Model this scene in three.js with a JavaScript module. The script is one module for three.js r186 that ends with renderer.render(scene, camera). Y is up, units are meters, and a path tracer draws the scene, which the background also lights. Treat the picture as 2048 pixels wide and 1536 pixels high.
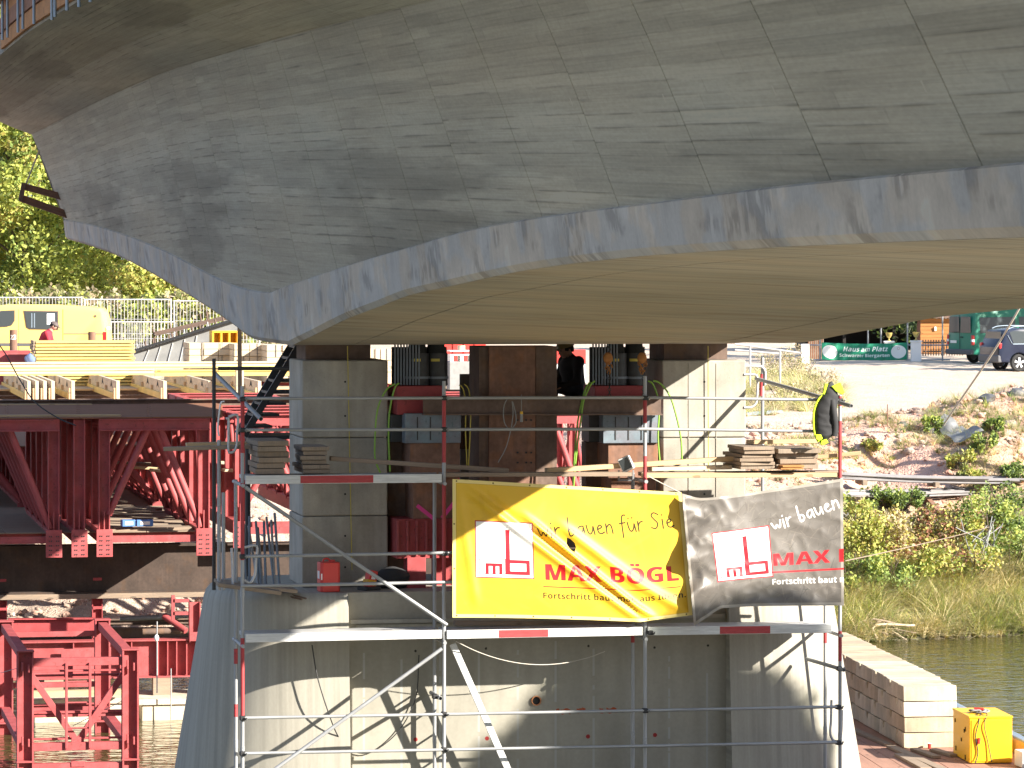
import * as THREE from 'three';
import { mergeGeometries, toCreasedNormals } from 'three/addons/utils/BufferGeometryUtils.js';
import { RoundedBoxGeometry } from 'three/addons/geometries/RoundedBoxGeometry.js';
import { MarchingCubes } from 'three/addons/objects/MarchingCubes.js';

// ---------------------------------------------------------------- camera, sky, sun, exposure
const scene = new THREE.Scene();
const FOCAL = 7850, HORIZON = 540, MIDX = 1024, EYE = 8.0;       // photo pixels (2048 x 1536), metres above the water
const TH = Math.atan(1476 / FOCAL), SN = Math.sin(TH), CS = Math.cos(TH);
const CAMX = -9.673, CAMZ = 50.239;
const camera = new THREE.PerspectiveCamera(2 * Math.atan(768 / FOCAL) * 180 / Math.PI, 4 / 3, 0.5, 900);
camera.position.set(CAMX, EYE, CAMZ);
camera.rotation.y = -TH;
camera.setViewOffset(2048, 1536, 0, 768 - HORIZON, 2048, 1536);
scene.add(camera);

const SUN_DIR = new THREE.Vector3(0.682, 0.426, 0.594).normalize();
const sun = new THREE.DirectionalLight(new THREE.Color(1.0, 0.93, 0.82), 5.0);
sun.position.copy(SUN_DIR).multiplyScalar(120);
sun.castShadow = true;
sun.shadow.mapSize.set(4096, 4096);
Object.assign(sun.shadow.camera, { left: -90, right: 90, top: 90, bottom: -90, near: 1, far: 400 });
scene.add(sun); scene.add(sun.target);

{ // clear autumn sky
  const W = 256, H = 128, d = new Float32Array(W * H * 4);
  for (let j = 0; j < H; j++) for (let i = 0; i < W; i++) {
    const el = (j + 0.5) / H * Math.PI - Math.PI / 2, az = ((i + 0.5) / W - 0.5) * 2 * Math.PI;
    const x = Math.cos(el) * Math.cos(az), y = Math.sin(el), z = Math.cos(el) * Math.sin(az);
    const c = Math.max(0, x * SUN_DIR.x + y * SUN_DIR.y + z * SUN_DIR.z);
    const t = Math.pow(1 - Math.max(0, Math.min(1, y)), 3.2), glow = 0.35 * Math.pow(c, 8) + 0.25 * Math.pow(c, 40);
    const k = (j * W + i) * 4, L = 0.45;
    d[k] = L * (0.25 + 0.50 * t + glow); d[k + 1] = L * (0.39 + 0.43 * t + glow * 0.95); d[k + 2] = L * (0.67 + 0.22 * t + glow * 0.8); d[k + 3] = 1;
  }
  const sky = new THREE.DataTexture(d, W, H, THREE.RGBAFormat, THREE.FloatType);
  sky.mapping = THREE.EquirectangularReflectionMapping; sky.magFilter = sky.minFilter = THREE.LinearFilter; sky.needsUpdate = true;
  scene.background = sky; scene.environment = sky;
}
const renderer = new THREE.WebGLRenderer({ antialias: true });
renderer.toneMapping = THREE.LinearToneMapping;
renderer.toneMappingExposure = 3.1;
renderer.shadowMap.enabled = true;
renderer.setSize(1024, 768);

// ---------------------------------------------------------------- helpers
let seedState = 12345;
const rnd = () => { seedState = (seedState * 1664525 + 1013904223) >>> 0; return seedState / 4294967296; };
const rr = (a, b) => a + (b - a) * rnd();
const reseed = (s) => { seedState = s >>> 0; rnd(); };
const V = (x, y, z) => new THREE.Vector3(x, y, z);
const clamp = (x, a, b) => Math.max(a, Math.min(b, x));
const sstep = (a, b, x) => { const t = clamp((x - a) / (b - a), 0, 1); return t * t * (3 - 2 * t); };
const lerp = (a, b, t) => a + (b - a) * t;
// photo pixel -> world: at depth d, or on a plane of constant X, Y or Z
const PD = (x, y, d) => { const r = (x - MIDX) / FOCAL * d; return V(CAMX + CS * r + SN * d, EYE - (y - HORIZON) / FOCAL * d, CAMZ + SN * r - CS * d); };
const PZ = (x, y, z) => PD(x, y, (CAMZ - z) / (CS - SN * (x - MIDX) / FOCAL));
const PXw = (x, y, X) => PD(x, y, (X - CAMX) / (CS * (x - MIDX) / FOCAL + SN));
const PY = (x, y, Y) => PD(x, y, (EYE - Y) * FOCAL / (y - HORIZON));
const toCam = (X, Z) => ({ r: (X - CAMX) * CS + (Z - CAMZ) * SN, d: (X - CAMX) * SN - (Z - CAMZ) * CS });
const fromCam = (r, d) => ({ x: CAMX + CS * r + SN * d, z: CAMZ + SN * r - CS * d });
const curve = (tab) => { // monotone cubic through [z, y] pairs
  const n = tab.length, x = tab.map(t => t[0]), y = tab.map(t => t[1]), s = [], m = [];
  for (let i = 0; i < n - 1; i++) s.push((y[i + 1] - y[i]) / (x[i + 1] - x[i]));
  for (let i = 0; i < n; i++) m.push(i === 0 ? s[0] : i === n - 1 ? s[n - 2] : s[i - 1] * s[i] <= 0 ? 0 : 2 * s[i - 1] * s[i] / (s[i - 1] + s[i]));
  return (v) => {
    if (v <= x[0]) return y[0] + m[0] * (v - x[0]);
    if (v >= x[n - 1]) return y[n - 1] + m[n - 1] * (v - x[n - 1]);
    let i = 0; while (v > x[i + 1]) i++;
    const h = x[i + 1] - x[i], t = (v - x[i]) / h, t2 = t * t, t3 = t2 * t;
    return y[i] * (2 * t3 - 3 * t2 + 1) + m[i] * h * (t3 - 2 * t2 + t) + y[i + 1] * (3 * t2 - 2 * t3) + m[i + 1] * h * (t3 - t2);
  };
};

// geometry makers (world or local metres)
const clean = (g) => { const o = g.index ? g.toNonIndexed() : g; for (const k of Object.keys(o.attributes)) if (!['position', 'normal', 'uv', 'color'].includes(k)) o.deleteAttribute(k); return o; };
const join = (list) => list.length === 1 ? clean(list[0]) : mergeGeometries(list.map(clean));
const bx = (w, h, d, x = 0, y = 0, z = 0) => new THREE.BoxGeometry(w, h, d).translate(x, y, z);
const rbx = (w, h, d, x = 0, y = 0, z = 0, r = 0.01) => new RoundedBoxGeometry(w, h, d, 1, Math.min(r, w / 2.01, h / 2.01, d / 2.01)).translate(x, y, z);
const orient = (g, a, b, up = V(0, 1, 0)) => { // g built along +z from 0 to 1 in length; place from a to b
  const f = b.clone().sub(a).normalize(); let u = up.clone(); if (Math.abs(f.dot(u)) > 0.98) u = V(1, 0, 0);
  const r = u.clone().cross(f).normalize(); u = f.clone().cross(r);
  return g.applyMatrix4(new THREE.Matrix4().makeBasis(r, u, f).setPosition(a));
};
const bar = (a, b, r = 0.024, n = 8) => { const L = a.distanceTo(b); return orient(new THREE.CylinderGeometry(r, r, L, n, 1).rotateX(Math.PI / 2).translate(0, 0, L / 2), a, b); };
const pipe = (a, b, r, n = 12, w = 0.004) => { // open tube with wall
  const L = a.distanceTo(b), pts = [[r, 0], [r, L], [r - w, L], [r - w, 0], [r, 0]].map(p => new THREE.Vector2(p[0], p[1]));
  return orient(toCreasedNormals(new THREE.LatheGeometry(pts, n), 0.6).rotateX(Math.PI / 2), a, b);
};
const beam = (a, b, w, h, up) => { const L = a.distanceTo(b); return orient(new THREE.BoxGeometry(w, h, L).translate(0, 0, L / 2), a, b, up); };
const rbeam = (a, b, w, h, r = 0.008, up) => { const L = a.distanceTo(b); return orient(new RoundedBoxGeometry(w, h, L, 1, Math.min(r, w / 2.1, h / 2.1)).translate(0, 0, L / 2), a, b, up); };
const ibeam = (a, b, h, w, tf = 0.02, tw = 0.014, up) => { const L = a.distanceTo(b); return orient(join([bx(w, tf, L, 0, h / 2 - tf / 2, L / 2), bx(w, tf, L, 0, -h / 2 + tf / 2, L / 2), bx(tw, h - 2 * tf, L, 0, 0, L / 2)]), a, b, up); };
const rope = (pts, r = 0.01, n = 40, m = 6) => new THREE.TubeGeometry(new THREE.CatmullRomCurve3(pts), n, r, m);
const sag = (a, b, s, n = 8) => Array.from({ length: n + 1 }, (_, i) => { const t = i / n, p = a.clone().lerp(b, t); p.y -= s * 4 * t * (1 - t); return p; });
const extrude = (pts, depth, bevel = 0, holes = []) => {
  const s = new THREE.Shape(pts.map(p => new THREE.Vector2(p[0], p[1])));
  for (const h of holes) s.holes.push(new THREE.Path(h.map(p => new THREE.Vector2(p[0], p[1]))));
  return new THREE.ExtrudeGeometry(s, { depth, bevelEnabled: bevel > 0, bevelSize: bevel, bevelThickness: bevel, bevelOffset: -bevel, bevelSegments: 2, curveSegments: 8 });
};
const quadGrid = (nu, nv, fn) => { // fn(u, v) -> Vector3
  const pos = [], uv = [], idx = [];
  for (let j = 0; j <= nv; j++) for (let i = 0; i <= nu; i++) { const p = fn(i / nu, j / nv); pos.push(p.x, p.y, p.z); uv.push(i / nu, j / nv); }
  for (let j = 0; j < nv; j++) for (let i = 0; i < nu; i++) { const a = j * (nu + 1) + i, b = a + 1, c = a + nu + 1, d = c + 1; idx.push(a, b, d, a, d, c); }
  const g = new THREE.BufferGeometry();
  g.setAttribute('position', new THREE.Float32BufferAttribute(pos, 3)); g.setAttribute('uv', new THREE.Float32BufferAttribute(uv, 2)); g.setIndex(idx); g.computeVertexNormals();
  return g;
};
const uvm = (g0, s = 1, swap = false) => { // metre uv from the way each face points
  const g = clean(g0), p = g.attributes.position, n = p.count, uv = new Float32Array(n * 2), ox = rnd() * 7, oy = rnd() * 7;
  const a = V(), b = V(), c = V();
  for (let i = 0; i < n; i += 3) {
    a.fromBufferAttribute(p, i); b.fromBufferAttribute(p, i + 1); c.fromBufferAttribute(p, i + 2);
    const e = b.clone().sub(a).cross(c.clone().sub(a)), ax = Math.abs(e.x), ay = Math.abs(e.y), az = Math.abs(e.z);
    for (const [k, q] of [[0, a], [1, b], [2, c]]) {
      let u, v; if (ay >= ax && ay >= az) { u = q.x; v = q.z; } else if (ax >= az) { u = q.z; v = q.y; } else { u = q.x; v = q.y; }
      if (swap) [u, v] = [v, u];
      uv[(i + k) * 2] = u / s + ox; uv[(i + k) * 2 + 1] = v / s + oy;
    }
  }
  g.setAttribute('uv', new THREE.BufferAttribute(uv, 2));
  if (!g.attributes.normal) g.computeVertexNormals();
  return g;
};

// naming and object helpers
const used = {};
const numbered = (n) => { const k = used[n] = (used[n] ?? -1) + 1; return k ? `${n}_${String(k).padStart(3, '0')}` : n; };
function thing(name, label, category, group, pos, turn) {
  const o = new THREE.Group(); o.name = numbered(name); o.userData = { label, category }; if (group) o.userData.group = group;
  if (pos) o.position.copy(pos); if (turn) o.rotation.y = turn;
  scene.add(o); return o;
}
function part(name, g, m, parent, label) {
  const o = new THREE.Mesh(Array.isArray(g) ? join(g) : g, m); o.name = name; o.castShadow = o.receiveShadow = true; if (label) o.userData.label = label;
  parent.add(o); return o;
}
function solo(name, label, category, g, m, group) { // a thing that is one mesh
  const o = new THREE.Mesh(Array.isArray(g) ? join(g) : g, m); o.name = numbered(name); o.userData = { label, category }; if (group) o.userData.group = group;
  o.castShadow = o.receiveShadow = true; scene.add(o); rebase(o); return o;
}
function structure(name, g, m) { const o = new THREE.Mesh(g, m); o.name = numbered(name); o.userData = { kind: 'structure' }; o.castShadow = o.receiveShadow = true; scene.add(o); return o; }
function rebase(o) { // move the origin of a thing built in world metres to its base
  const b = new THREE.Box3().setFromObject(o), c = V((b.min.x + b.max.x) / 2, b.min.y, (b.min.z + b.max.z) / 2);
  if (o.isMesh) o.geometry.translate(-c.x, -c.y, -c.z); else for (const k of o.children) k.position.sub(c);
  o.position.add(c); return o;
}
const copyOf = (o, label) => { const c = o.clone(); c.name = numbered(o.name.replace(/_\d{3}$/, '')); c.userData = { ...o.userData }; if (label) c.userData.label = label; scene.add(c); return c; };

// ---------------------------------------------------------------- textures and materials
const hash2 = (x, y, s) => { let h = (x * 374761393 + y * 668265263 + s * 1442695041) | 0; h = Math.imul(h ^ (h >>> 13), 1274126177); h ^= h >>> 16; return (h >>> 0) / 4294967296; };
const vnoise = (x, y, px, py, s) => {
  const xi = Math.floor(x), yi = Math.floor(y), fx = x - xi, fy = y - yi, ux = fx * fx * (3 - 2 * fx), uy = fy * fy * (3 - 2 * fy);
  const w = (a, p) => ((a % p) + p) % p, x0 = w(xi, px), x1 = w(xi + 1, px), y0 = w(yi, py), y1 = w(yi + 1, py);
  return lerp(lerp(hash2(x0, y0, s), hash2(x1, y0, s), ux), lerp(hash2(x0, y1, s), hash2(x1, y1, s), ux), uy);
};
const fbm = (u, v, fx, fy, oct, s) => { let a = 0, w = 0.5, t = 0; for (let o = 0; o < oct; o++) { a += w * vnoise(u * fx, v * fy, fx, fy, s + o * 17); t += w; w *= 0.5; fx *= 2; fy *= 2; } return a / t; };
const texFrom = (w, h, fn) => { // fn(u, v) -> [r, g, b] 0..1, linear
  const d = new Uint8Array(w * h * 4);
  for (let j = 0; j < h; j++) for (let i = 0; i < w; i++) { const c = fn((i + 0.5) / w, (j + 0.5) / h), k = (j * w + i) * 4; d[k] = clamp(c[0], 0, 1) * 255; d[k + 1] = clamp(c[1], 0, 1) * 255; d[k + 2] = clamp(c[2], 0, 1) * 255; d[k + 3] = 255; }
  const t = new THREE.DataTexture(d, w, h, THREE.RGBAFormat); t.wrapS = t.wrapT = THREE.RepeatWrapping; t.magFilter = THREE.LinearFilter; t.minFilter = THREE.LinearMipmapLinearFilter; t.generateMipmaps = true; t.needsUpdate = true; return t;
};
const grey = (g) => [g, g, g];
const T = {};
{
  // board-marked concrete, 6.2 m x 4 m: 32 boards, butt ends, damp patches, lime runs
  const W = 2048, H = 1024, ROWS = 38, cells = [];
  reseed(77);
  for (let r = 0; r < ROWS; r++) { const e = []; let u = rnd() * 0.15; while (u < 1) { e.push(u); u += rr(0.10, 0.34); } cells.push({ tone: rr(0.93, 1.05), ends: e, tones: e.map(() => rr(0.93, 1.06)), line: rnd() < 0.3 ? rr(0.6, 1) : rr(0.05, 0.5) }); }
  const sample = (u, v) => {
    const rf = v * ROWS + (fbm(u, v, 5, 5, 2, 3) - 0.5) * 0.22, r = ((Math.floor(rf) % ROWS) + ROWS) % ROWS, fr = rf - Math.floor(rf), c = cells[r];
    let k = c.ends.length - 1; for (let i = 0; i < c.ends.length; i++) if (u < c.ends[i]) { k = i - 1; break; } if (k < 0) k = c.ends.length - 1;
    let near = 1; for (const e of c.ends) near = Math.min(near, Math.abs(u - e));
    const ragged = fbm(u, v, 30, 76, 3, 9), line = Math.max(Math.exp(-Math.pow(Math.min(fr, 1 - fr) / (0.045 + 0.10 * ragged * ragged), 2)) * clamp(c.line * (ragged * 2.6 - 0.55), 0, 1), near < 0.0010 ? 0.4 * ragged : 0);
    return { line, tone: c.tone * c.tones[k] };
  };
  T.web = texFrom(W, H, (u, v) => {
    const s = sample(u, v), grain = fbm(u, v, 18, 420, 2, 21), fine = fbm(u, v, 256, 256, 2, 31), big = fbm(u, v, 2, 4, 5, 41), cloud = fbm(u, v, 6, 22, 5, 43);
    const damp = sstep(0.56, 0.66, fbm(u, v, 2, 5, 6, 51) + 0.10 * (fbm(u, v, 24, 60, 3, 52) - 0.5)), lime = sstep(0.66, 0.78, fbm(u, v, 5, 30, 4, 53));
    let g = (0.80 + 0.42 * (big - 0.5) + 0.30 * (cloud - 0.5)) * s.tone * (0.86 + 0.24 * grain) * (0.91 + 0.18 * fine) * (1 - 0.50 * s.line) * (1 - 0.22 * damp) * (1 + 0.16 * lime);
    let wr = 1 + 0.14 * (fbm(u, v, 3, 6, 4, 61) - 0.5);
    const du = (u * 6) % 1, tick = (Math.abs(v - 0.24) < 0.008 || Math.abs(v - 0.76) < 0.008) && Math.abs(du - 0.5) < 0.006 && hash2(Math.floor(u * 6), v > 0.5 ? 1 : 0, 5) > 0.3;
    if (tick) { g = 0.98; wr = 1; }
    return [g * wr, g, g / wr * 0.985];
  });
  T.webBump = texFrom(1024, 512, (u, v) => { const s = sample(u, v); return grey(clamp(0.55 + 0.9 * (s.tone - 1) - 0.5 * s.line + 0.12 * (fbm(u, v, 128, 256, 2, 71) - 0.5), 0, 1)); });
  // cast concrete with streaks running down (v), 3 m
  T.band = texFrom(2048, 256, (u, v) => { // 13 m long
    const st = fbm(u, v, 150, 3, 4, 81), big = fbm(u, v, 13, 3, 5, 82), blot = sstep(0.52, 0.70, fbm(u, v, 17, 4, 5, 83)) * sstep(0.34, 0.60, fbm(u, v, 170, 9, 4, 84)), warm = sstep(0.46, 0.62, fbm(u, v, 22, 4, 5, 85)), pale = sstep(0.60, 0.72, fbm(u, v, 36, 4, 4, 80));
    const g = (0.80 + 0.34 * (big - 0.5)) * (0.88 + 0.22 * st) * (1 - 0.32 * blot) * (1 + 0.12 * pale) * (0.93 + 0.14 * fbm(u, v, 520, 60, 2, 86));
    return [g * (0.96 + 0.10 * warm), g * (0.985 + 0.012 * warm), g * (1.02 - 0.10 * warm)];
  });
  T.mottle = texFrom(1024, 1024, (u, v) => { // plain cast concrete, 3 m
    const big = fbm(u, v, 4, 4, 5, 91), mid = fbm(u, v, 12, 9, 4, 92), run = fbm(u, v, 44, 4, 3, 93), fine = fbm(u, v, 180, 180, 2, 94), pore = fbm(u, v, 220, 220, 1, 95) > 0.93 ? 0.8 : 1;
    const g = (0.80 + 0.52 * (big - 0.5) + 0.42 * (mid - 0.5)) * (0.88 + 0.24 * run) * (0.94 + 0.12 * fine) * pore, w = 1 + 0.10 * (fbm(u, v, 6, 6, 3, 96) - 0.45);
    return [g * w, g, g / w];
  });
  T.nose = texFrom(1024, 512, (u, v) => { const st = fbm(u, v, 90, 3, 4, 87), big = fbm(u, v, 5, 3, 4, 88), dk = sstep(0.5, 0.8, fbm(u, v, 34, 2, 3, 89)); const g = (0.84 + 0.16 * (big - 0.5)) * (0.86 + 0.24 * st) * (1 - 0.14 * dk) * (0.95 + 0.1 * fbm(u, v, 220, 120, 2, 90)); return [g * 1.01, g, g * 0.965]; });
  T.soffit = texFrom(1024, 1024, (u, v) => { // plywood-cast soffit: streaks along u, 5 m
    const st = fbm(u, v, 3, 70, 5, 101), st2 = fbm(u, v, 8, 160, 3, 102), big = fbm(u, v, 4, 6, 4, 103), dk = sstep(0.55, 0.75, fbm(u, v, 4, 24, 4, 104));
    const g = (0.80 + 0.3 * (big - 0.5)) * (0.68 + 0.42 * st + 0.20 * st2) * (1 - 0.22 * dk), w = 1 + 0.16 * (fbm(u, v, 3, 12, 3, 105) - 0.5);
    return [g * w, g, g / w];
  });
  T.wood = texFrom(512, 512, (u, v) => { // grain along u, 1.5 m
    const wob = fbm(u, v, 3, 6, 3, 111), ring = 0.5 + 0.5 * Math.sin((v * 46 + wob * 9) * Math.PI * 2), grain = fbm(u, v, 6, 200, 3, 112), big = fbm(u, v, 3, 10, 3, 113), knot = sstep(0.80, 0.86, fbm(u, v, 6, 18, 2, 114));
    const g = (0.82 + 0.28 * (big - 0.5)) * (0.88 + 0.12 * ring) * (0.84 + 0.28 * grain) * (1 - 0.45 * knot);
    return [g, g * (0.98 - 0.04 * ring), g * (0.95 - 0.08 * ring)];
  });
  T.rust = texFrom(512, 512, (u, v) => {
    const a = fbm(u, v, 6, 6, 5, 121), b = fbm(u, v, 40, 40, 3, 122), c = sstep(0.5, 0.7, fbm(u, v, 9, 7, 4, 123)), run = fbm(u, v, 50, 4, 3, 124);
    const g = (0.62 + 0.5 * (a - 0.3)) * (0.8 + 0.4 * b) * (0.85 + 0.25 * run);
    return [g * (1 + 0.12 * c), g, g * (1 - 0.15 * c)];
  });
  T.paint = texFrom(512, 512, (u, v) => { // site-worn paint: faded, scuffed to brown
    const a = fbm(u, v, 7, 7, 4, 131), b = fbm(u, v, 60, 60, 3, 132), chip = 0.7 * sstep(0.70, 0.75, fbm(u, v, 34, 34, 4, 133)), dust = fbm(u, v, 12, 12, 4, 134);
    const g = (0.78 + 0.4 * (a - 0.5)) * (0.9 + 0.2 * b);
    return [lerp(g, 0.42, chip), lerp(g * (0.86 + 0.5 * dust * dust), 0.55, chip), lerp(g * (0.86 + 0.5 * dust * dust), 0.5, chip)];
  });
  T.galv = texFrom(256, 256, (u, v) => { const a = fbm(u, v, 8, 8, 4, 141), b = fbm(u, v, 50, 50, 3, 142), mort = sstep(0.62, 0.7, fbm(u, v, 12, 12, 4, 143)); const g = (0.74 + 0.3 * (a - 0.5)) * (0.86 + 0.28 * b); return grey(lerp(g, 0.95, mort * 0.7)); });
  T.ground = texFrom(1024, 1024, (u, v) => { // 4 m of dirt and fine gravel
    const a = fbm(u, v, 8, 8, 4, 151), b = fbm(u, v, 64, 64, 3, 152), c = fbm(u, v, 200, 200, 2, 153), st = c > 0.68 ? 1.18 : c < 0.3 ? 0.72 : 1;
    const g = (0.82 + 0.3 * (a - 0.5)) * (0.76 + 0.4 * b) * st, w = 1 + 0.12 * (fbm(u, v, 14, 14, 3, 154) - 0.5);
    return [g * w, g, g / w];
  });
  T.groundBump = texFrom(512, 512, (u, v) => grey(0.5 * fbm(u, v, 32, 32, 4, 155) + 0.5 * fbm(u, v, 130, 130, 2, 156)));
  T.ripple = texFrom(1024, 1024, (u, v) => grey(0.55 * fbm(u, v, 26, 46, 3, 161) + 0.45 * fbm(u, v, 70, 120, 3, 162)));
  T.cloth = texFrom(256, 256, (u, v) => grey(0.8 + 0.25 * (fbm(u, v, 10, 10, 4, 171) - 0.5) + 0.1 * (fbm(u, v, 90, 90, 2, 172) - 0.5)));
}
const lin = (r, g, b) => new THREE.Color().setRGB(r, g, b);
const mat = (c, o = {}) => new THREE.MeshStandardMaterial({ color: lin(...c), roughness: 0.9, metalness: 0, side: THREE.DoubleSide, ...o });
const M = {
  web: mat([0.41, 0.395, 0.33], { map: T.web, bumpMap: T.webBump, bumpScale: 0.006, roughness: 0.85 }),
  slab: mat([0.41, 0.395, 0.33], { map: T.web, bumpMap: T.webBump, bumpScale: 0.006, roughness: 0.85 }),
  band: mat([0.48, 0.465, 0.435], { map: T.band, roughness: 0.8 }),
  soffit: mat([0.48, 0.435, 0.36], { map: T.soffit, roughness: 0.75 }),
  concrete: mat([0.43, 0.40, 0.34], { map: T.mottle, bumpMap: T.mottle, bumpScale: 0.004 }),
  pierNose: mat([0.405, 0.385, 0.335], { map: T.nose, roughness: 0.88 }),
  pale: mat([0.66, 0.575, 0.44], { map: T.mottle, bumpMap: T.mottle, bumpScale: 0.012 }),
  paleTan: mat([0.60, 0.48, 0.34], { map: T.mottle, bumpMap: T.mottle, bumpScale: 0.012 }),
  dark: mat([0.02, 0.02, 0.02], { roughness: 0.95 }),
  blackSteel: mat([0.035, 0.035, 0.037], { map: T.paint, roughness: 0.55 }),
  greySteel: mat([0.20, 0.23, 0.27], { map: T.paint, roughness: 0.6 }),
  rust: mat([0.30, 0.165, 0.115], { map: T.rust, bumpMap: T.rust, bumpScale: 0.002, roughness: 0.9 }),
  brownShade: mat([0.085, 0.058, 0.045], { map: T.rust, roughness: 0.9 }),  // brown darkened to stand in for the shade under the trusses
  brown: mat([0.20, 0.135, 0.105], { map: T.rust, roughness: 0.85 }),
  red: mat([0.44, 0.085, 0.088], { map: T.paint, roughness: 0.62 }),
  redDark: mat([0.40, 0.06, 0.064], { map: T.paint, roughness: 0.65 }),
  redBright: mat([0.62, 0.045, 0.035], { roughness: 0.45 }),
  galv: mat([0.46, 0.47, 0.48], { map: T.galv, roughness: 0.55, metalness: 0.35 }),
  alu: mat([0.66, 0.66, 0.66], { map: T.galv, roughness: 0.5, metalness: 0.25 }),
  white: mat([0.78, 0.78, 0.76], { map: T.galv, roughness: 0.6 }),
  plasticWhite: mat([0.8, 0.8, 0.78], { roughness: 0.45 }),
  woodNew: mat([0.68, 0.50, 0.30], { map: T.wood, bumpMap: T.wood, bumpScale: 0.002 }),
  woodPale: mat([0.76, 0.64, 0.47], { map: T.wood }),
  woodOld: mat([0.36, 0.285, 0.22], { map: T.wood, bumpMap: T.wood, bumpScale: 0.003 }),
  woodGrey: mat([0.33, 0.27, 0.215], { map: T.wood, bumpMap: T.wood, bumpScale: 0.003 }),
  woodOrange: mat([0.52, 0.24, 0.08], { map: T.wood }),
  woodRed: mat([0.30, 0.135, 0.075], { map: T.wood }),
  yellowForm: mat([0.80, 0.61, 0.20], { map: T.wood, roughness: 0.6 }),
  yellow: mat([0.82, 0.45, 0.02], { map: T.paint, roughness: 0.5 }),
  yellowVan: mat([0.85, 0.64, 0.17], { roughness: 0.35 }),
  green: mat([0.02, 0.19, 0.125], { roughness: 0.35 }),
  blueCar: mat([0.012, 0.018, 0.04], { roughness: 0.25 }),
  greyTrim: mat([0.10, 0.10, 0.105], { roughness: 0.6 }),
  tyre: mat([0.03, 0.03, 0.03], { roughness: 0.9 }),
  rim: mat([0.62, 0.62, 0.62], { roughness: 0.35, metalness: 0.5 }),
  glass: mat([0.05, 0.06, 0.065], { roughness: 0.08 }),
  lampRed: mat([0.5, 0.02, 0.02], { roughness: 0.3 }),
  hoseGreen: mat([0.22, 0.42, 0.05], { roughness: 0.5 }),
  hoseYellow: mat([0.52, 0.42, 0.06], { roughness: 0.5 }),
  cable: mat([0.03, 0.03, 0.03], { roughness: 0.6 }),
  ropePale: mat([0.5, 0.46, 0.40]),
  pink: mat([0.75, 0.06, 0.30], { roughness: 0.7 }),
  lime: mat([0.55, 0.80, 0.02], { roughness: 0.7 }),
  jacket: mat([0.035, 0.035, 0.038], { map: T.cloth, roughness: 0.8 }),
  skin: mat([0.48, 0.29, 0.21], { roughness: 0.7 }),
  orangePipe: mat([0.42, 0.17, 0.07], { roughness: 0.6 }),
  brass: mat([0.62, 0.48, 0.16], { roughness: 0.35, metalness: 0.6 }),
  tarp: mat([0.33, 0.33, 0.32], { map: T.cloth }),
  stone: mat([0.44, 0.36, 0.30], { map: T.mottle, bumpMap: T.mottle, bumpScale: 0.02 }),
  bluegrey: mat([0.34, 0.42, 0.50], { map: T.galv, roughness: 0.5, metalness: 0.3 }),
  rebar: mat([0.34, 0.32, 0.32], { map: T.rust, roughness: 0.8 }),
};
const canvasTex = (w, h, draw) => { const c = document.createElement('canvas'); c.width = w; c.height = h; draw(c.getContext('2d'), w, h); const t = new THREE.CanvasTexture(c); t.colorSpace = THREE.SRGBColorSpace; t.anisotropy = 8; return t; };

// ---------------------------------------------------------------- river, banks
const waterAt = (r) => 81.2 + 0.43 * clamp(r, -30, 30);
const nz2 = (x, y, s) => { const xi = Math.floor(x), yi = Math.floor(y), fx = x - xi, fy = y - yi, ux = fx * fx * (3 - 2 * fx), uy = fy * fy * (3 - 2 * fy); return lerp(lerp(hash2(xi, yi, s), hash2(xi + 1, yi, s), ux), lerp(hash2(xi, yi + 1, s), hash2(xi + 1, yi + 1, s), ux), uy) - 0.5; };
const bankT = (r, d) => (d - waterAt(r)) / lerp(34, 14, sstep(-3, 4, r));
function groundH(r, d) {
  const P = lerp(4.9, 4.1, sstep(-4, 3, r)), t = bankT(r, d);
  let h = t < 0 ? t * 9 : t < 1 ? P * Math.pow(t, 0.86) : P;
  const rough = sstep(0, 0.15, t) * (1 - 0.75 * sstep(0.95, 1.15, t));
  h += rough * (0.55 * nz2(r * 0.45, d * 0.45, 1) + 0.30 * nz2(r * 1.3, d * 1.3, 2) + 0.14 * nz2(r * 3.4, d * 3.4, 3));
  h += 1.15 * Math.exp(-Math.pow((d - 98) / 4.5, 2)) * sstep(8.5, 13, r) * (1 + 0.6 * nz2(r * 1.1, d * 1.1, 4));
  return h;
}
function onGround(px, py) { // where a photo pixel meets the bank
  let d = 70, lastD = d;
  for (; d < 330; d += 0.25) { const p = PD(px, py, d), c = toCam(p.x, p.z); if (p.y < groundH(c.r, c.d)) break; lastD = d; }
  const p = PD(px, py, (lastD + d) / 2), c = toCam(p.x, p.z); p.y = groundH(c.r, c.d); return p;
}
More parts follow.
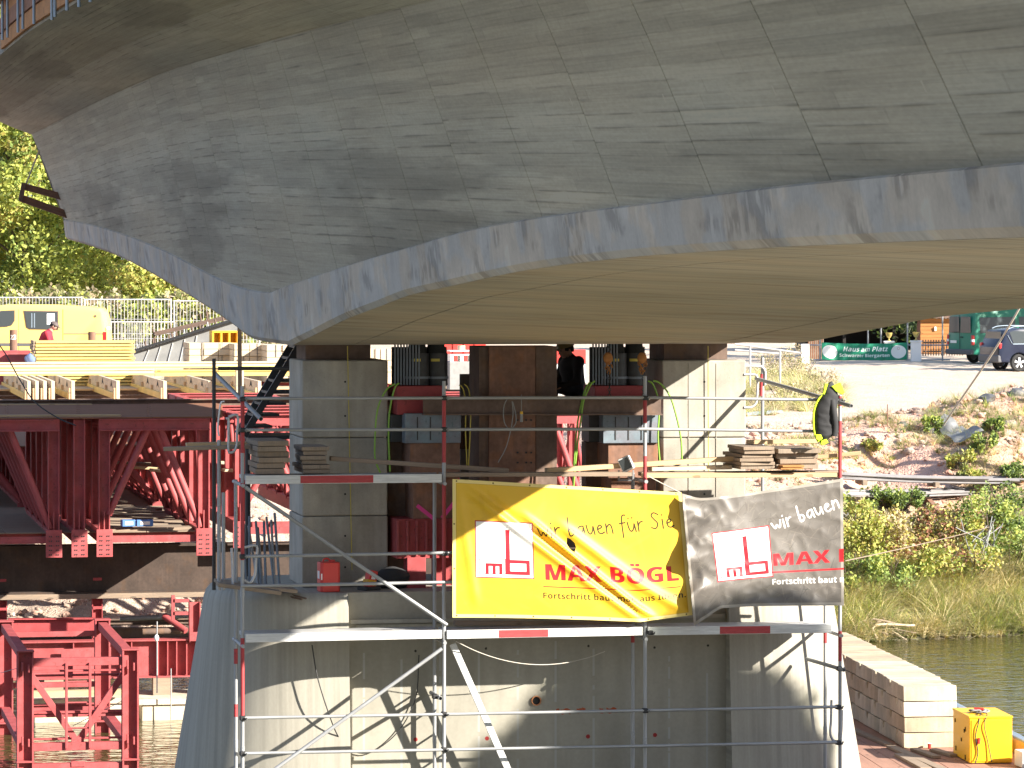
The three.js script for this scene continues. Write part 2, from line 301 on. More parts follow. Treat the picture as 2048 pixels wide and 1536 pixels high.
{
  const ds = [], rs = [];
  for (let d = 58; d < 112; d += 0.45) ds.push(d); for (let d = 112; d < 210; d += 2.5) ds.push(d); for (let d = 210; d <= 420; d += 15) ds.push(d);
  for (let r = -150; r < -28; r += 8) rs.push(r); for (let r = -28; r < 28; r += 0.45) rs.push(r); for (let r = 28; r <= 150; r += 8) rs.push(r);
  const pos = [], col = [], uv = [], idx = [], nr = rs.length;
  for (const d of ds) for (const r of rs) {
    const h = groundH(r, d), w = fromCam(r, d), t = bankT(r, d), n = nz2(r * 0.8, d * 0.8, 7) + 0.5, n2 = nz2(r * 2.3, d * 2.3, 8) + 0.5;
    pos.push(w.x, h, w.z); uv.push(w.x / 4, w.z / 4);
    let c = [0.70, 0.55, 0.42];                                           // pale dirt of the yard and the site road
    const right = sstep(-2, 3, r), slope = 1 - sstep(0.92, 1.06, t);
    const pinkish = lerp(0, 1, right) * slope * (0.55 + 0.45 * n), green = right * (1 - sstep(0.35, 0.75, t + 0.3 * (n - 0.5)));
    const mix = (a, b, k) => a.map((v, i) => lerp(v, b[i], k));
    c = mix(c, [0.68, 0.40, 0.30], pinkish);
    c = mix(c, [0.30, 0.26, 0.11], green * (0.5 + 0.5 * n2));
    c = mix(c, [0.56, 0.43, 0.34], (1 - right) * slope);
    if (t < 0.06) c = mix(c, [0.13, 0.11, 0.07], sstep(0.06, 0, t));
    col.push(...c);
  }
  for (let j = 0; j < ds.length - 1; j++) for (let i = 0; i < nr - 1; i++) { const a = j * nr + i; idx.push(a, a + 1, a + nr + 1, a, a + nr + 1, a + nr); }
  const g = new THREE.BufferGeometry();
  g.setAttribute('position', new THREE.Float32BufferAttribute(pos, 3)); g.setAttribute('color', new THREE.Float32BufferAttribute(col, 3)); g.setAttribute('uv', new THREE.Float32BufferAttribute(uv, 2)); g.setIndex(idx); g.computeVertexNormals();
  structure('far_bank_ground', g, mat([1, 1, 1], { vertexColors: true, map: T.ground, bumpMap: T.groundBump, bumpScale: 0.05, roughness: 0.95 }));

  const ripple = T.ripple;
  const wg = new THREE.PlaneGeometry(340, 170).rotateX(-Math.PI / 2); const wu = wg.attributes.uv; for (let i = 0; i < wu.count; i++) wu.setXY(i, wu.getX(i) * 340 / 14, wu.getY(i) * 170 / 14);
  const wc = fromCam(0, 60); wg.rotateY(-TH).translate(wc.x, 0, wc.z);
  structure('river_water', wg, mat([0.072, 0.066, 0.024], { roughness: 0.05, bumpMap: ripple, bumpScale: 0.05 }));
  const nb = quadGrid(60, 40, (u, v) => { const r = lerp(-130, 130, u), d = lerp(-70, 37, 1 - v), w = fromCam(r, d), h = d < 0 ? 6.3 : 6.3 - 0.182 * d; return V(w.x, h + 0.25 * nz2(r * 0.3, d * 0.3, 71), w.z); });
  const nu = nb.attributes.uv; for (let i = 0; i < nu.count; i++) nu.setXY(i, nu.getX(i) * 65, nu.getY(i) * 27);
  structure('near_bank_ground', nb, mat([0.44, 0.385, 0.27], { map: T.ground, roughness: 0.95 }));
}

// ---------------------------------------------------------------- bridge girder
const XN = -3.216, XF = 2.594, XC = (XN + XF) / 2;
const yBot = curve([[-38.6, 8.70], [-32.12, 8.51], [-25.05, 8.26], [-18.99, 7.97], [-13.82, 7.69], [-9.86, 7.46], [-6.28, 7.23], [-3.5, 7.05], [-2.6, 7.04], [0.39, 7.04], [0.4, 7.041], [2.36, 7.20], [5.38, 7.45], [7.79, 7.61], [9.93, 7.75], [12.37, 7.85], [14.52, 7.94], [16.44, 8.01], [18.98, 8.075], [21.5, 8.12], [26.35, 8.165], [30.46, 8.18], [60, 8.2]]);
const yBand = curve([[-39.4, 9.15], [-32.55, 8.98], [-25.7, 8.76], [-20.4, 8.55], [-15, 8.30], [-10.33, 8.04], [-7.6, 7.89], [-4.61, 7.755], [-1.12, 7.699], [-1.11, 7.70], [2.73, 7.90], [7.53, 8.12], [10.89, 8.255], [13.76, 8.37], [15.78, 8.42], [18.42, 8.465], [21.7, 8.50], [26.5, 8.55], [60, 8.62]]);
const yKink = curve([[-38.6, 11.05], [-21.2, 11.02], [-9.36, 10.95], [0.95, 10.76], [7.1, 10.62], [15.2, 10.40], [30, 9.98], [60, 9.2]]);
const yFarBot = (z) => yBot(z) - 0.24 * sstep(0, 5, z);
const mirX = (x) => 2 * XC - x;
const bridge = thing('bridge_girder', 'haunched concrete bridge girder with board-marked web spanning over the pier', 'bridge');
const Z_END = -38.6, JOINT = 3.1, JOINT0 = 17.4;
{
  const zs = [Z_END]; for (let z = JOINT0 - 3.1 * 18; z < 62; z += JOINT) if (z > Z_END + 0.8) zs.push(z);
  const strip = (z0, z1, rows, uvf, outward, groove = 0.03) => { // rows: functions z -> [x, y]; ends tucked in to make a joint
    const n = Math.max(2, Math.ceil((z1 - z0) / 0.45)), zz = [z0, z0 + 0.016]; for (let i = 1; i < n; i++) zz.push(lerp(z0, z1, i / n)); zz.push(z1 - 0.016, z1);
    const pos = [], uv = [], idx = [], m = rows.length;
    zz.forEach((z, i) => { const ins = (i === 0 || i === zz.length - 1) ? groove : 0; rows.forEach((f, k) => { const [x, y] = f(z); pos.push(x - outward[0] * ins, y - outward[1] * ins, z); uv.push(...uvf(x, y, z, k)); }); });
    for (let i = 0; i < zz.length - 1; i++) for (let k = 0; k < m - 1; k++) { const a = i * m + k; idx.push(a, a + 1, a + m + 1, a, a + m + 1, a + m); }
    const g = new THREE.BufferGeometry(); g.setAttribute('position', new THREE.Float32BufferAttribute(pos, 3)); g.setAttribute('uv', new THREE.Float32BufferAttribute(uv, 2)); g.setIndex(idx);
    const gg = toCreasedNormals(g, 0.5); return gg;
  };
  reseed(4242);
  for (let i = 0; i < zs.length - 1; i++) {
    const z0 = zs[i], z1 = zs[i + 1], seg = new THREE.Group(); seg.name = 'girder_segment'; bridge.add(seg);
    const ou = rr(-0.004, 0.004), ov = rr(-0.006, 0.006), webX = (z) => XN - 0.03;
    const rowsWeb = []; for (let k = 0; k <= 6; k++) { const t = k / 6; rowsWeb.push((z) => { const y0 = yBand(z) + 0.004, y1 = yKink(z); const fl = 0.14 * Math.pow(t, 5); return [lerp(XN - 0.02, -3.97, t * 0.93 + 0.07 * Math.pow(t, 4)) + 0 * fl, lerp(y0, y1, t)]; }); }
    const uvWeb = (x, y, z) => [z / 18.6 + ou, 1 - (yKink(z) - y + 0.010 * (z - 10) * sstep(1.2, 3.2, yKink(z) - y)) / 4 + ov];
    const flip = (fs) => fs.map(f => (z) => { const [x, y] = f(z); return [mirX(x), y]; });
    part('web_panel', strip(z0, z1, rowsWeb, uvWeb, [-0.97, -0.2]), M.web, seg);
    const rowsBand = [(z) => [XN + 0.055, yBot(z) - 0.005], (z) => [XN, yBot(z) + 0.05], (z) => [XN - 0.045, yBand(z) - 0.012], (z) => [XN - 0.02, yBand(z) + 0.004]];
    part('flange_panel', strip(i ? z0 + 0.7 : z0, z1 + 0.7, rowsBand, (x, y, z) => [z / 13 + 0.37, (y - yBot(z)) / 1.4], [-1, 0], 0.006), M.band, seg);
    const rowsIn = [(z) => [-3.97, yKink(z)], (z) => [-4.36, yKink(z) + 0.14], (z) => [-4.75, yKink(z) + 0.31]];
    const rowsOut = [(z) => [-4.752, yKink(z) + 0.311], (z) => [-5.4, yKink(z) + 0.45], (z) => [-6.0, yKink(z) + 0.56]];
    const uvSlab = (x, y, z) => [z / 18.6 + 0.4 + ou, (-3.97 - x) * 1.05 / 4 + 0.1];
    part('slab_panel', strip(z0, z1, rowsIn, uvSlab, [-0.3, -0.95]), M.slab, seg);
    part('slab_panel', strip(z0, z1, rowsOut, uvSlab, [-0.3, -0.95]), M.slab, seg);
    // soffit in three strips with joints along the bridge
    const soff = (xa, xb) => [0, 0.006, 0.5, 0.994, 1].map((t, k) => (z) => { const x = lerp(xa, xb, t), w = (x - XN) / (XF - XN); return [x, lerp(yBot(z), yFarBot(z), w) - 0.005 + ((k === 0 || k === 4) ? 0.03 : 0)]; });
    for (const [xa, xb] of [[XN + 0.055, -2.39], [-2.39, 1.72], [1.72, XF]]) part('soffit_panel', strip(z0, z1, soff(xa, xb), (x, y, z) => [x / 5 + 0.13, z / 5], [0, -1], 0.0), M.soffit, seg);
    // the far side of the girder, plainer
    const far = [(z) => [XF, yFarBot(z) - 0.005], (z) => [XF + 0.045, yBand(z)], (z) => [mirX(-3.97), yKink(z)], (z) => [mirX(-4.75), yKink(z) + 0.31], (z) => [mirX(-6.0), yKink(z) + 0.56]];
    part('far_side_panel', strip(z0, z1, far, (x, y, z) => [z / 6.2, y / 4], [1, 0], 0), M.web, seg);
    part('deck_slab', strip(z0, z1, [(z) => [-6.0, yKink(z) + 0.56], (z) => [-6.0, yKink(z) + 0.95], (z) => [mirX(-6.0), yKink(z) + 0.95], (z) => [mirX(-6.0), yKink(z) + 0.56]], (x, y, z) => [z / 6.2, x / 4], [0, 1], 0), M.slab, seg);
  }
  const z = Z_END, ring = [[XN + 0.05, yBot(z)], [XN, yBot(z) + 0.05], [XN - 0.045, yBand(z)], [-3.97, yKink(z)], [-4.75, yKink(z) + 0.31], [-6, yKink(z) + 0.56], [-6, yKink(z) + 0.95], [mirX(-6), yKink(z) + 0.95], [mirX(-6), yKink(z) + 0.56], [mirX(-4.75), yKink(z) + 0.31], [mirX(-3.97), yKink(z)], [XF + 0.045, yBand(z)], [XF, yFarBot(z)]];
  part('end_face', uvm(new THREE.ShapeGeometry(new THREE.Shape(ring.map(p => new THREE.Vector2(...p)))).translate(0, 0, z), 3), M.concrete, bridge);
  rebase(bridge);
}
{ // unseen timber side form added on the far web: its lower edge draws the slanting shadow over the pier
  const t = thing('added_side_form', 'unseen timber side form added along the far web to cast the slanting shadow', 'formwork');
  for (let i = 0; i < 9; i++) {
    const za = -7.4 + i * 2.2, zb = za + 2.17, a = V(3.04, yFarBot(za) + 0.50, za), b = V(3.04, yFarBot(zb) + 0.50, zb);
    part('form_panel', uvm(beam(a, b, 0.74, 0.56), 1.5), M.woodOld, t);
  }
  rebase(t);
}
{ // edge formwork of the deck slab with its hanging rods
  const t = thing('edge_formwork', 'orange-brown timber edge form with steel rods hanging on the deck slab', 'formwork');
  for (let i = 0; i < 8; i++) for (let k = 0; k < 5; k++) {
    const za = -14 + i * 3, zb = za + 2.98, o = -6.03 - 0.03 * (k % 2);
    part('form_board', uvm(beam(V(o, yKink(za) + 0.72 + k * 0.245, za), V(o, yKink(zb) + 0.72 + k * 0.245, zb), 0.05, 0.235), 1.5), k % 2 ? M.woodRed : M.woodOrange, t);
  }
  for (const [x, y] of [[5, 80], [15, 75], [36, 65], [46, 58], [68, 48], [104, 40], [110, 34], [134, 21], [158, 14], [181, 4], [-14, 86]]) {
    const p = PXw(x, y, -6.12); part('hanger_rod', bar(p, p.clone().add(V(0, 1.7, 0)), 0.021, 6), M.bluegrey, t);
  }
  for (const dz of [-13, -7, -1, 5]) part('waler', beam(V(-6.2, yKink(dz) + 1.35, dz), V(-6.2, yKink(dz + 5.9) + 1.35, dz + 5.9), 0.12, 0.14), M.woodRed, t);
  rebase(t);
}
{ // steel channels sticking out of the free end of the girder
  const t = thing('end_bracket', 'two rusty steel channels with a rope at the free end of the girder', 'bracket'), Z = -37.6;
  const a = PZ(48, 373, Z), b = PZ(140, 398, Z), c = PZ(41, 396, Z), d = PZ(140, 431, Z);
  part('channel', ibeam(a, b, 0.15, 0.12), M.rust, t); part('channel', ibeam(c, d, 0.16, 0.14), M.rust, t);
  part('end_plate', beam(c.clone().add(V(0, -0.06, 0)), a.clone().add(V(0, 0.08, 0)), 0.10, 0.10), M.brown, t);
  part('tie_rope', bar(PZ(52, 368, Z), PZ(79, 300, Z), 0.018, 6), M.ropePale, t);
  rebase(t);
}

// ---------------------------------------------------------------- pier
const PIER_TOP = 3.83, WX0 = PZ(694, 1400, 0).x, WX1 = PZ(1452, 1400, 0).x;
const pier = thing('bridge_pier', 'concrete river pier with rounded battered ends and two square pillars', 'pier');
{
  const zc = -1.55, tipL = PZ(416, 1185, zc).x, tipR = PZ(1642, 1200, zc).x;
  const nose = (xi, tip, side) => {
    const rows = [[3.83, -0.10], [3.81, -0.06], [3.74, -0.015], [3.66, 0]]; for (let y = 3.3; y > -1.2; y -= 0.4) rows.push([y, 0]);
    const N = 44, pos = [], uv = [], idx = [];
    for (const [y, ins] of rows) {
      const e = (PIER_TOP - y) * 0.168, xt = tip + side * (e + ins), zf = 0.13 + e * 0.55 + ins;
      let len = 0, px = 0, pz = 0;
      for (let k = 0; k <= N; k++) {
        const a = k / N * Math.PI, ca = Math.cos(a), sa = Math.sin(a);
        const x = xi + (xt - xi) * Math.pow(Math.abs(sa), 0.86), z = zc + (zf - zc) * Math.sign(ca) * Math.pow(Math.abs(ca), 0.72);
        if (k) len += Math.hypot(x - px, z - pz); px = x; pz = z; pos.push(x, y, z); uv.push(len / 3 + (side > 0 ? 0.4 : 0), y / 4);
      }
    }
    for (let j = 0; j < rows.length - 1; j++) for (let k = 0; k < N; k++) { const a = j * (N + 1) + k; idx.push(a, a + 1, a + N + 2, a, a + N + 2, a + N + 1); }
    const cen = pos.length / 3; pos.push(xi, 3.83, zc); uv.push(0, 0); for (let k = 0; k < N; k++) idx.push(cen, k, k + 1);
    const g = new THREE.BufferGeometry(); g.setAttribute('position', new THREE.Float32BufferAttribute(pos, 3)); g.setAttribute('uv', new THREE.Float32BufferAttribute(uv, 2)); g.setIndex(idx);
    // inner cheek that stands proud of the wall
    const chk = new THREE.BufferGeometry(), cp = [], ci = []; for (let y = -1.1; y <= 3.81; y += 0.49) { const e = (PIER_TOP - y) * 0.168; cp.push(xi, y, 0.13 + e * 0.55, xi, y, -0.2); }
    for (let k = 0; k < cp.length / 6 - 1; k++) ci.push(2 * k, 2 * k + 1, 2 * k + 3, 2 * k, 2 * k + 3, 2 * k + 2);
    chk.setAttribute('position', new THREE.Float32BufferAttribute(cp, 3)); chk.setAttribute('uv', new THREE.Float32BufferAttribute(cp.filter((_, i) => i % 3 !== 0).map(v => v / 3), 2)); chk.setIndex(ci); chk.computeVertexNormals();
    return join([toCreasedNormals(g, 0.7), chk]);
  };
  part('pier_nose', nose(WX0, tipL, -1), M.pierNose, pier);
  part('pier_nose', nose(WX1, tipR, 1), M.pierNose, pier);
  // wall between the ends, with survey chalk lines, red plugs and spray marks
  const w = WX1 - WX0, y0 = -1.2, h = PIER_TOP - y0, xs = [728, 803, 880, 958, 1036, 1111, 1187, 1263, 1338, 1414].map(p => PZ(p, 1400, 0).x);
  const dots = [[682, 1483], [831, 1479], [974, 1477], [1176, 1473], [1310, 1470], [1458, 1467]].map(p => PZ(p[0], p[1], 0));
  const spray = [[1112, 1141, 1423], [1153, 1171, 1421], [1199, 1206, 1421], [1213, 1233, 1421]].map(s => [PZ(s[0], s[2], 0), PZ(s[1], s[2], 0)]);
  const pits = [[972, 1297], [1177, 1292], [1309, 1295], [1416, 1291], [726, 1253], [831, 1302]].map(p => PZ(p[0], p[1], 0));
  const wallTex = texFrom(1024, 1024, (u, v) => {
    const X = WX0 + u * w, Y = y0 + v * h, big = fbm(u, v, 4, 4, 5, 301), run = fbm(u, v, 40, 5, 4, 302), fine = fbm(u, v, 150, 150, 2, 303);
    const g = (0.80 + 0.30 * (big - 0.5)) * (0.88 + 0.24 * run) * (0.94 + 0.12 * fine);
    let c = [g * 1.0, g * 0.985, g * 0.94];
    for (let i = 0; i < xs.length; i++) { const top = [3.05, 3.05, 3.15, 3.1, 3.05, 3.35, 3.05, 2.2, 3.0, 2.7][i], br = vnoise(v * 70, i, 70, 99, 304 + i); if (Math.abs(X - xs[i]) < 0.015 && Y < top && br > 0.34 - (Y < 2.2 ? 0.12 : 0)) c = [0.92, 0.95, 1.0]; }
    for (const p of dots) if (Math.hypot(X - p.x, Y - p.y) < 0.028) c = [0.72, 0.06, 0.07];
    for (const [a, b] of spray) if (X > a.x && X < b.x && Math.abs(Y - a.y + 0.01 * Math.sin(X * 60)) < 0.032 && fbm(u, v, 120, 120, 2, 305) > 0.36) c = [0.95, 0.20, 0.08];
    for (const p of pits) if (Math.hypot(X - p.x, Y - p.y) < 0.016) c = [0.08, 0.08, 0.08];
    return c;
  });
  const wall = bx(w, h, 2.9, (WX0 + WX1) / 2, y0 + h / 2, -1.45); // front face at z = 0
  const p = wall.attributes.position, q = wall.attributes.uv; for (let i = 0; i < p.count; i++) q.setXY(i, (p.getX(i) - WX0) / w, (p.getY(i) - y0) / h);
  part('pier_wall', wall, mat([0.375, 0.36, 0.315], { map: wallTex, roughness: 0.9 }), pier);
  const d = PZ(1072, 1401, 0); // drain pipe stub
  const dr = part('drain_pipe', pipe(V(d.x, d.y, -0.01), V(d.x, d.y, 0.035), 0.064, 24, 0.012), M.orangePipe, pier);
  part('pipe_bore', new THREE.CircleGeometry(0.054, 20).translate(d.x, d.y, 0.006), M.dark, dr);
  // shallow ledge under the head
  const la = PZ(700, 1243, 0), lb = PZ(1448, 1243, 0);
  part('head_ledge', uvm(bx(lb.x - la.x, 0.05, 0.06, (la.x + lb.x) / 2, la.y, 0.031), 3), M.concrete, pier);
  part('formwork_slot', uvm(bx(1.15, 0.13, 0.02, PZ(800, 1252, 0).x, PZ(800, 1252, 0).y - 0.04, 0.012), 3), M.pierNose, pier);

  // two pillars of cast lifts
  const ZF = -0.9, DP = 1.32, cuts = [720.5, 876, 1033, 1196];
  for (const [xa, xb] of [[604, 776], [1325, 1492]]) {
    const a = PZ(xa, 900, ZF).x, b = PZ(xb, 900, ZF).x, xm = (a + b) / 2, pw = b - a, col = new THREE.Group(); col.name = 'pillar'; pier.add(col);
    for (let k = 0; k < 3; k++) {
      const yt = PZ(xa, cuts[k], ZF).y, yb = k === 2 ? PIER_TOP : PZ(xa, cuts[k + 1], ZF).y;
      part('cast_lift', uvm(rbx(pw - (k % 2) * 0.006, yt - yb - 0.006, DP - (k % 2) * 0.006, xm, (yt + yb) / 2, ZF - DP / 2, 0.022), 3), M.concrete, col);
      const ph = new THREE.CircleGeometry(0.014, 10);
      for (const f of [0.28, 0.72]) part('tie_hole', ph.clone().translate(xm, lerp(yb, yt, f), ZF + 0.004), M.dark, col);
    }
    const yt = PZ(xa, 720.5, ZF).y;
    part('bearing_block', uvm(bx(pw * 0.76, 7.03 - yt, 0.9, xm - pw * 0.05, (7.03 + yt) / 2, ZF - DP / 2 - 0.05), 2), M.brown, col);
    for (const f of [0.33, 0.66]) if (xa > 1000) part('form_seam', bx(0.008, 2.9, 0.006, lerp(a, b, f) - 0.02, 5.3, ZF + 0.004), M.concrete, col);
  }
  rebase(pier);
}

// ---------------------------------------------------------------- scaffold in front of the pier
const ZS = 0.94, ZI = 0.21;
const scaf = thing('tube_scaffold', 'steel tube scaffold with red and white standards in front of the pier', 'scaffold');
{
  const poleX = [485, 888, 1290, 1680].map(p => PZ(p, 1100, ZS).x), yAt = (py, z = ZS) => PZ(1024, py, z).y;
  const Y = (px, py, z = ZS) => PZ(px, py, z);
  const standard = (x, z, top, bands, label) => {
    const s = part('standard', bar(V(x, -0.4, z), V(x, top, z), 0.0242, 12), M.galv, scaf, label);
    for (const [a, b] of bands) part('painted_band', bar(V(x, b, z), V(x, a, z), 0.0254, 12), M.redPole, s);
    for (const y of [1.94, 3.94]) part('spigot_collar', bar(V(x, y - 0.06, z), V(x, y + 0.05, z), 0.0275, 12), M.galv, s);
  };
  M.redPole = mat([0.50, 0.055, 0.06], { map: T.paint, roughness: 0.6 });
  const pb = (px, list, z = ZS) => list.map(([a, b]) => [Y(px, a, z).y, Y(px, b, z).y]);
  standard(poleX[0], ZS, Y(485, 772).y, pb(485, [[800, 906], [966, 1120], [1276, 1436]]));
  standard(poleX[1], ZS, Y(888, 762).y, pb(888, [[797, 925], [966, 1166]]));
  standard(poleX[2], ZS, Y(1290, 752).y, pb(1290, [[800, 846], [912, 982]]));
  standard(poleX[3], ZS, Y(1680, 790).y, pb(1680, [[792, 812], [842, 985], [1262, 1322]]));
  poleX.forEach((x, i) => standard(x, ZI, Y(870, [955, 945, 950, 1040][i], ZI).y, pb(870, [[[1290, 1320], [1400, 1425]], [], [[1272, 1292]], [[1268, 1300]]][i], ZI)));

  // rails: [x0, y0, x1, y1]
  const rail = (a, b, c, d, z = ZS + 0.05, r = 0.0205) => { const R = part('guard_rail', bar(Y(a, b, z), Y(c, d, z), r, 10), M.galv, scaf); return R; };
  for (const [a, b] of [[797, 860], [1113, 1172], [1436, 1507]]) for (let i = 0; i < 3; i++) {
    const X = [482, 890, 1291, 1676];
    const drop = (k) => (a > 1000 ? -7.5 : a > 790 && k === 3 ? 1 : -1) * k;
    for (const y of [a, b]) rail(X[i], y + drop(i), X[i + 1], y + drop(i + 1));
  }
  for (const [px, py] of [[485, 798], [485, 860], [888, 796], [888, 859], [1290, 796], [1680, 801], [485, 1113], [888, 1107], [485, 1436], [888, 1428], [1290, 1421], [1676, 1414], [485, 1507], [888, 1499], [1676, 1485], [1678, 1337], [870, 1393], [1300, 1265]]) {
    const p = Y(px, py, ZS + 0.02), c = part('coupler', rbx(0.075, 0.06, 0.10, p.x, p.y, p.z, 0.015), M.blackSteel, scaf);
    part('coupler_bolt', bar(V(p.x + 0.045, p.y - 0.02, p.z + 0.03), V(p.x + 0.045, p.y + 0.02, p.z + 0.09), 0.011, 6), M.galv, c);
  }
  // transoms carrying the decks
  for (const py of [962, 1280]) poleX.forEach((x, i) => { const y = Y(888, py).y; part('transom', bar(V(x, y - 0.03, -0.02), V(x, y - 0.03, ZS + 0.08), 0.024, 10), M.galv, scaf); });
  // steel decks with a white edge profile and a red section
  const deck = (xa, xb, pyTop, ra, rb, slope) => {
    const a = Y(xa, pyTop, ZS + 0.06), b = Y(xb, pyTop + slope, ZS + 0.06), y0 = a.y, y1 = b.y, dp = 0.31;
    for (let k = 0; k < 2; k++) { const z = ZS - 0.14 - k * 0.33; part('deck_plank', rbeam(V(a.x, y0 - 0.04, z), V(b.x, y1 - 0.04, z), dp, 0.05, 0.008), M.alu, scaf); }
    const fr = part('edge_profile', rbeam(V(a.x, y0 - 0.055, ZS + 0.035), V(b.x, y1 - 0.055, ZS + 0.035), 0.03, 0.11, 0.006), M.white, scaf);
    if (ra) { const p = Y(ra, pyTop, ZS + 0.06).x, q = Y(rb, pyTop, ZS + 0.06).x, yy = (x) => lerp(y0, y1, (x - a.x) / (b.x - a.x)) - 0.056; part('red_section', rbeam(V(p, yy(p), ZS + 0.0365), V(q, yy(q), ZS + 0.0365), 0.033, 0.096, 0.004), M.redPole, fr); }
  };
  deck(491, 884, 951, 601, 747, -3);
  deck(491, 884, 1268, 0, 0, -8);
  deck(894, 1286, 1261, 998, 1097, -7);
  deck(1296, 1664, 1254, 1440, 1541, -5);
  // timber planks on the upper deck, middle and right bays
  const plank = (xa, ya, xb, yb, z, w, t, m, nm = 'timber_plank') => part(nm, uvm(rbeam(Y(xa, ya, z), Y(xb, yb, z), w, t, 0.006), 1.5), m, scaf);
  plank(880, 949, 1258, 948, ZS - 0.12, 0.24, 0.05, M.woodOld); plank(880, 949, 1262, 948, ZS - 0.38, 0.24, 0.05, M.woodGrey);
  plank(1286, 951, 1672, 949, ZS - 0.12, 0.24, 0.055, M.woodNew); plank(1280, 948, 1674, 945, ZS - 0.38, 0.24, 0.05, M.woodOld); plank(1420, 947, 1680, 944, ZS - 0.62, 0.22, 0.05, M.woodOld);
  // diagonal braces
  part('diagonal_brace', bar(Y(490, 974, ZS + 0.06), Y(894, 1250, ZS + 0.06), 0.0245, 10), M.galv, scaf);
  part('diagonal_brace', bar(Y(884, 1297, ZS + 0.08), Y(440, 1618, ZS + 0.08), 0.0245, 10), M.galv, scaf);
  part('tie_tube', pipe(Y(430, 747, -0.75), Y(522, 838, ZS + 0.28), 0.029), M.galv, scaf);
  part('tie_tube', pipe(Y(1512, 757, -0.95), Y(1703, 812, ZS + 0.32), 0.027), M.galv, scaf);
  part('tie_tube', pipe(Y(1614, 1318, 0.28), Y(1688, 1340, ZS + 0.16), 0.026), M.galv, scaf);
  part('tie_tube', pipe(Y(862, 1385, 0.05), Y(881, 1397, ZS + 0.18), 0.026), M.galv, scaf);
  part('guard_rail', bar(Y(436, 737, -0.4), Y(577, 737, -0.4), 0.024, 8), M.blackSteel, scaf);
  // standards and end frames on the far side of the bays
  for (const [px, a, b, z] of [[428, 717, 1180, -0.35], [447, 985, 1180, -0.1], [1525, 715, 1215, -0.95], [438, 880, 1180, 0.4]]) part('standard', bar(Y(px, b, z), Y(px, a, z), 0.0242, 10), px < 430 ? M.blackSteel : M.galv, scaf);
  { const a = Y(1524, 748, -0.95), b = Y(1522, 792, -0.95); part('painted_band', bar(b, a, 0.0256, 10), M.redPole, scaf); }
  const hoop = (pts, z) => part('end_guard_frame', rope(pts.map(p => Y(p[0], p[1], z)), 0.017, 30, 8), M.alu, scaf);
  hoop([[1490, 732], [1508, 732], [1524, 734], [1530, 742], [1530, 770]], -0.92); hoop([[1488, 749], [1505, 749], [1513, 751], [1514, 790], [1512, 806], [1503, 814], [1488, 815]], -0.9);
  hoop([[452, 838], [456, 836], [457, 870], [457, 903]], 0.5); hoop([[457, 834], [474, 830], [474, 870], [473, 893], [466, 904], [456, 905]], 0.5);
  hoop([[488, 1095], [513, 1092], [512, 1120], [509, 1152], [500, 1165], [489, 1160]], 0.75); hoop([[463, 1096], [465, 1130], [466, 1175]], 0.6);
  hoop([[1663, 1400], [1662, 1440], [1661, 1470], [1668, 1482], [1678, 1484], [1682, 1470], [1684, 1420]], 0.7);
  // aluminium ladder standing edge-on between the bays
  const lad = new THREE.Group(); lad.name = 'ladder'; scaf.add(lad);
  for (const z of [0.74, 0.42]) part('ladder_rail', rbeam(Y(905, 1288, z), Y(1052, 1620, z), 0.085, 0.03, 0.006, V(0, 0, 1)), M.white, lad);
  for (let k = 0; k < 8; k++) { const t = 0.05 + k * 0.125, a = Y(lerp(905, 1052, t), lerp(1288, 1620, t), 0.74); part('rung', bar(V(a.x, a.y, 0.42), V(a.x, a.y, 0.74), 0.014, 8), M.alu, lad); }
  // wooden board over the left end
  part('timber_plank', uvm(rbeam(Y(432, 1163, 0.1), Y(590, 1180, 0.1), 0.5, 0.045), 1.5), M.woodOld, scaf); part('timber_plank', uvm(rbeam(Y(434, 1168, 0.62), Y(560, 1185, 0.62), 0.3, 0.05), 1.5), M.woodOld, scaf);
  rebase(scaf);
}
const yDeck = PZ(700, 948, ZS).y;
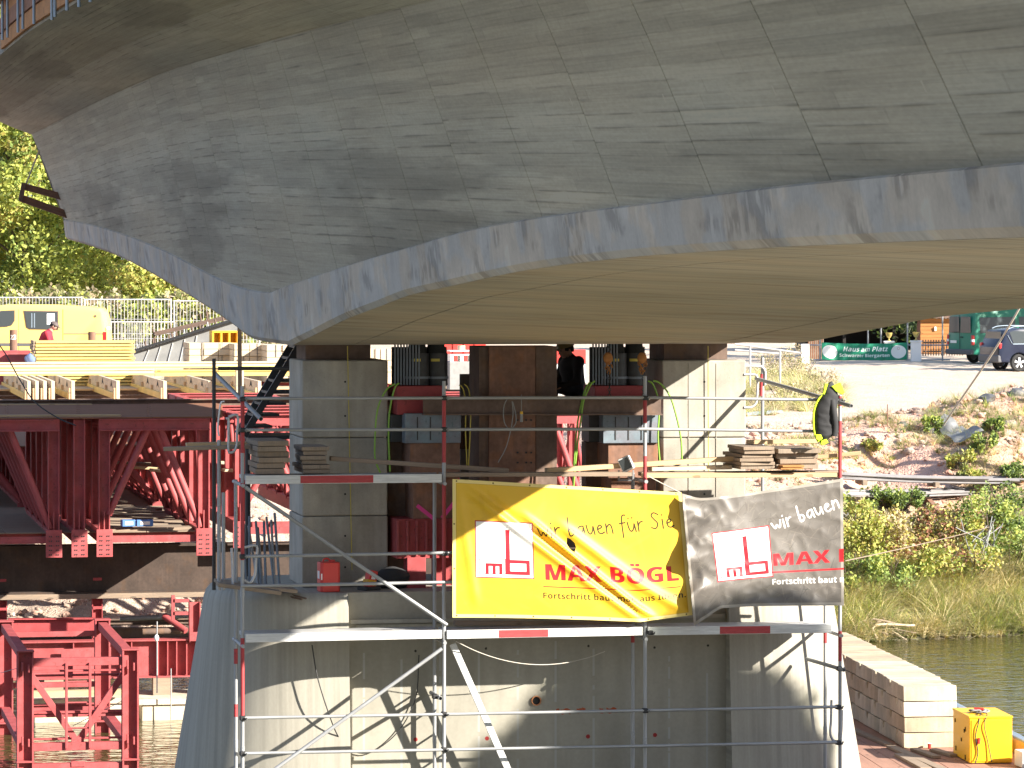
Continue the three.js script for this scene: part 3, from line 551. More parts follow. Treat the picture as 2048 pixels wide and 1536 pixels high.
{ // boards lying on the upper deck, each one a thing
  reseed(909);
  const pile = (xa, xb, yTop, n, label, group, zf, shades) => {
    const a = PZ(xa, yTop, zf), b = PZ(xb, yTop, zf), w = b.x - a.x, t = (a.y - yDeck - 0.005) / n;
    for (let k = 0; k < n; k++) {
      const len = rr(0.72, 0.98), dx = rr(-0.03, 0.03), y = yDeck + 0.004 + t * (k + 0.5), g = uvm(rbx(w * rr(0.88, 1.05), t - 0.006, len, 0, 0, 0, 0.006), 1.5, true).rotateY(rr(-0.05, 0.05)).translate((a.x + b.x) / 2 + dx, y, zf - len / 2 + rr(-0.05, 0.06));
      solo('scaffold_board', label, 'board', g, shades[Math.floor(rnd() * shades.length)], group);
    }
  };
  pile(514, 576, 881, 6, 'weathered board in the pile beside the red-banded standard on the shaded deck', 'boards piled on the shaded end of the deck', ZS - 0.04, [M.woodGrey, M.woodGrey, M.woodOld]);
  pile(602, 655, 893, 6, 'dark board in the narrow pile in front of the shaded pillar', 'dark boards piled before the shaded pillar', ZS - 0.10, [M.woodGrey]);
  pile(1480, 1548, 893, 6, 'grey-brown board in the sunlit pile between pillar and hanging jacket', 'boards piled beside the sunlit pillar', ZS - 0.03, [M.woodOld, M.woodGrey, M.woodRed]);
  pile(1556, 1640, 897, 4, 'board in the wide sunlit pile under the hanging jacket', 'boards piled under the jacket', ZS - 0.06, [M.woodGrey, M.woodOld]);
  pile(1560, 1604, 930, 2, 'short brown board at the foot of the wide sunlit pile', 'short boards at the foot of the wide pile', ZS + 0.05, [M.woodOrange]);
  const loose = (label, xa, ya, za, xb, yb, zb, w, t, m) => solo('loose_plank', label, 'plank', uvm(rbeam(PZ(xa, ya, za), PZ(xb, yb, zb), w, t, 0.006), 1.5), m);
  loose('long brown plank lying aslant from the dark board pile to the central column', 660, 917, 0.55, 1016, 941, 0.6, 0.16, 0.055, M.woodOld);
  loose('long pale plank lying aslant beside the white floodlight on the deck', 1092, 941, 0.7, 1480, 916, 0.45, 0.14, 0.06, M.woodNew);
  loose('bright new plank lying behind the sunlit board piles', 1494, 884, 0.2, 1634, 882, 0.25, 0.12, 0.055, M.woodNew);
  loose('bright plank sticking out past the end standard under the jacket', 1632, 914, 0.75, 1722, 906, 0.9, 0.14, 0.05, M.woodNew);
  loose('pale plank end poking out towards the red trusses', 327, 898, 0.3, 500, 893, 0.4, 0.16, 0.05, M.woodOld);
  loose('second pale plank end poking out towards the red trusses', 372, 889, 0.0, 505, 886, 0.0, 0.14, 0.045, M.woodNew);
  loose('short bright plank lying on the deck against the sunlit pillar', 1300, 938, 0.55, 1460, 934, 0.5, 0.2, 0.05, M.woodPale);
}
{ // steel rails leaning against the pier at the shaded end
  reseed(31);
  for (let i = 0; i < 11; i++) { const x = 486 + i * 6.2; solo('leaning_rail', 'galvanised scaffold rail leaning upright in the bundle on the pier head', 'rail', bar(PZ(x + rr(0, 14), 1176, 0.0), PZ(x - rr(-4, 8), 1030 + rr(-10, 26), -0.55), 0.017, 8), i % 3 ? M.greySteel : M.galv, 'rails leaning in a bundle on the pier head'); }
}

// ---------------------------------------------------------------- banners
const HW = { // single-stroke handwriting
  w: [0.95, [[0, 1], [0.2, 0], [0.45, 0.8], [0.7, 0], [0.95, 1.05]]], i: [0.15, [[0.06, 1], [0, 0]], [[0.1, 1.42], [0.12, 1.46]]], r: [0.5, [[0.04, 1], [0, 0]], [[0.02, 0.55], [0.22, 0.95], [0.48, 0.95]]],
  b: [0.65, [[0.14, 1.9], [0, 0.05], [0.35, 0], [0.62, 0.4], [0.36, 0.85], [0.04, 0.55]]], a: [0.7, [[0.62, 0.92], [0.25, 1], [0, 0.5], [0.2, 0], [0.55, 0.45], [0.62, 0.95], [0.68, 0]]],
  u: [0.72, [[0, 1], [0.04, 0.25], [0.28, 0], [0.56, 0.45], [0.62, 1], [0.68, 0]]], e: [0.66, [[0.05, 0.5], [0.55, 0.62], [0.38, 1], [0.05, 0.7], [0.1, 0.15], [0.36, 0], [0.66, 0.18]]],
  n: [0.62, [[0.03, 1], [0, 0]], [[0.01, 0.55], [0.3, 1], [0.54, 0.8], [0.56, 0]]], f: [0.5, [[0.62, 1.75], [0.36, 1.85], [0.2, 1.3], [0.12, -0.5]], [[-0.05, 0.92], [0.5, 1]]],
  S: [0.85, [[0.82, 1.5], [0.5, 1.85], [0.1, 1.5], [0.4, 1.0], [0.7, 0.6], [0.4, 0], [0, 0.22]]],
};
HW['ü'] = [0.72, HW.u[1], [[0.14, 1.4], [0.16, 1.44]], [[0.5, 1.42], [0.52, 1.46]]];
function handwrite(c, text, x, y, size, tilt, color, lw) {
  c.save(); c.translate(x, y); c.rotate(tilt); c.strokeStyle = color; c.lineWidth = lw; c.lineCap = c.lineJoin = 'round'; let cx = 0;
  for (const ch of text) {
    if (ch === ' ') { cx += size * 0.55; continue; }
    const [w, ...st] = HW[ch];
    for (const s of st) { const q = s.map(p => [cx + p[0] * size * 1.05, -p[1] * size]); c.beginPath(); c.moveTo(...q[0]); for (let i = 1; i < q.length - 1; i++) c.quadraticCurveTo(q[i][0], q[i][1], (q[i][0] + q[i + 1][0]) / 2, (q[i][1] + q[i + 1][1]) / 2); c.lineTo(...q[q.length - 1]); c.stroke(); }
    cx += (w + 0.22) * size * 1.05;
  }
  c.restore();
}
const fitText = (c, s, x, y, w, font, color, sy = 1, skew = 0) => { c.save(); c.font = font; c.fillStyle = color; c.textBaseline = 'alphabetic'; const k = w / c.measureText(s).width; c.transform(k, 0, skew, sy, x, y); c.fillText(s, 0, 0); c.restore(); };
function emblem(c, x, y, s, red, paper) { // red-outlined square with a block m and b
  c.fillStyle = paper; c.fillRect(x, y, s, s); c.strokeStyle = red; c.lineWidth = s * 0.018; c.strokeRect(x, y, s, s);
  c.fillStyle = red; c.fillRect(x + s * 0.52, y + s * 0.14, s * 0.075, s * 0.8);                         // stem of the b
  c.lineWidth = s * 0.062; c.strokeRect(x + s * 0.555, y + s * 0.705, s * 0.35, s * 0.205);              // bowl of the b
  c.lineWidth = s * 0.012; c.strokeRect(x + s * 0.065, y + s * 0.67, s * 0.45, s * 0.265);               // box of the m
  for (const k of [0.17, 0.29, 0.405]) c.fillRect(x + s * k, y + s * 0.75, s * 0.055, s * 0.18);
  c.fillRect(x + s * 0.17, y + s * 0.745, s * 0.29, s * 0.05);
}
{
  const yt = canvasTex(2048, 1222, (c, W, H) => { // drawn in the coordinates of a 1140 x 680 banner
    c.scale(W / 1140, H / 680);
    c.fillStyle = '#e3b62c'; c.fillRect(0, 0, 1140, 680);
    reseed(5); for (let i = 0; i < 260; i++) { c.fillStyle = `rgba(${rnd() < 0.5 ? '255,225,120' : '150,110,20'},${rr(0.02, 0.06)})`; c.beginPath(); c.ellipse(rnd() * 1140, rnd() * 680, rr(5, 90), rr(3, 22), rnd() * 3, 0, 7); c.fill(); }
    c.strokeStyle = '#efd98a'; c.lineWidth = 30; c.strokeRect(2, 2, 1136, 676); c.strokeStyle = 'rgba(140,105,20,0.45)'; c.lineWidth = 2; c.strokeRect(20, 18, 1100, 644);
    emblem(c, 112, 200, 280, '#b3182b', '#f1efe9');
    handwrite(c, 'wir bauen für Sie', 424, 276, 50, -0.125, '#33260a', 7);
    for (const o of [0, 4]) fitText(c, 'MAX BÖGL', 436 + o, 484, 655, 'bold 92px sans-serif', '#c8161d', 1.22);
    c.fillStyle = '#c0151d'; c.fillRect(436, 516, 660, 5);
    fitText(c, 'Fortschritt baut man aus Ideen.', 430, 578, 690, 'bold 42px sans-serif', '#46350c');
    c.fillStyle = '#5d4a1c'; for (let i = 0; i < 7; i++) { for (const y of [9, 671]) { c.beginPath(); c.arc(20 + i * 182, y, 4, 0, 7); c.fill(); } } for (let i = 1; i < 3; i++) { c.beginPath(); c.arc(8, i * 220, 4, 0, 7); c.fill(); }
    c.save(); c.globalCompositeOperation = 'destination-out'; c.beginPath(); [[560, 262], [578, 272], [596, 290], [602, 312], [594, 338], [580, 330], [566, 314], [556, 296]].forEach((p, i) => i ? c.lineTo(...p) : c.moveTo(...p)); c.fill(); c.restore();
  });
  const top = (u) => 958 + 27 * u, bot = (u) => 1235 + (u < 0.78 ? 9 * Math.pow(u / 0.78, 2) : 9 - 14 * (u - 0.78) / 0.22);
  const fold = (u, v, u0, v0, u1, v1, w, amp) => { const dx = (u1 - u0) * 1.68, dy = v1 - v0, L = Math.hypot(dx, dy), s = (((u - u0) * 1.68) * dy - (v - v0) * dx) / L, t = (((u - u0) * 1.68) * dx + (v - v0) * dy) / (L * L); return amp * Math.exp(-s * s / (w * w)) * sstep(-0.05, 0.15, t) * (1 - sstep(0.9, 1.08, t)); };
  const g = quadGrid(110, 66, (u, v0) => {
    const v = 1 - v0, px = 905 + 458 * u + 22 * u * v, py = lerp(top(u), bot(u), v);
    let z = 1.085 + 0.035 * Math.sin(u * 5) * Math.sin(v * 3.1) + fold(u, v, 0.05, 0.05, 0.80, 1.0, 0.035, 0.060) - fold(u, v, 0.10, 0.05, 0.80, 0.98, 0.03, 0.035) + fold(u, v, 0.30, 0.22, 0.84, 0.98, 0.022, 0.055) + fold(u, v, 0.45, 0.28, 0.97, 0.95, 0.04, 0.05) + fold(u, v, 0.02, 0.02, 0.10, 0.9, 0.03, 0.02) + 0.014 * nz2(u * 9, v * 6, 3);
    return PZ(px, py, z);
  });
  solo('yellow_banner', 'yellow site banner with red lettering and white emblem hung on the scaffold', 'banner', g, new THREE.MeshStandardMaterial({ map: yt, roughness: 0.5, side: THREE.DoubleSide, transparent: true, alphaTest: 0.5 }));

  const gt = canvasTex(1536, 1280, (c, W, H) => { // grey banner, 780 x 640
    c.scale(W / 780, H / 640);
    c.fillStyle = '#6d6863'; c.fillRect(0, 0, 780, 640);
    reseed(9); for (let i = 0; i < 900; i++) { const a = rnd() * 3.14, x = rnd() * 780, y = rnd() * 640, L = rr(6, 70); c.strokeStyle = `rgba(${rnd() < 0.6 ? '172,160,146' : '40,38,36'},${rr(0.05, 0.22)})`; c.lineWidth = rr(0.8, 5); c.beginPath(); c.moveTo(x, y); c.lineTo(x + Math.cos(a) * L, y + Math.sin(a) * L); c.stroke(); }
    c.fillStyle = '#9a948c'; c.fillRect(0, 0, 780, 14); c.fillRect(0, 624, 780, 16); c.fillRect(0, 0, 12, 640); c.fillRect(766, 0, 14, 640);
    c.save(); c.translate(130, 205); c.rotate(-0.03); emblem(c, 0, 0, 280, '#c01828', '#eeebe6'); c.restore();
    handwrite(c, 'wir bauen', 436, 230, 46, -0.26, '#f4f2ee', 8);
    fitText(c, 'MAX B', 412, 420, 420, 'bold 92px sans-serif', '#c9222b'); fitText(c, 'MAX B', 415, 420, 420, 'bold 92px sans-serif', '#c9222b');
    c.fillStyle = '#c8252d'; c.fillRect(412, 450, 368, 9);
    fitText(c, 'Fortschritt baut m', 410, 522, 388, 'bold 42px sans-serif', '#f4f2ee');
  });
  const gt0 = curve([[0, 987], [0.12, 996], [0.25, 993], [0.6, 977], [1, 957]]), gb0 = curve([[0, 1252], [0.08, 1236], [0.2, 1216], [0.5, 1212], [1, 1211]]);
  const gg = quadGrid(110, 90, (u, v0) => {
    const v = 1 - v0, px = lerp(1364 + 24 * v, 1686 + 2 * v, u), py = lerp(gt0(u), gb0(u), v);
    const cr = 0.5 - Math.abs(nz2(u * 6 + v * 2, v * 5 - u * 3, 21)) + 0.5 * (0.5 - Math.abs(nz2(u * 14 - v * 4, v * 12 + u * 5, 22)));
    const left = Math.exp(-u * 7), z = 1.10 + 0.085 * cr * (0.5 + left) + 0.06 * Math.sin(u * 5.5 + v * 1.7) * Math.sin(v * 3.1) + 0.05 * left * Math.sin(v * 17 + u * 20);
    return PZ(px, py, z);
  });
  solo('grey_banner', 'crumpled grey plastic banner with white lettering hung beside the yellow one', 'banner', gg, new THREE.MeshStandardMaterial({ map: gt, roughness: 0.42, side: THREE.DoubleSide }));
  solo('banner_cord', 'thin cord tying the banners up to the deck under the floodlight', 'cord', rope([PZ(1296, 952, 1.0), PZ(1330, 970, 1.04), PZ(1362, 986, 1.08)], 0.008, 10), M.ropePale);
}

// ---------------------------------------------------------------- jacket hung on the end standard
{
  const J = thing('work_jacket', 'black work jacket with lime yellow trim hanging on the end standard', 'jacket'), z0 = ZS + 0.14;
  const rows = [[788, 1646, 1676], [795, 1640, 1677], [806, 1634, 1676], [820, 1629, 1674], [840, 1628, 1675], [855, 1628, 1676], [866, 1630, 1676], [873, 1633, 1662], [880, 1638, 1655], [886, 1640, 1648]];
  const N = 28, lo = (py, f) => { let i = 0; while (i < rows.length - 2 && py > rows[i + 1][0]) i++; const t = clamp((py - rows[i][0]) / (rows[i + 1][0] - rows[i][0]), 0, 1); return lerp(rows[i][f], rows[i + 1][f], t); };
  const body = quadGrid(N, 40, (u, v) => { const py = lerp(886, 788, v), a = u * Math.PI * 2, l = lo(py, 1), r = lo(py, 2), p = PZ((l + r) / 2, py, z0), hw = (r - l) / 2 / 154; const wr = 1 + 0.16 * nz2(Math.cos(a) * 3 + 5, v * 9, 41) + 0.12 * nz2(Math.sin(a) * 6 + 5, v * 22, 42); return V(p.x + Math.cos(a) * hw, p.y, p.z + Math.sin(a) * Math.min(0.085, hw * 0.8) * wr); });
  part('jacket_body', body, M.jacket, J);
  part('jacket_sleeve', rope([PZ(1664, 800, z0 + 0.05), PZ(1668, 830, z0 + 0.08), PZ(1670, 858, z0 + 0.06), PZ(1668, 872, z0 + 0.05)], 0.047, 20, 10), M.jacket, J);
  part('lime_trim', rope([PZ(1643, 790, z0 + 0.01), PZ(1633, 806, z0 + 0.02), PZ(1627.5, 825, z0 + 0.02), PZ(1627, 850, z0 + 0.02), PZ(1630, 870, z0 + 0.02), PZ(1637, 884, z0 + 0.02)], 0.013, 24, 8), M.lime, J);
  const hood = quadGrid(20, 12, (u, v) => { const a = u * Math.PI * 2, py = lerp(793, 767, v), c = lerp(1662, 1657, v), w = lerp(15, 7, v * v) / 154, p = PZ(c, py, z0); return V(p.x + Math.cos(a) * w, p.y + 0.03 * Math.cos(a) * v, p.z + Math.sin(a) * w * 0.7); });
  part('hood', hood, M.jacket, J);
  const flap = (pts) => { const s = new THREE.Shape(pts.map(p => { const q = PZ(p[0], p[1], z0 + 0.06); return new THREE.Vector2(q.x, q.y); })); return new THREE.ExtrudeGeometry(s, { depth: 0.02, bevelEnabled: true, bevelSize: 0.006, bevelThickness: 0.006, bevelSegments: 1 }).translate(0, 0, z0 + 0.05); };
  part('lime_lining', flap([[1646, 788], [1650, 768], [1655, 768], [1648, 788], [1641, 788]]), M.lime, J);
  part('lime_lining', flap([[1664, 773], [1680, 766], [1688, 785], [1684, 788], [1672, 782]]), M.lime, J);
  part('lime_patch', flap([[1632, 870], [1641, 870], [1644, 877], [1638, 881], [1632, 877]]), M.lime, J);
  part('lime_patch', flap([[1643, 882], [1652, 879], [1655, 885], [1647, 889], [1641, 888]]), M.lime, J);
  rebase(J);
}
{ // floodlight on the deck
  const F = thing('floodlight', 'white finned floodlight lying tilted on the scaffold deck', 'floodlight', null, PZ(1252, 945, 0.72), -0.4), q = new THREE.Group(); q.name = 'lamp_head'; q.rotation.z = 0.45; q.position.set(0, 0.11, 0); F.add(q);
  part('housing', rbx(0.16, 0.19, 0.10, 0, 0, 0, 0.02), M.plasticWhite, q); part('front_glass', bx(0.13, 0.15, 0.008, 0, 0, 0.053), M.glass, q);
  for (let i = 0; i < 6; i++) part('cooling_fin', bx(0.008, 0.17, 0.05, -0.07 + i * 0.028, 0, -0.072), M.alu, q);
  part('bracket', [bx(0.2, 0.016, 0.04, 0, -0.1, 0), bx(0.016, 0.14, 0.04, -0.095, -0.04, 0), bx(0.016, 0.14, 0.04, 0.095, -0.04, 0)], M.galv, F);
}

// ---------------------------------------------------------------- jacking gear between the pillars
{
  const boxPx = (name, xa, ya, xb, yb, zf, dp, m, parent, r = 0.01) => { const a = PZ(xa, ya, zf), b = PZ(xb, yb, zf); return part(name, uvm(rbx(b.x - a.x, a.y - b.y, dp, (a.x + b.x) / 2, (a.y + b.y) / 2, zf - dp / 2, r), 1.5), m, parent); };
  const jackTower = (label, o) => {
    const t = thing('jacking_tower', label, 'jacking tower', 'jacking towers between the pillars');
    boxPx('base_post', o.x + 28, 1115, o.x + 66, 1194, -0.55, 0.30, M.redDark, t);
    boxPx('base_post', o.x + 84, 1115, o.x + 118, 1194, -0.95, 0.30, M.redDark, t);
    const rb = boxPx('ribbed_box', o.x + 6, 1038, o.x + 128, 1116, -0.6, 0.8, M.redDark, t);
    for (let i = 0; i < 7; i++) boxPx('rib', o.x + 8 + i * 19, 1042, o.x + 12 + i * 19, 1112, -0.545, 0.06, M.red, rb, 0.003);
    boxPx('rust_box', o.x + 34, 884, o.x + 134, 956, -0.55, 0.85, M.rust, t); boxPx('rust_box', o.x + 40, 955, o.x + 130, 1039, -0.62, 0.8, M.rust, t);
    boxPx('gap_dark_plate', o.x - 10, 884, o.x + 42, 1195, -1.25, 0.3, M.brown, t);  // plate added to darken the bright gap beside the tower
    boxPx('steel_block', o.x - 4, 829, o.x + 46, 884, -0.75, 0.5, M.blackSteel, t);
    const gb = boxPx('grey_block', o.x + 24, 827, o.x + 136, 886, -0.5, 0.7, M.greySteel, t);
    for (const k of [48, 74, 100]) boxPx('seam', o.x + k, 834, o.x + k + 2.2, 880, -0.492, 0.02, M.blackSteel, gb, 0.002);
    boxPx('red_block', o.x + 8, 772, o.x + 104, 829, -0.62, 0.75, M.redDark, t);
    for (const [k, zz] of [[48, -0.85], [86, -0.95]]) {
      const c = PZ(o.x + k, 770, zz), y1 = PZ(o.x + k, 706, zz).y, j = part('jack', new THREE.CylinderGeometry(0.155, 0.155, y1 - c.y, 24).translate(c.x, (y1 + c.y) / 2, c.z), M.blackSteel, t);
      part('jack_head', new THREE.CylinderGeometry(0.11, 0.13, 7.035 - y1, 20).translate(c.x, (y1 + 7.035) / 2, c.z), M.dark, j);
      part('warning_label', new THREE.CylinderGeometry(0.157, 0.157, 0.035, 16, 1, true, -0.6, 0.75).translate(c.x, y1 - 0.09, c.z), M.hoseYellow, j);
      part('collar', new THREE.CylinderGeometry(0.165, 0.165, 0.03, 24).translate(c.x, c.y + 0.1, c.z), M.greySteel, j);
    }
    boxPx('dark_backing', o.x - 2, 694, o.x + 108, 772, -1.35, 0.06, M.blackSteel, t);  // near-black sheet added behind the jacks to darken the gap
    for (let i = 0; i < 9; i++) { const p = PZ(o.x + 4 + i * 6, 770, -0.7); part('tie_rod', bar(p, V(p.x, 7.03, p.z), 0.012, 6), M.greySteel, t); }
    if (o.spray) for (const [a, b] of [[[834, 1011], [868, 1038]], [[884, 1036], [910, 1003]]]) part('spray_mark', beam(PZ(a[0], a[1], -0.535), PZ(b[0], b[1], -0.535), 0.05, 0.004, V(0, 0, 1)), M.pink, t);
    rebase(t);
  };
  jackTower('jacking tower of steel blocks standing beside the shaded pillar', { x: 786, spray: true });
  jackTower('jacking tower of steel blocks standing beside the sunlit pillar', { x: 1182 });
  const col = thing('steel_column', 'wide rusty steel column standing under the middle of the girder', 'column');
  const cz = -0.75; boxPx('column_plate', 978, 692.5, 1071, 1196, cz, 0.05, M.rust, col, 0.004); boxPx('column_plate', 1071.5, 692.5, 1114, 1196, cz - 0.03, 0.05, M.brown, col, 0.004);
  boxPx('column_core', 958, 693, 1112, 1196, cz - 0.06, 0.75, M.brown, col, 0.004);
  for (const y of [840, 905, 925]) for (const x of [1035, 1052, 1062]) { const p = PZ(x, y, cz); part('bolt', new THREE.CylinderGeometry(0.013, 0.013, 0.02, 8).rotateX(Math.PI / 2).translate(p.x, p.y, p.z + 0.012), M.blackSteel, col); }
  rebase(col);
  const a = PZ(846, 812, -0.36), b = PZ(1322, 812, -0.36);
  solo('cross_beam', 'brown steel beam laid across in front of the rusty column', 'beam', uvm(ibeam(a, b, 0.235, 0.2, 0.018, 0.012), 1.5), M.brown);
  const gp = thing('grey_screen', 'light grey sheet panels behind the yellow hoses beside the rusty column', 'panel'); boxPx('sheet', 920, 748, 954, 862, -2.7, 0.05, M.tarp, gp); boxPx('sheet', 920, 898, 954, 1000, -2.7, 0.05, M.tarp, gp); boxPx('stand', 918, 862, 956, 898, -2.72, 0.3, M.brown, gp); boxPx('stand', 918, 1000, 956, 1194, -2.72, 0.3, M.brown, gp); rebase(gp);
  const hose = (name, label, pts, z, m, r = 0.012, group) => solo(name, label, 'hose', rope(pts.map((p, i) => PZ(p[0], p[1], z + (p[2] ?? 0))), r, 40, 6), m, group);
  hose('hydraulic_hose', 'green hose hanging in a bow before the shaded pillar', [[790, 768], [776, 776], [757, 812], [750, 876], [751, 921], [761, 946]], -0.42, M.hoseGreen);
  hose('hydraulic_hose', 'green hose hanging between shaded pillar and black jacks', [[798, 766], [792, 771], [780, 817], [777, 868], [780, 943]], -0.45, M.hoseGreen);
  hose('hydraulic_hose', 'green hose hanging in a long bow beside the rusty column', [[1190, 762], [1184, 766], [1168, 800], [1162, 838], [1152, 914], [1147, 974]], -0.3, M.hoseGreen);
  hose('hydraulic_hose', 'second green hose hanging close beside the rusty column', [[1180, 764], [1172, 776], [1156, 840], [1150, 900], [1146, 970]], -0.35, M.hoseGreen);
  hose('hydraulic_hose', 'green hose bowing out over the sunlit pillar', [[1306, 762], [1316, 764], [1337, 787], [1352, 830], [1362, 880], [1364, 925]], -0.4, M.hoseGreen);
  hose('hydraulic_hose', 'green hose hanging straight beside the sunlit pillar', [[1296, 762], [1303, 765], [1317, 802], [1316, 876], [1320, 930]], -0.42, M.hoseGreen);
  hose('hydraulic_hose', 'yellow hose hanging before the grey sheet panels', [[918, 770], [924, 774], [931, 800], [931, 860], [934, 932]], -0.5, M.hoseYellow, 0.008, 'yellow hoses before the grey panels');
  hose('hydraulic_hose', 'yellow hose hanging before the grey sheet panels', [[928, 768], [936, 776], [941, 810], [940, 870], [937, 932]], -0.5, M.hoseYellow, 0.008, 'yellow hoses before the grey panels');
  hose('grey_cable', 'grey cable looped over the rail before the rusty column', [[1018, 792], [1008, 812], [1010, 848], [1020, 858], [1032, 845], [1024, 800], [1026, 830], [1012, 895], [996, 925]], -0.1, M.tarp, 0.007);
  solo('plumb_line', 'yellow plumb line hanging down the shaded pillar', 'cord', bar(PZ(695, 692, -0.86), PZ(704, 1140, -0.86), 0.006, 6), M.hoseYellow);
  solo('plumb_line', 'yellow plumb line hanging down the sunlit pillar', 'cord', bar(PZ(1416, 692, -0.86), PZ(1417, 950, -0.86), 0.006, 6), M.hoseYellow);
  const sw = thing('pendant_switch', 'orange and grey pendant switch hanging from the rail', 'switch'); const sp = PZ(1043, 836, ZS - 0.1); part('grip', bar(V(sp.x, sp.y - 0.05, sp.z), V(sp.x, sp.y + 0.05, sp.z), 0.018, 10), M.tarp, sw); part('cap', bar(V(sp.x, sp.y + 0.05, sp.z), V(sp.x, sp.y + 0.085, sp.z), 0.02, 10), M.yellow, sw); part('lead', bar(V(sp.x, sp.y + 0.08, sp.z), V(sp.x, sp.y + 0.3, sp.z), 0.005, 5), M.tarp, sw); rebase(sw);
  for (const [x, lab] of [[1216, 'orange chain hoist hanging over the black jacks'], [1284, 'orange chain hoist hanging at the scaffold standard']]) {
    const h = thing('chain_hoist', lab, 'hoist', 'orange chain hoists'); const p = PZ(x, 716, -0.28);
    part('hoist_body', new THREE.IcosahedronGeometry(0.06, 1).scale(1.1, 1.3, 0.8).translate(p.x, p.y, p.z), M.woodOrange, h); part('hook', rope([V(p.x, p.y + 0.07, p.z), V(p.x + 0.03, p.y + 0.11, p.z), V(p.x, p.y + 0.15, p.z), V(p.x, 7.0, p.z)], 0.012, 12), M.blackSteel, h);
    reseed(x); for (let i = 0; i < 11; i++) { const a2 = rnd() * 6.3; part('chain_link', new THREE.TorusGeometry(0.024, 0.007, 5, 10).rotateY(a2).rotateX(rnd() * 3).translate(p.x + rr(-0.05, 0.05), p.y - 0.05 - i * 0.014, p.z + rr(-0.03, 0.03)), M.woodOrange, h); }
    for (let i = 0; i < 9; i++) part('chain_link', new THREE.TorusGeometry(0.02, 0.006, 5, 10).rotateY(i % 2 ? 1.57 : 0).translate(p.x + 0.02, p.y - 0.2 - i * 0.036, p.z), M.blackSteel, h);
    rebase(h);
  }
}
{ // small things on the pier head
  const K = thing('red_canister', 'red plastic canister with white label on the pier head', 'canister', null, V(PZ(657, 1192, -0.25).x, PIER_TOP, -0.25), 0.1);
  part('canister_body', extrude([[-0.1, -0.13], [0.1, -0.13], [0.13, -0.09], [0.13, 0.09], [0.1, 0.13], [-0.1, 0.13], [-0.13, 0.09], [-0.13, -0.09]], 0.36, 0.012).rotateX(-Math.PI / 2).translate(0, 0.012, 0), M.redBright, K);
  part('canister_cap', new THREE.CylinderGeometry(0.035, 0.035, 0.03, 14).translate(0.05, 0.395, 0), M.redBright, K);
  part('label', bx(0.004, 0.10, 0.10, -0.133, 0.22, 0), M.plasticWhite, K); part('label', bx(0.03, 0.08, 0.004, -0.112, 0.2, 0.114).rotateY(0), M.plasticWhite, K); part('handle', rope([V(-0.08, 0.37, 0), V(-0.06, 0.42, 0), V(0, 0.42, 0), V(0.02, 0.37, 0)], 0.012, 14, 8), M.redBright, K);
  const e = V(PZ(738, 1196, -0.35).x, PIER_TOP, -0.35), X = thing('spray_can_bag', 'yellow and red carton lying beside a black bag on the pier head', 'carton', null, e, 0.5);
  part('carton', rbx(0.13, 0.22, 0.1, 0, 0.15, 0, 0.008).rotateZ(-0.2), M.redBright, X); part('carton_stripe', bx(0.135, 0.07, 0.105, -0.012, 0.1, 0).rotateZ(-0.2), M.yellow, X); part('carton_label', bx(0.06, 0.05, 0.006, 0, 0.17, 0.052).rotateZ(-0.2), M.plasticWhite, X); part('tray', rbx(0.24, 0.05, 0.2, 0, 0.026, 0, 0.01), M.blackSteel, X);
  const bag = new THREE.SphereGeometry(0.17, 20, 14).scale(1.4, 0.9, 0.8); const bp = bag.attributes.position; for (let i = 0; i < bp.count; i++) { const k = 1 + 0.25 * nz2(bp.getX(i) * 12 + 9, bp.getY(i) * 12 + bp.getZ(i) * 7, 5); bp.setXYZ(i, bp.getX(i) * k, Math.max(-0.12, bp.getY(i) * k), bp.getZ(i) * k); } bag.computeVertexNormals();
  solo('tool_bag', 'black cloth tool bag slumped on the pier head', 'bag', bag.translate(PZ(785, 1190, -0.6).x, PIER_TOP + 0.125, -0.6), M.jacket);
  for (const [i, [a, b]] of [[[560, 1186], [612, 1199]], [[556, 1190], [604, 1201]]].entries()) solo('steel_bar', 'thin steel bar lying over the edge of the pier head', 'bar', bar(PZ(a[0], a[1] - 2, -0.2), PZ(b[0], b[1] - 2, 0.13), 0.012, 8), M.brown, 'thin bars lying on the pier head');
  solo('wall_cable', 'dark cable hanging down the rounded pier end', 'cable', rope([PZ(624, 1290, 0.34), PZ(634, 1350, 0.40), PZ(655, 1420, 0.44), PZ(676, 1472, 0.3), PZ(700, 1500, 0.06), PZ(735, 1506, 0.05), PZ(790, 1470, 0.05), PZ(830, 1400, 0.05), PZ(838, 1310, 0.05)], 0.008, 60), M.cable);
  solo('hanging_wire', 'thin pale wire sagging below the lower deck', 'wire', rope(sag(PZ(912, 1283, 0.9), PZ(1210, 1303, 0.3), 0.23), 0.006, 30), M.ropePale);
  solo('waling_board', 'weathered board lying along the pier under the yellow banner', 'board', uvm(rbeam(PZ(908, 1246, 0.35), PZ(1262, 1248, 0.35), 0.12, 0.06), 1.5), M.woodOld);
}

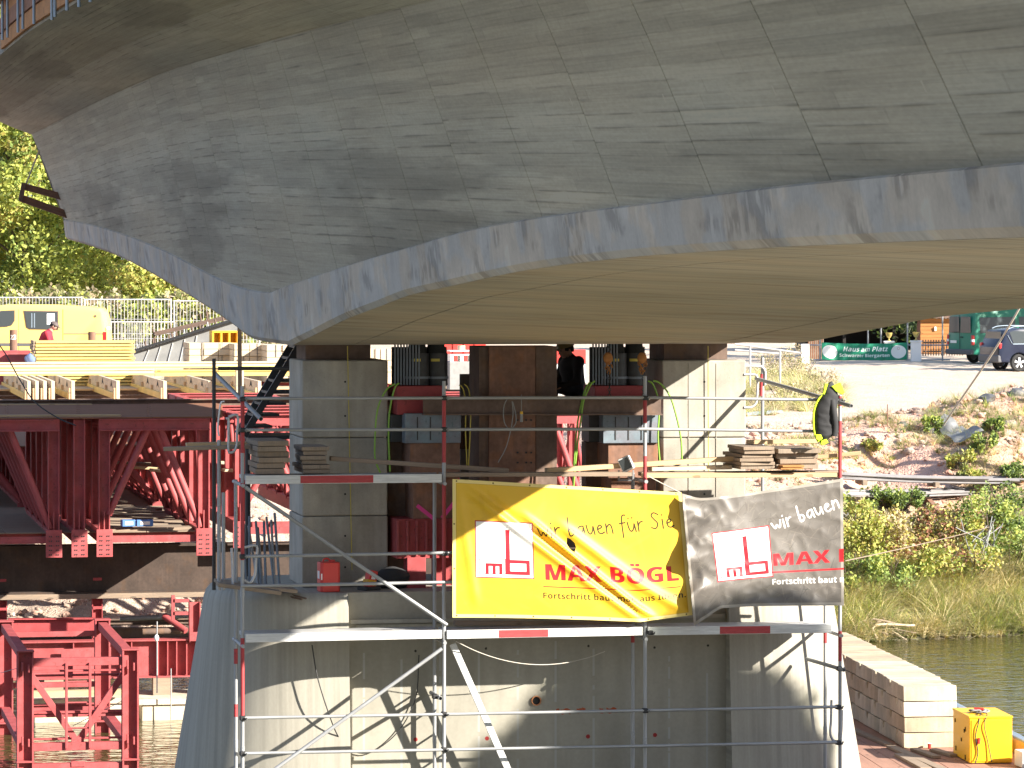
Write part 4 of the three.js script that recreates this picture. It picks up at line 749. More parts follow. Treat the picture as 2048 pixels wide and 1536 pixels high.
// ---------------------------------------------------------------- falsework behind the pier
const ZT = -19.2;
{
  const unit = (label, xa, xb, opts = {}) => {
    const t = thing('falsework_truss', label, 'truss', 'red falsework trusses under the formwork'), z0 = opts.z ?? ZT, n = opts.n ?? 5, step = 1.55;
    const A = opts.A ?? PZ(xa, 900, z0).x, B = opts.B ?? (xb === null ? null : PZ(xb, 900, z0).x), yT = PZ(208, 838, ZT).y - (opts.low ?? 0), yB = PZ(208, 1058, ZT).y, yP = PZ(208, 1113, ZT).y, cols = B === null ? [A] : [A, B];
    for (let i = 0; i < n; i++) {
      const z = z0 - i * step;
      for (const x of cols) part('post', uvm(ibeam(V(x, yB - 0.05, z), V(x, yT, z), 0.20, 0.19, 0.02, 0.014, V(1, 0, 0)), 1.5), M.red, t);
      if (B !== null) {
        part('top_beam', uvm(ibeam(V(A - 0.1, yT - 0.1, z + 0.09), V(B + 0.1, yT - 0.1, z + 0.09), 0.21, 0.17), 1.5), M.red, t);
        const m = (A + B) / 2, h = 0.1;
        part('diagonal', bar(V(A + 0.08, yB + 0.25, z), V(m - 0.12, yT - 0.2, z), 0.062, 10), M.red, t);
        part('diagonal', bar(V(B - 0.05, yB + 0.02, z), V(m + 0.12, yT - 0.2, z), 0.062, 10), M.red, t);
        if (i < 2) part('bottom_bar', uvm(beam(V(A + 0.1, yB - 0.18, z), V(B - 0.1, yB - 0.18, z), 0.08, 0.12), 1.5), M.red, t);
      }
    }
    const ze = z0 - (n - 1) * step;
    for (const x of cols) {
      part('chord', uvm(beam(V(x, yB - 0.13, z0 - 0.06), V(x, yB - 0.13, ze), 0.18, 0.24), 1.5), M.red, t); part('chord', uvm(beam(V(x, yT - 0.06, z0 + 0.02), V(x, yT - 0.06, ze), 0.16, 0.11), 1.5), M.red, t);
      for (let i = 0; i < n - 1; i += 1) part('web_diagonal', bar(V(x, i % 2 ? yT - 0.15 : yB, z0 - i * step), V(x, i % 2 ? yB : yT - 0.15, z0 - (i + 1) * step), 0.04, 8), M.red, t);
      const pl = part('end_plate', uvm(rbx(0.285, yB - yP, 0.03, x, (yB + yP) / 2, z0 + 0.115, 0.006), 1.5), M.red, t), holes = [];
      for (let r = 0; r < 5; r++) for (const c of [-0.08, -0.045, 0.045, 0.08]) holes.push(new THREE.CylinderGeometry(0.012, 0.012, 0.012, 8).rotateX(Math.PI / 2).translate(x + c, yP + 0.05 + r * 0.08, z0 + 0.134));
      const hm = part('bolt_heads', holes, M.blackSteel, pl); hm.userData.kind = 'stuff';
      part('gusset', extrude([[0, 0], [0.3, 0], [0, 0.34]], 0.02).rotateY(Math.PI / 2).translate(x - 0.01, yB - 0.02, z0 + 0.08), M.red, t);
    }
    rebase(t);
  };
  unit('red truss pair with crossed tubes beside the scaffold end', 208, 407);
  unit('single red truss between the two braced pairs', 158, null);
  unit('red truss pair running out of view beside the single truss', -95, 107);
  const back = (label, xa, xb) => unit(label, xa, xb, { z: ZT - 8.2, n: 15, low: 0.85, A: PZ(xa, 900, ZT).x, B: xb === null ? undefined : PZ(xb, 900, ZT).x });
  back('lower red truss pair running on behind the pair with crossed tubes', 208, 407);
  back('lower red truss pair running on behind the pair out of view', -95, 107);
  unit('red truss pair seen through the gap beside the rusty column', 1010, 1180, { z: -21, n: 9 });
  unit('red truss pair standing in the dark behind the shaded pillar', 480, 690, { z: -21, n: 9 });

  // plywood covering the truss tops
  { const sh = thing('plywood_cover', 'brown plywood sheets covering the tops of the red trusses', 'plywood'), yA = PZ(208, 838, ZT).y + 0.01, yL = yA - 0.85;
    for (let i = 0; i < 7; i++) { const z = ZT - 0.35 - i * 1.0, xa = PZ(-130, 800, z).x, xb = PZ(440, 800, z).x; for (let k = 0; k < 4; k++) part('sheet', uvm(rbx((xb - xa) / 4 - 0.012, 0.022, 0.985, lerp(xa, xb, (k + 0.5) / 4), yA + 0.012 + (k % 2) * 0.003, z, 0.004), 1.5), M.woodRed, sh); }
    for (let i = 0; i < 10; i++) { const z = ZT - 8.6 - i * 1.5, xa = PZ(-130, 800, ZT).x, xb = PZ(460, 800, ZT).x; for (let k = 0; k < 4; k++) part('sheet', uvm(rbx((xb - xa) / 4 - 0.012, 0.022, 1.48, lerp(xa, xb, (k + 0.5) / 4), yL + 0.012, z, 0.004), 1.5), M.woodRed, sh); }
    const yF = PZ(208, 1064, ZT).y - 0.03; for (let i = 0; i < 15; i++) { const z = ZT - 1.3 - i * 1.5, xa = PZ(-130, 800, ZT).x, xb = PZ(440, 800, ZT).x; for (let k = 0; k < 4; k++) part('floor_sheet', uvm(rbx((xb - xa) / 4 - 0.012, 0.022, 1.48, lerp(xa, xb, (k + 0.5) / 4), yF - 0.012, z, 0.004), 1.5), M.woodOld, sh); }
    rebase(sh); }
  // boards lying inside and across the trusses
  reseed(515);
  for (const [xa, ya, xb, yb, z, m] of [[226, 925, 345, 930, -24.5, M.woodOld], [262, 934, 372, 940, -23.6, M.woodNew], [300, 940, 392, 946, -22.6, M.woodPale], [440, 925, 520, 930, -23, M.woodPale], [444, 940, 520, 943, -22, M.woodPale]]) solo('stored_board', 'pale board laid across the braces inside the red trusses', 'board', uvm(rbeam(PZ(xa, ya, z), PZ(xb, yb, z), 0.3, 0.05), 1.5), m, 'boards stored inside the trusses');
  for (let i = 0; i < 12; i++) { const z = ZT - 0.9 - i * 0.5, xa = PZ(216 + rr(-4, 10), 1000, ZT).x, xb = PZ(398 + rr(-30, 4), 1000, ZT).x; solo('walkway_board', 'dusty board lying crosswise on the bottom of the red truss pair', 'board', uvm(rbeam(V(xa, PZ(300, 1064, ZT).y + rr(-0.02, 0.03), z), V(xb, PZ(300, 1064, ZT).y + rr(-0.02, 0.03), z + rr(-0.1, 0.1)), 0.42, 0.05), 1.5), i % 3 ? M.woodGrey : M.woodOld, 'boards on the bottom of the trusses'); }
  for (const [x, w] of [[256, 0.24], [288, 0.3]]) { const p = PZ(x, 1062, ZT - 0.7); const t = thing('blue_carton', 'small blue and white carton lying on the truss boards', 'carton', 'cartons on the truss boards', V(p.x, PZ(300, 1064, ZT).y + 0.06, p.z), 0.1); part('carton_box', rbx(w, 0.12, 0.2, 0, 0.06, 0, 0.01), mat([0.08, 0.2, 0.5], { roughness: 0.6 }), t); part('carton_label', bx(w * 0.6, 0.06, 0.006, 0, 0.06, 0.102), M.plasticWhite, t); }

  // heavy brown beam carrying the trusses, timber under it, steel columns
  const zb = ZT - 2.2, a = PZ(-90, 1141, zb), b = PZ(1200, 1135, zb); b.y = a.y;
  solo('carrier_beam', 'heavy brown steel beam carrying the red trusses with its colour darkened for shade', 'beam', uvm(ibeam(V(a.x, a.y, zb), V(b.x, a.y, zb), 0.88, 0.40, 0.035, 0.022), 1.5), M.brownShade);
  solo('sill_timber', 'yellowed timber sill lying under the heavy brown beam', 'timber', uvm(rbeam(V(a.x, PZ(0, 1193, zb).y, zb + 0.1), V(PZ(412, 1193, zb).x, PZ(0, 1193, zb).y, zb + 0.1), 0.34, 0.09), 1.5), M.woodOld);
  const ys = PZ(0, 1193, zb).y - 0.05;
  for (const [px, lab] of [[194, 'dark red steel column in the river under the brown beam'], [3, 'dark red steel column beside the front frame under the brown beam'], [700, 'dark red steel column behind the pier under the brown beam']]) {
    const x = PZ(px, 1300, zb).x, c = thing('steel_prop', lab, 'column');
    part('shaft', uvm(ibeam(V(x, -0.6, zb), V(x, ys, zb), 0.19, 0.2, 0.016, 0.012, V(1, 0, 0)), 1.5), M.redDark, c);
    for (let k = 0; k < 5; k++) part('batten_plate', uvm(bx(0.16, 0.05, 0.012, x, 0.3 + k * 0.52, zb + 0.105), 1.5), M.redDark, c);
    rebase(c);
  }
  // red plate girder on concrete footings by the water
  const zg = -20.2, g0 = PZ(18, 1321, zg), g1 = PZ(470, 1316, zg); g1.y = g0.y;
  const pg = thing('plate_girder', 'bright red plate girder with stiffeners above the concrete footing', 'girder');
  part('girder_section', uvm(ibeam(V(g0.x, g0.y, zg), V(g1.x, g0.y, zg), 0.68, 0.32, 0.025, 0.016), 1.5), M.red, pg);
  for (const px of [146, 240, 262, 315, 334, 352, 372, 392]) part('stiffener', bx(0.02, 0.6, 0.13, PZ(px, 1320, zg).x, g0.y, zg + 0.075), M.red, pg);
  part('lifting_plate', uvm(bx(0.42, 0.18, 0.02, PZ(145, 1306, zg).x, PZ(145, 1306, zg).y, zg + 0.16), 1), M.red, pg); rebase(pg);
  for (const [xa, xb, lab] of [[275, 470, 'pale concrete footing at the waterline under the red girder'], [62, 240, 'pale concrete footing behind the front red frame']]) {
    const p = PZ(xa, 1392, zg), q = PZ(xb, 1392, zg), f = thing('concrete_footing', lab, 'footing');
    part('footing_body', uvm(rbx(q.x - p.x, p.y + 0.35 - 0.08, 1.5, (p.x + q.x) / 2, (p.y - 0.08 - 0.35) / 2, zg, 0.03), 3), M.pale, f); part('footing_cap', uvm(rbx(q.x - p.x + 0.1, 0.1, 1.6, (p.x + q.x) / 2, p.y - 0.03, zg, 0.01), 3), M.pale, f);
    for (const k of [0.25, 0.75]) part('packing_block', uvm(bx(0.34, Math.max(0.05, g0.y - 0.33 - p.y - 0.02), 0.3, lerp(p.x, q.x, k), (g0.y - 0.33 + p.y + 0.02) / 2, zg), 1.5), M.woodOld, f);
    rebase(f);
  }
  const lone = (name, label, cat, geo, m, group) => solo(name, label, cat, uvm(geo, 1.5), m, group);
  lone('steel_beam', 'brown steel beam lying behind the red plate girder', 'beam', ibeam(PZ(20, 1268, -22.7), PZ(440, 1266, -22.7), 0.22, 0.2), M.brown);
  lone('steel_beam', 'dark red beam lying in shade behind the steel column', 'beam', ibeam(PZ(16, 1252, -21.2), PZ(190, 1251, -21.2), 0.28, 0.2), M.redDark);
  lone('steel_beam', 'brown beam crossing under the red frame above the gravel', 'beam', ibeam(PZ(60, 1246, -24), PZ(440, 1242, -24), 0.12, 0.16), M.brown);
  lone('steel_pipe', 'pale pipe lying across towards the red column', 'pipe', bar(PZ(240, 1238, -23), PZ(386, 1231, -23), 0.045, 12), M.galv);
  lone('steel_pipe', 'red pipe leaning down behind the red column', 'pipe', bar(PZ(328, 1232, -21.7), PZ(372, 1262, -21.4), 0.06, 12), M.red);
  lone('steel_pipe', 'brown pipe lying low beside the red column', 'pipe', bar(PZ(285, 1264, -21.6), PZ(384, 1260, -21.6), 0.06, 12), M.brown);
  const rc = thing('red_column', 'bright red steel column standing on the plate girder', 'column'); { const p = PZ(389, 1283, -20.1), q = PZ(389, 1204, -20.1); part('shaft', uvm(ibeam(p, V(p.x, q.y, p.z), 0.2, 0.2, 0.018, 0.012, V(1, 0, 0)), 1.5), M.red, rc); part('cleat', bx(0.16, 0.16, 0.03, p.x - 0.02, p.y + 0.1, p.z + 0.1), M.red, rc); const f0 = PZ(346, 1240, -20.8), f1 = PZ(378, 1190, -20.8); part('side_frame', [beam(V(f0.x, f0.y, f0.z), V(f0.x, f1.y, f0.z), 0.06, 0.06), beam(V(f0.x, f1.y - 0.1, f0.z), V(f1.x, f1.y - 0.1, f0.z), 0.06, 0.06), beam(V(f0.x, f0.y + 0.12, f0.z), V(f1.x, f0.y + 0.12, f0.z), 0.06, 0.06)], M.red, rc); rebase(rc); }
  lone('timber_beam', 'wet timber beam lying over the footing behind the front frame', 'timber', beam(PZ(60, 1388, -19.3), PZ(244, 1384, -19.3), 0.2, 0.1), M.woodNew);
  lone('timber_beam', 'brown timber beam low over the water behind the front frame', 'timber', beam(PZ(-40, 1430, -18.6), PZ(190, 1424, -18.6), 0.16, 0.1), M.woodOld);
  lone('steel_beam', 'red beam low over the water behind the front frame', 'beam', ibeam(PZ(60, 1418, -18.3), PZ(212, 1414, -18.3), 0.16, 0.12), M.red);
  solo('guy_rod', 'thin steel rod with a knot of cloth standing before the plate girder', 'rod', bar(PZ(314, 1386, -19.4), PZ(314, 1243, -19.4), 0.012, 6), M.galv);
  solo('guy_rod', 'thin short steel rod standing in the water before the footing', 'rod', bar(PZ(342, 1440, -19.2), PZ(342, 1337, -19.2), 0.010, 6), M.galv);
  solo('rod_knot', 'pale knot of cloth tied round the thin steel rod', 'cloth', new THREE.IcosahedronGeometry(0.05, 1).scale(0.9, 1.3, 0.9).translate(...PZ(313, 1276, -19.37).toArray()), M.plasticWhite);
}
{ // red frame tower lying in front, over the water
  const z = -12.4, zr = z - 5.4, t = thing('red_frame_tower', 'sunlit red steel frame tower with ladder over the water', 'frame tower'), Y = (px, py, zz = z) => PZ(px, py, zz);
  const xl = Y(50, 1400).x, xr = Y(260, 1400).x, yt = Y(50, 1303).y, y = (py) => Y(150, py).y;
  for (const zz of [z, zr]) for (const x of [xl, xr]) {
    part('post', uvm(ibeam(V(x, -0.5, zz), V(x, yt, zz), 0.26, 0.24, 0.026, 0.018, V(1, 0, 0)), 1.5), M.red, t);
    if (zz === z) for (const py of [1330, 1478]) { part('lug', rbx(0.03, 0.15, 0.05, x - 0.05, y(py), zz + 0.12, 0.01), M.red, t); part('lug', rbx(0.03, 0.13, 0.05, x + 0.05, y(py + 4), zz + 0.12, 0.01), M.red, t); }
    part('head_plate', rbx(0.28, 0.025, 0.26, x, yt + 0.01, zz, 0.004), M.red, t); part('splice_plate', rbx(0.28, 0.03, 0.26, x, y(1520), zz, 0.004), M.red, t);
  }
  const across = (py, h, w, zz = z) => part('cross_member', uvm(rbeam(V(xl + 0.1, y(py), zz), V(xr - 0.1, y(py), zz), w, h, 0.006), 1.5), M.red, t);
  across(1323, 0.125, 0.14); across(1341, 0.03, 0.08); across(1352, 0.03, 0.1, z - 0.15); across(1425, 0.04, 0.1, z - 0.12); across(1432, 0.05, 0.08, z - 0.14); across(1492, 0.125, 0.14); across(1478, 0.03, 0.08, z - 0.1); across(1533, 0.125, 0.14); across(1545, 0.12, 0.12);
  for (const py of [1330, 1440]) across(py, 0.09, 0.1, zr);
  const mid = (xl + xr) / 2;
  for (const [a, b] of [[V(xl + 0.1, y(1350), z - 0.04), V(mid - 0.02, y(1482), z - 0.04)], [V(xr - 0.1, y(1350), z - 0.04), V(mid + 0.02, y(1482), z - 0.04)]]) part('diagonal', uvm(rbeam(a, b, 0.06, 0.105, 0.006), 1.5), M.red, t);
  part('node_plate', rbx(0.2, 0.14, 0.03, mid, y(1483), z, 0.006), M.red, t); part('node_plate', rbx(0.22, 0.09, 0.03, mid, y(1527), z + 0.07, 0.006), M.red, t);
  const lad = new THREE.Group(); lad.name = 'ladder'; t.add(lad);
  const la = Y(132, 1400).x, lb = Y(179, 1400).x; for (const x of [la, lb]) part('ladder_rail', rbx(0.042, 1.36, 0.05, x, y(1410), z + 0.09, 0.006), M.red, lad); for (const py of [1362, 1404, 1455]) part('rung', bar(V(la, y(py), z + 0.08), V(lb, y(py), z + 0.08), 0.014, 8), M.red, lad);
  for (const [x, py] of [[xl, 1306], [xr, 1306], [xl, 1486], [xr, 1486]]) part('long_member', uvm(rbeam(V(x, y(py) - 0.06, z - 0.1), V(x, y(py) - 0.06, zr), 0.16, 0.13, 0.01), 1.5), M.red, t);
  part('wire_stay', bar(V(xl - 0.6, y(1430), zr), V(xl, y(1330), z), 0.006, 5), M.galv, t); part('wire_stay', bar(V(xr, y(1400), z - 0.2), V(xr - 0.5, y(1530), zr), 0.006, 5), M.galv, t);
  rebase(t);
}
{ // formwork lying on the trusses
  const zf = -45, yb = PZ(100, 799, zf).y, lone = (name, label, cat, geo, m, group) => solo(name, label, cat, uvm(geo, 1.5), m, group);
  const along = (z, py, h, w, xa, xb) => { const a = PZ(xa, py, z), b = PZ(xb, py, z); b.y = a.y; return ibeam(a, b, h, w, 0.018, 0.012); };
  lone('steel_joist', 'brown steel joist laid across the truss tops at the front', 'joist', along(-26.2, 814, 0.26, 0.22, -60, 600), M.brown, 'brown joists across the trusses');
  for (const z of [-45.6, -48.5, -51.5, -54.5]) lone('steel_joist', 'brown steel joist laid across the truss tops under the formwork ribs', 'joist', (() => { const a = PZ(-120, 0, z), b = PZ(590, 0, z); return ibeam(V(a.x, yb - 0.11, z), V(b.x, yb - 0.11, z), 0.2, 0.18, 0.018, 0.012); })(), M.brown, 'brown joists under the formwork ribs');
  lone('timber_beam', 'yellowish timber beam lying in front of the brown joist', 'timber', rbeam(PZ(-30, 817, -25.7), PZ(184, 817, -25.7), 0.2, 0.18), M.woodNew);
  lone('timber_beam', 'thin pale batten lying over the red truss tops', 'timber', rbeam(PZ(-30, 832, -19.5), PZ(242, 831, -19.5), 0.14, 0.04), M.woodNew);
  const rib = (px, label, group, len = 11) => {
    const x = PZ(px, 780, zf).x, yt = PZ(px, 762, zf).y, t = thing('formwork_rib', label, 'formwork', group), h = yt - yb;
    part('board', uvm(rbx(0.085, h, len, x, yb + h / 2, zf - len / 2, 0.008), 1.5, false), M.woodPale, t);
    for (const k of [0.05, 2.6, 5.2, 7.8]) part('cleat', uvm(rbx(0.06, h * 0.62, 0.16, x - 0.072, yb + h * 0.31, zf - k - 0.05, 0.006), 1.5), M.woodNew, t);
    part('lower_chord', uvm(rbx(0.12, h * 0.34, len - 0.3, x - 0.045, yb + h * 0.171, zf - len / 2 - 0.1, 0.006), 1.5), M.yellowForm, t);
    for (const k of [1.4, 4.0]) part('printed_mark', extrude([[-0.3, -0.07], [0, -0.02], [0.3, -0.07], [0, 0.11]], 0.003).rotateY(-Math.PI / 2).translate(x - 0.0435, yb + h * 0.72, zf - k), M.dark, t);
    rebase(t);
  };
  for (const px of [146, 236, 330, 420, 519]) rib(px, 'tall timber formwork rib standing in the evenly spaced row', 'formwork ribs in an even row');
  for (const px of [58, 74, 90, 106, -40, -80]) rib(px, 'timber formwork rib standing in the tight cluster at the row end', 'formwork ribs in a tight cluster', 10);
  const yb2 = PZ(100, 762, zf).y;
  for (const [xa, xb, y, m, lab] of [[-60, 308, 745, M.woodPale, 'long cream formwork beam lying across the ribs'], [310, 594, 746, M.yellowForm, 'long yellow formwork beam lying across the ribs'], [-60, 594, 731.5, M.woodPale, 'upper cream formwork beam lying over the yellow one']]) {
    const z = -50.4, a = PZ(xa, y, z), b = PZ(xb, y, z), t = thing('formwork_beam', lab, 'formwork'); b.y = a.y;
    part('web', uvm(beam(a, b, 0.06, 0.16), 1.5), m, t); part('flange', uvm(beam(a.clone().add(V(0, 0.06, 0)), b.clone().add(V(0, 0.06, 0)), 0.12, 0.045), 1.5), m, t); part('flange', uvm(beam(a.clone().add(V(0, -0.06, 0)), b.clone().add(V(0, -0.06, 0)), 0.12, 0.045), 1.5), M.yellowForm, t); rebase(t);
  }
  lone('timber_post', 'square timber post standing up past the formwork beams beside the scaffold', 'post', rbeam(PZ(480, 803, -18.6), PZ(479, 655, -18.6), 0.07, 0.07), M.woodOld);
  lone('timber_prop', 'pale thick timber standing before the yellow formwork beam', 'timber', rbeam(PZ(479, 800, -44.5), PZ(479, 734, -44.5), 0.20, 0.18), M.woodPale);
  // working deck behind the ribs
  const dk = thing('timber_deck', 'timber working deck on the trusses behind the formwork ribs', 'deck'), yd = 4.95;
  for (let i = 0; i < 17; i++) { const z = -51.4 - i * 0.98; const xa = PZ(-160, 700, z).x, xb = PZ(1000, 700, z).x; part('deck_board', uvm(rbx(xb - xa, 0.05, 0.94, (xa + xb) / 2, yd - 0.026 + (i % 2) * 0.004, z, 0.006), 1.5), i % 3 ? M.woodOld : M.woodNew, dk); }
  for (let i = 0; i < 4; i++) { const x = PZ(60 + i * 150, 700, -52).x; part('deck_leg', bar(V(x, 1.0, -52), V(x, yd - 0.05, -52), 0.06, 8), M.redDark, dk); }
  rebase(dk);
  // stacks on the deck
  reseed(77);
  { const d = 103, a = PD(72, 722, d), b = PD(270, 722, d), w = b.clone().sub(a).length(), n = 14, tt = (PD(72, 681, d).y - yd) / n;
    for (let k = 0; k < n; k++) { const o = thing('shuttering_panel', 'yellow shuttering panel in the flat stack beside the man in red', 'panel', 'yellow panels stacked flat', V((a.x + b.x) / 2 + rr(-0.04, 0.04), yd + 0.004 + k * tt, a.z - 0.6), rr(-0.01, 0.01)); part('panel_board', uvm(rbx(w, tt * 0.72, 1.25, 0, tt * 0.4, 0, 0.008), 1.5), M.yellowForm, o); part('end_batten', uvm(rbx(0.06, tt * 0.9, 1.2, -w / 2 - 0.032, tt * 0.46, 0, 0.006), 1.5), M.woodOld, o); } }
  const bundle = (label, xa, xb, y0, y1, d, nx, ny) => { const a = PD(xa, y1, d), b = PD(xb, y1, d), W = b.clone().sub(a).length(), H = PD(xa, y0, d).y - yd - 0.09, t = thing('timber_bundle', label, 'timber bundle', null, V((a.x + b.x) / 2, yd + 0.004, (a.z + b.z) / 2), 0);
    for (let i = 0; i < nx; i++) for (let j = 0; j < ny; j++) part('timber', uvm(rbx(W / nx * 0.97, H / ny * 0.95, 1.6, (i + 0.5) / nx * W - W / 2, 0.09 + (j + 0.5) * H / ny, -0.8 + rr(-0.04, 0.04), 0.008), 1.5), M.woodPale, t);
    for (const z of [-0.3, -1.2]) part('bearer', bx(W, 0.08, 0.1, 0, 0.04, z), M.redDark, t); for (const x of [-W * 0.2, W * 0.25]) part('strap', bx(0.02, H + 0.02, 0.01, x, 0.09 + H / 2, 0.012), M.greyTrim, t); };
  bundle('bundle of pale squared timber beside the inclined grey form', 378, 466, 686, 716, 105, 3, 6); bundle('bundle of pale squared timber beside the yellow box', 468, 530, 688, 718, 104, 2, 6); bundle('bundle of pale squared timber below the girder valley', 533, 596, 690, 720, 103, 2, 6); bundle('white wrapped block stack seen between pillar and jacks', 736, 786, 698, 742, 102, 2, 3);
  { const p = PD(921, 722, 100), t = thing('white_pallet', 'white pallet with a round pale drum seen past the black jacks', 'pallet', null, V(p.x, p.y, p.z), 0); part('pallet_load', rbx(0.66, p.y - yd - 0.01, 0.5, 0, (yd - p.y) / 2, 0, 0.02), M.tarp, t); for (const y of [0.16, 0.26]) part('pallet_board', bx(0.62, 0.03, 0.5, 0, y, 0), M.plasticWhite, t); for (const x of [-0.26, 0, 0.26]) part('pallet_foot', bx(0.08, 0.145, 0.45, x, 0.0725, 0), M.plasticWhite, t); part('drum', new THREE.CylinderGeometry(0.1, 0.1, 0.12, 16).translate(0.02, 0.335, 0), M.woodPale, t); }
  { const p = PD(1130, 742, 96), t = thing('red_container', 'bright red and white crate seen between column and worker', 'crate', null, V(p.x, yd + 0.004, p.z), 0); part('crate_body', rbx(0.9, 0.75, 0.6, 0, 0.375, 0, 0.01), M.plasticWhite, t); part('crate_top', rbx(0.92, 0.34, 0.6, 0, 0.93, 0, 0.01), M.redBright, t); part('crate_band', bx(0.93, 0.03, 0.61, 0, 0.76, 0), M.greyTrim, t); }
  { const p = PD(925, 710, 108), t = thing('red_container', 'red steel box standing behind the white pallet', 'crate', null, V(p.x, yd + 0.004, p.z), 0); part('box_body', rbx(1.2, 1.2, 0.6, 0, 0.6, 0, 0.01), M.redBright, t); for (const x of [-0.3, 0, 0.3]) part('box_rib', bx(0.04, 1.1, 0.03, x, 0.6, 0.315), M.redBright, t); }
  // inclined grey form with bolts along its upper edge
  { const d = 108, t = thing('inclined_form', 'grey inclined form panel with bolts and rail along its sloping edge', 'formwork'), q = (x, y, dd = d) => PD(x, y, dd);
    const prism = (pts, dep) => { const f = pts.map(p => q(p[0], p[1])), k = pts.map(p => q(p[0], p[1], d + dep)), pos = [], n = f.length, tri = (a, b, c) => pos.push(a.x, a.y, a.z, b.x, b.y, b.z, c.x, c.y, c.z); for (let i = 1; i < n - 1; i++) { tri(f[0], f[i], f[i + 1]); tri(k[0], k[i + 1], k[i]); } for (let i = 0; i < n; i++) { const j = (i + 1) % n; tri(f[i], k[i], k[j]); tri(f[i], k[j], f[j]); } const g = new THREE.BufferGeometry(); g.setAttribute('position', new THREE.Float32BufferAttribute(pos, 3)); g.computeVertexNormals(); return uvm(g, 2); };
    part('form_face', prism([[266, 712], [270, 704], [498, 632], [506, 646], [450, 690], [376, 712], [372, 728], [266, 728]], 0.4), M.tarp, t);
    part('edge_rail', beam(q(270, 701, d - 0.1), q(500, 629, d - 0.1), 0.16, 0.07), M.blackSteel, t);
    for (let i = 0; i < 15; i++) { const s = i / 14, x = lerp(276, 494, s), y = lerp(699, 631, s), p = q(x, y, d - 0.12); part('bolt', bar(p, p.clone().add(V(-0.02, 0.16, 0)), 0.022, 6), i % 3 ? M.brown : M.galv, t); }
    part('upper_rail', beam(q(310, 668, d + 0.3), q(450, 636, d + 0.3), 0.1, 0.12), M.brown, t); for (const [x, y] of [[311, 690], [345, 680], [405, 660], [418, 655]]) part('rail_post', bar(q(x, y, d + 0.3), q(x - 5, y - 32, d + 0.3), 0.025, 6), M.brown, t);
    for (let i = 0; i < 5; i++) part('form_joint', beam(q(288 + i * 24, 724, d - 0.02), q(298 + i * 24, 700 - i * 7.2, d - 0.02), 0.02, 0.02), M.white, t);
    rebase(t); }
  { const p = PD(448, 684, 106), t = thing('yellow_box', 'yellow perforated steel box on a red base below the girder', 'box', null, V(p.x, p.y - 0.1, p.z), 0.1); for (const y of [0.06, 0.38]) part('box_plate', bx(0.72, 0.05, 0.4, 0, y, 0), M.yellow, t); for (const x of [-0.34, -0.11, 0.11, 0.34]) part('box_web', bx(0.05, 0.28, 0.38, x, 0.22, 0), M.yellow, t); part('box_back', bx(0.66, 0.27, 0.02, 0, 0.22, -0.17), M.yellow, t); part('red_base', rbx(1.0, 0.08, 0.5, 0.1, -0.01, 0, 0.02), M.redBright, t); }
  for (const [px, y0, y1, lab, num] of [[27, 660, 700, 'brown steel tube numbered in white beside the yellow van', true], [184, 664, 690, 'plain brown steel tube standing before the van rear', false]]) {
    const d = 107, p = PD(px, y1, d), h = (y1 - y0) / 7850 * d, t = thing('steel_tube', lab, 'tube', null, V(p.x, yd + 0.004, p.z), -TH), hh = p.y + h - yd;
    part('tube_wall', toCreasedNormals(new THREE.LatheGeometry([[0.105, 0], [0.105, hh], [0.085, hh], [0.085, 0.02]].map(q => new THREE.Vector2(...q)), 18), 0.6), M.rust, t);
    if (num) { const nt = canvasTex(128, 128, (c) => { c.clearRect(0, 0, 128, 128); c.font = 'bold 112px sans-serif'; c.fillStyle = '#f4efe8'; c.textAlign = 'center'; c.fillText('23', 64, 104); }); part('painted_number', new THREE.CylinderGeometry(0.107, 0.107, 0.2, 12, 1, true, -0.9, 1.8).translate(0, hh - 0.2, 0), new THREE.MeshStandardMaterial({ map: nt, transparent: true, alphaTest: 0.5, roughness: 0.8 }), t); }
  }
  { const p = PD(14, 722, 105), t = thing('red_steel_box', 'faded red steel box before the yellow van', 'box', null, V(p.x, yd + 0.004, p.z), 0); part('box_body', uvm(rbx(1.2, 0.86, 0.8, 0, 0.43, 0, 0.01), 1.5), M.red, t); part('box_lid', uvm(rbx(1.24, 0.03, 0.82, 0, 0.875, 0, 0.008), 1.5), M.red, t); }
  { const p = PD(60, 722, 103), g = new THREE.SphereGeometry(0.16, 18, 12).scale(0.9, 1.0, 0.8), a = g.attributes.position; for (let i = 0; i < a.count; i++) { const k = 1 + 0.3 * nz2(a.getX(i) * 14 + 4, a.getY(i) * 14 + a.getZ(i) * 9, 8); a.setXYZ(i, a.getX(i) * k, a.getY(i) * k, a.getZ(i) * k); } g.computeVertexNormals(); solo('blue_sack', 'crumpled blue and white sack at the end of the yellow stack', 'sack', g.translate(p.x, yd + 0.7, p.z), mat([0.16, 0.22, 0.38], { map: T.cloth })); }
  { // steel stair behind the shaded pillar
    const t = thing('site_stair', 'dark steel stair running down behind the shaded pillar', 'stair'), z = -4.2, a = PZ(605, 680, z), b = PZ(488, 872, z), s = V(0, 0, -0.8);
    for (const o of [V(0, 0, 0), s]) part('stringer', uvm(beam(a.clone().add(o), b.clone().add(o), 0.06, 0.09), 1.5), M.blackSteel, t);
    for (let i = 0; i < 8; i++) { const p = a.clone().lerp(b, (i + 0.6) / 8.4); part('tread', bx(0.36, 0.035, 0.8, p.x + 0.14, p.y, z - 0.4), M.blackSteel, t); }
    part('stair_landing', bx(1.1, 0.05, 1.0, b.x + 0.6, b.y - 0.02, z - 0.4), M.blackSteel, t); part('stair_leg', bar(V(b.x + 0.1, 2.9, z - 0.4), V(b.x + 0.1, b.y, z - 0.4), 0.04, 8), M.blackSteel, t); rebase(t); }
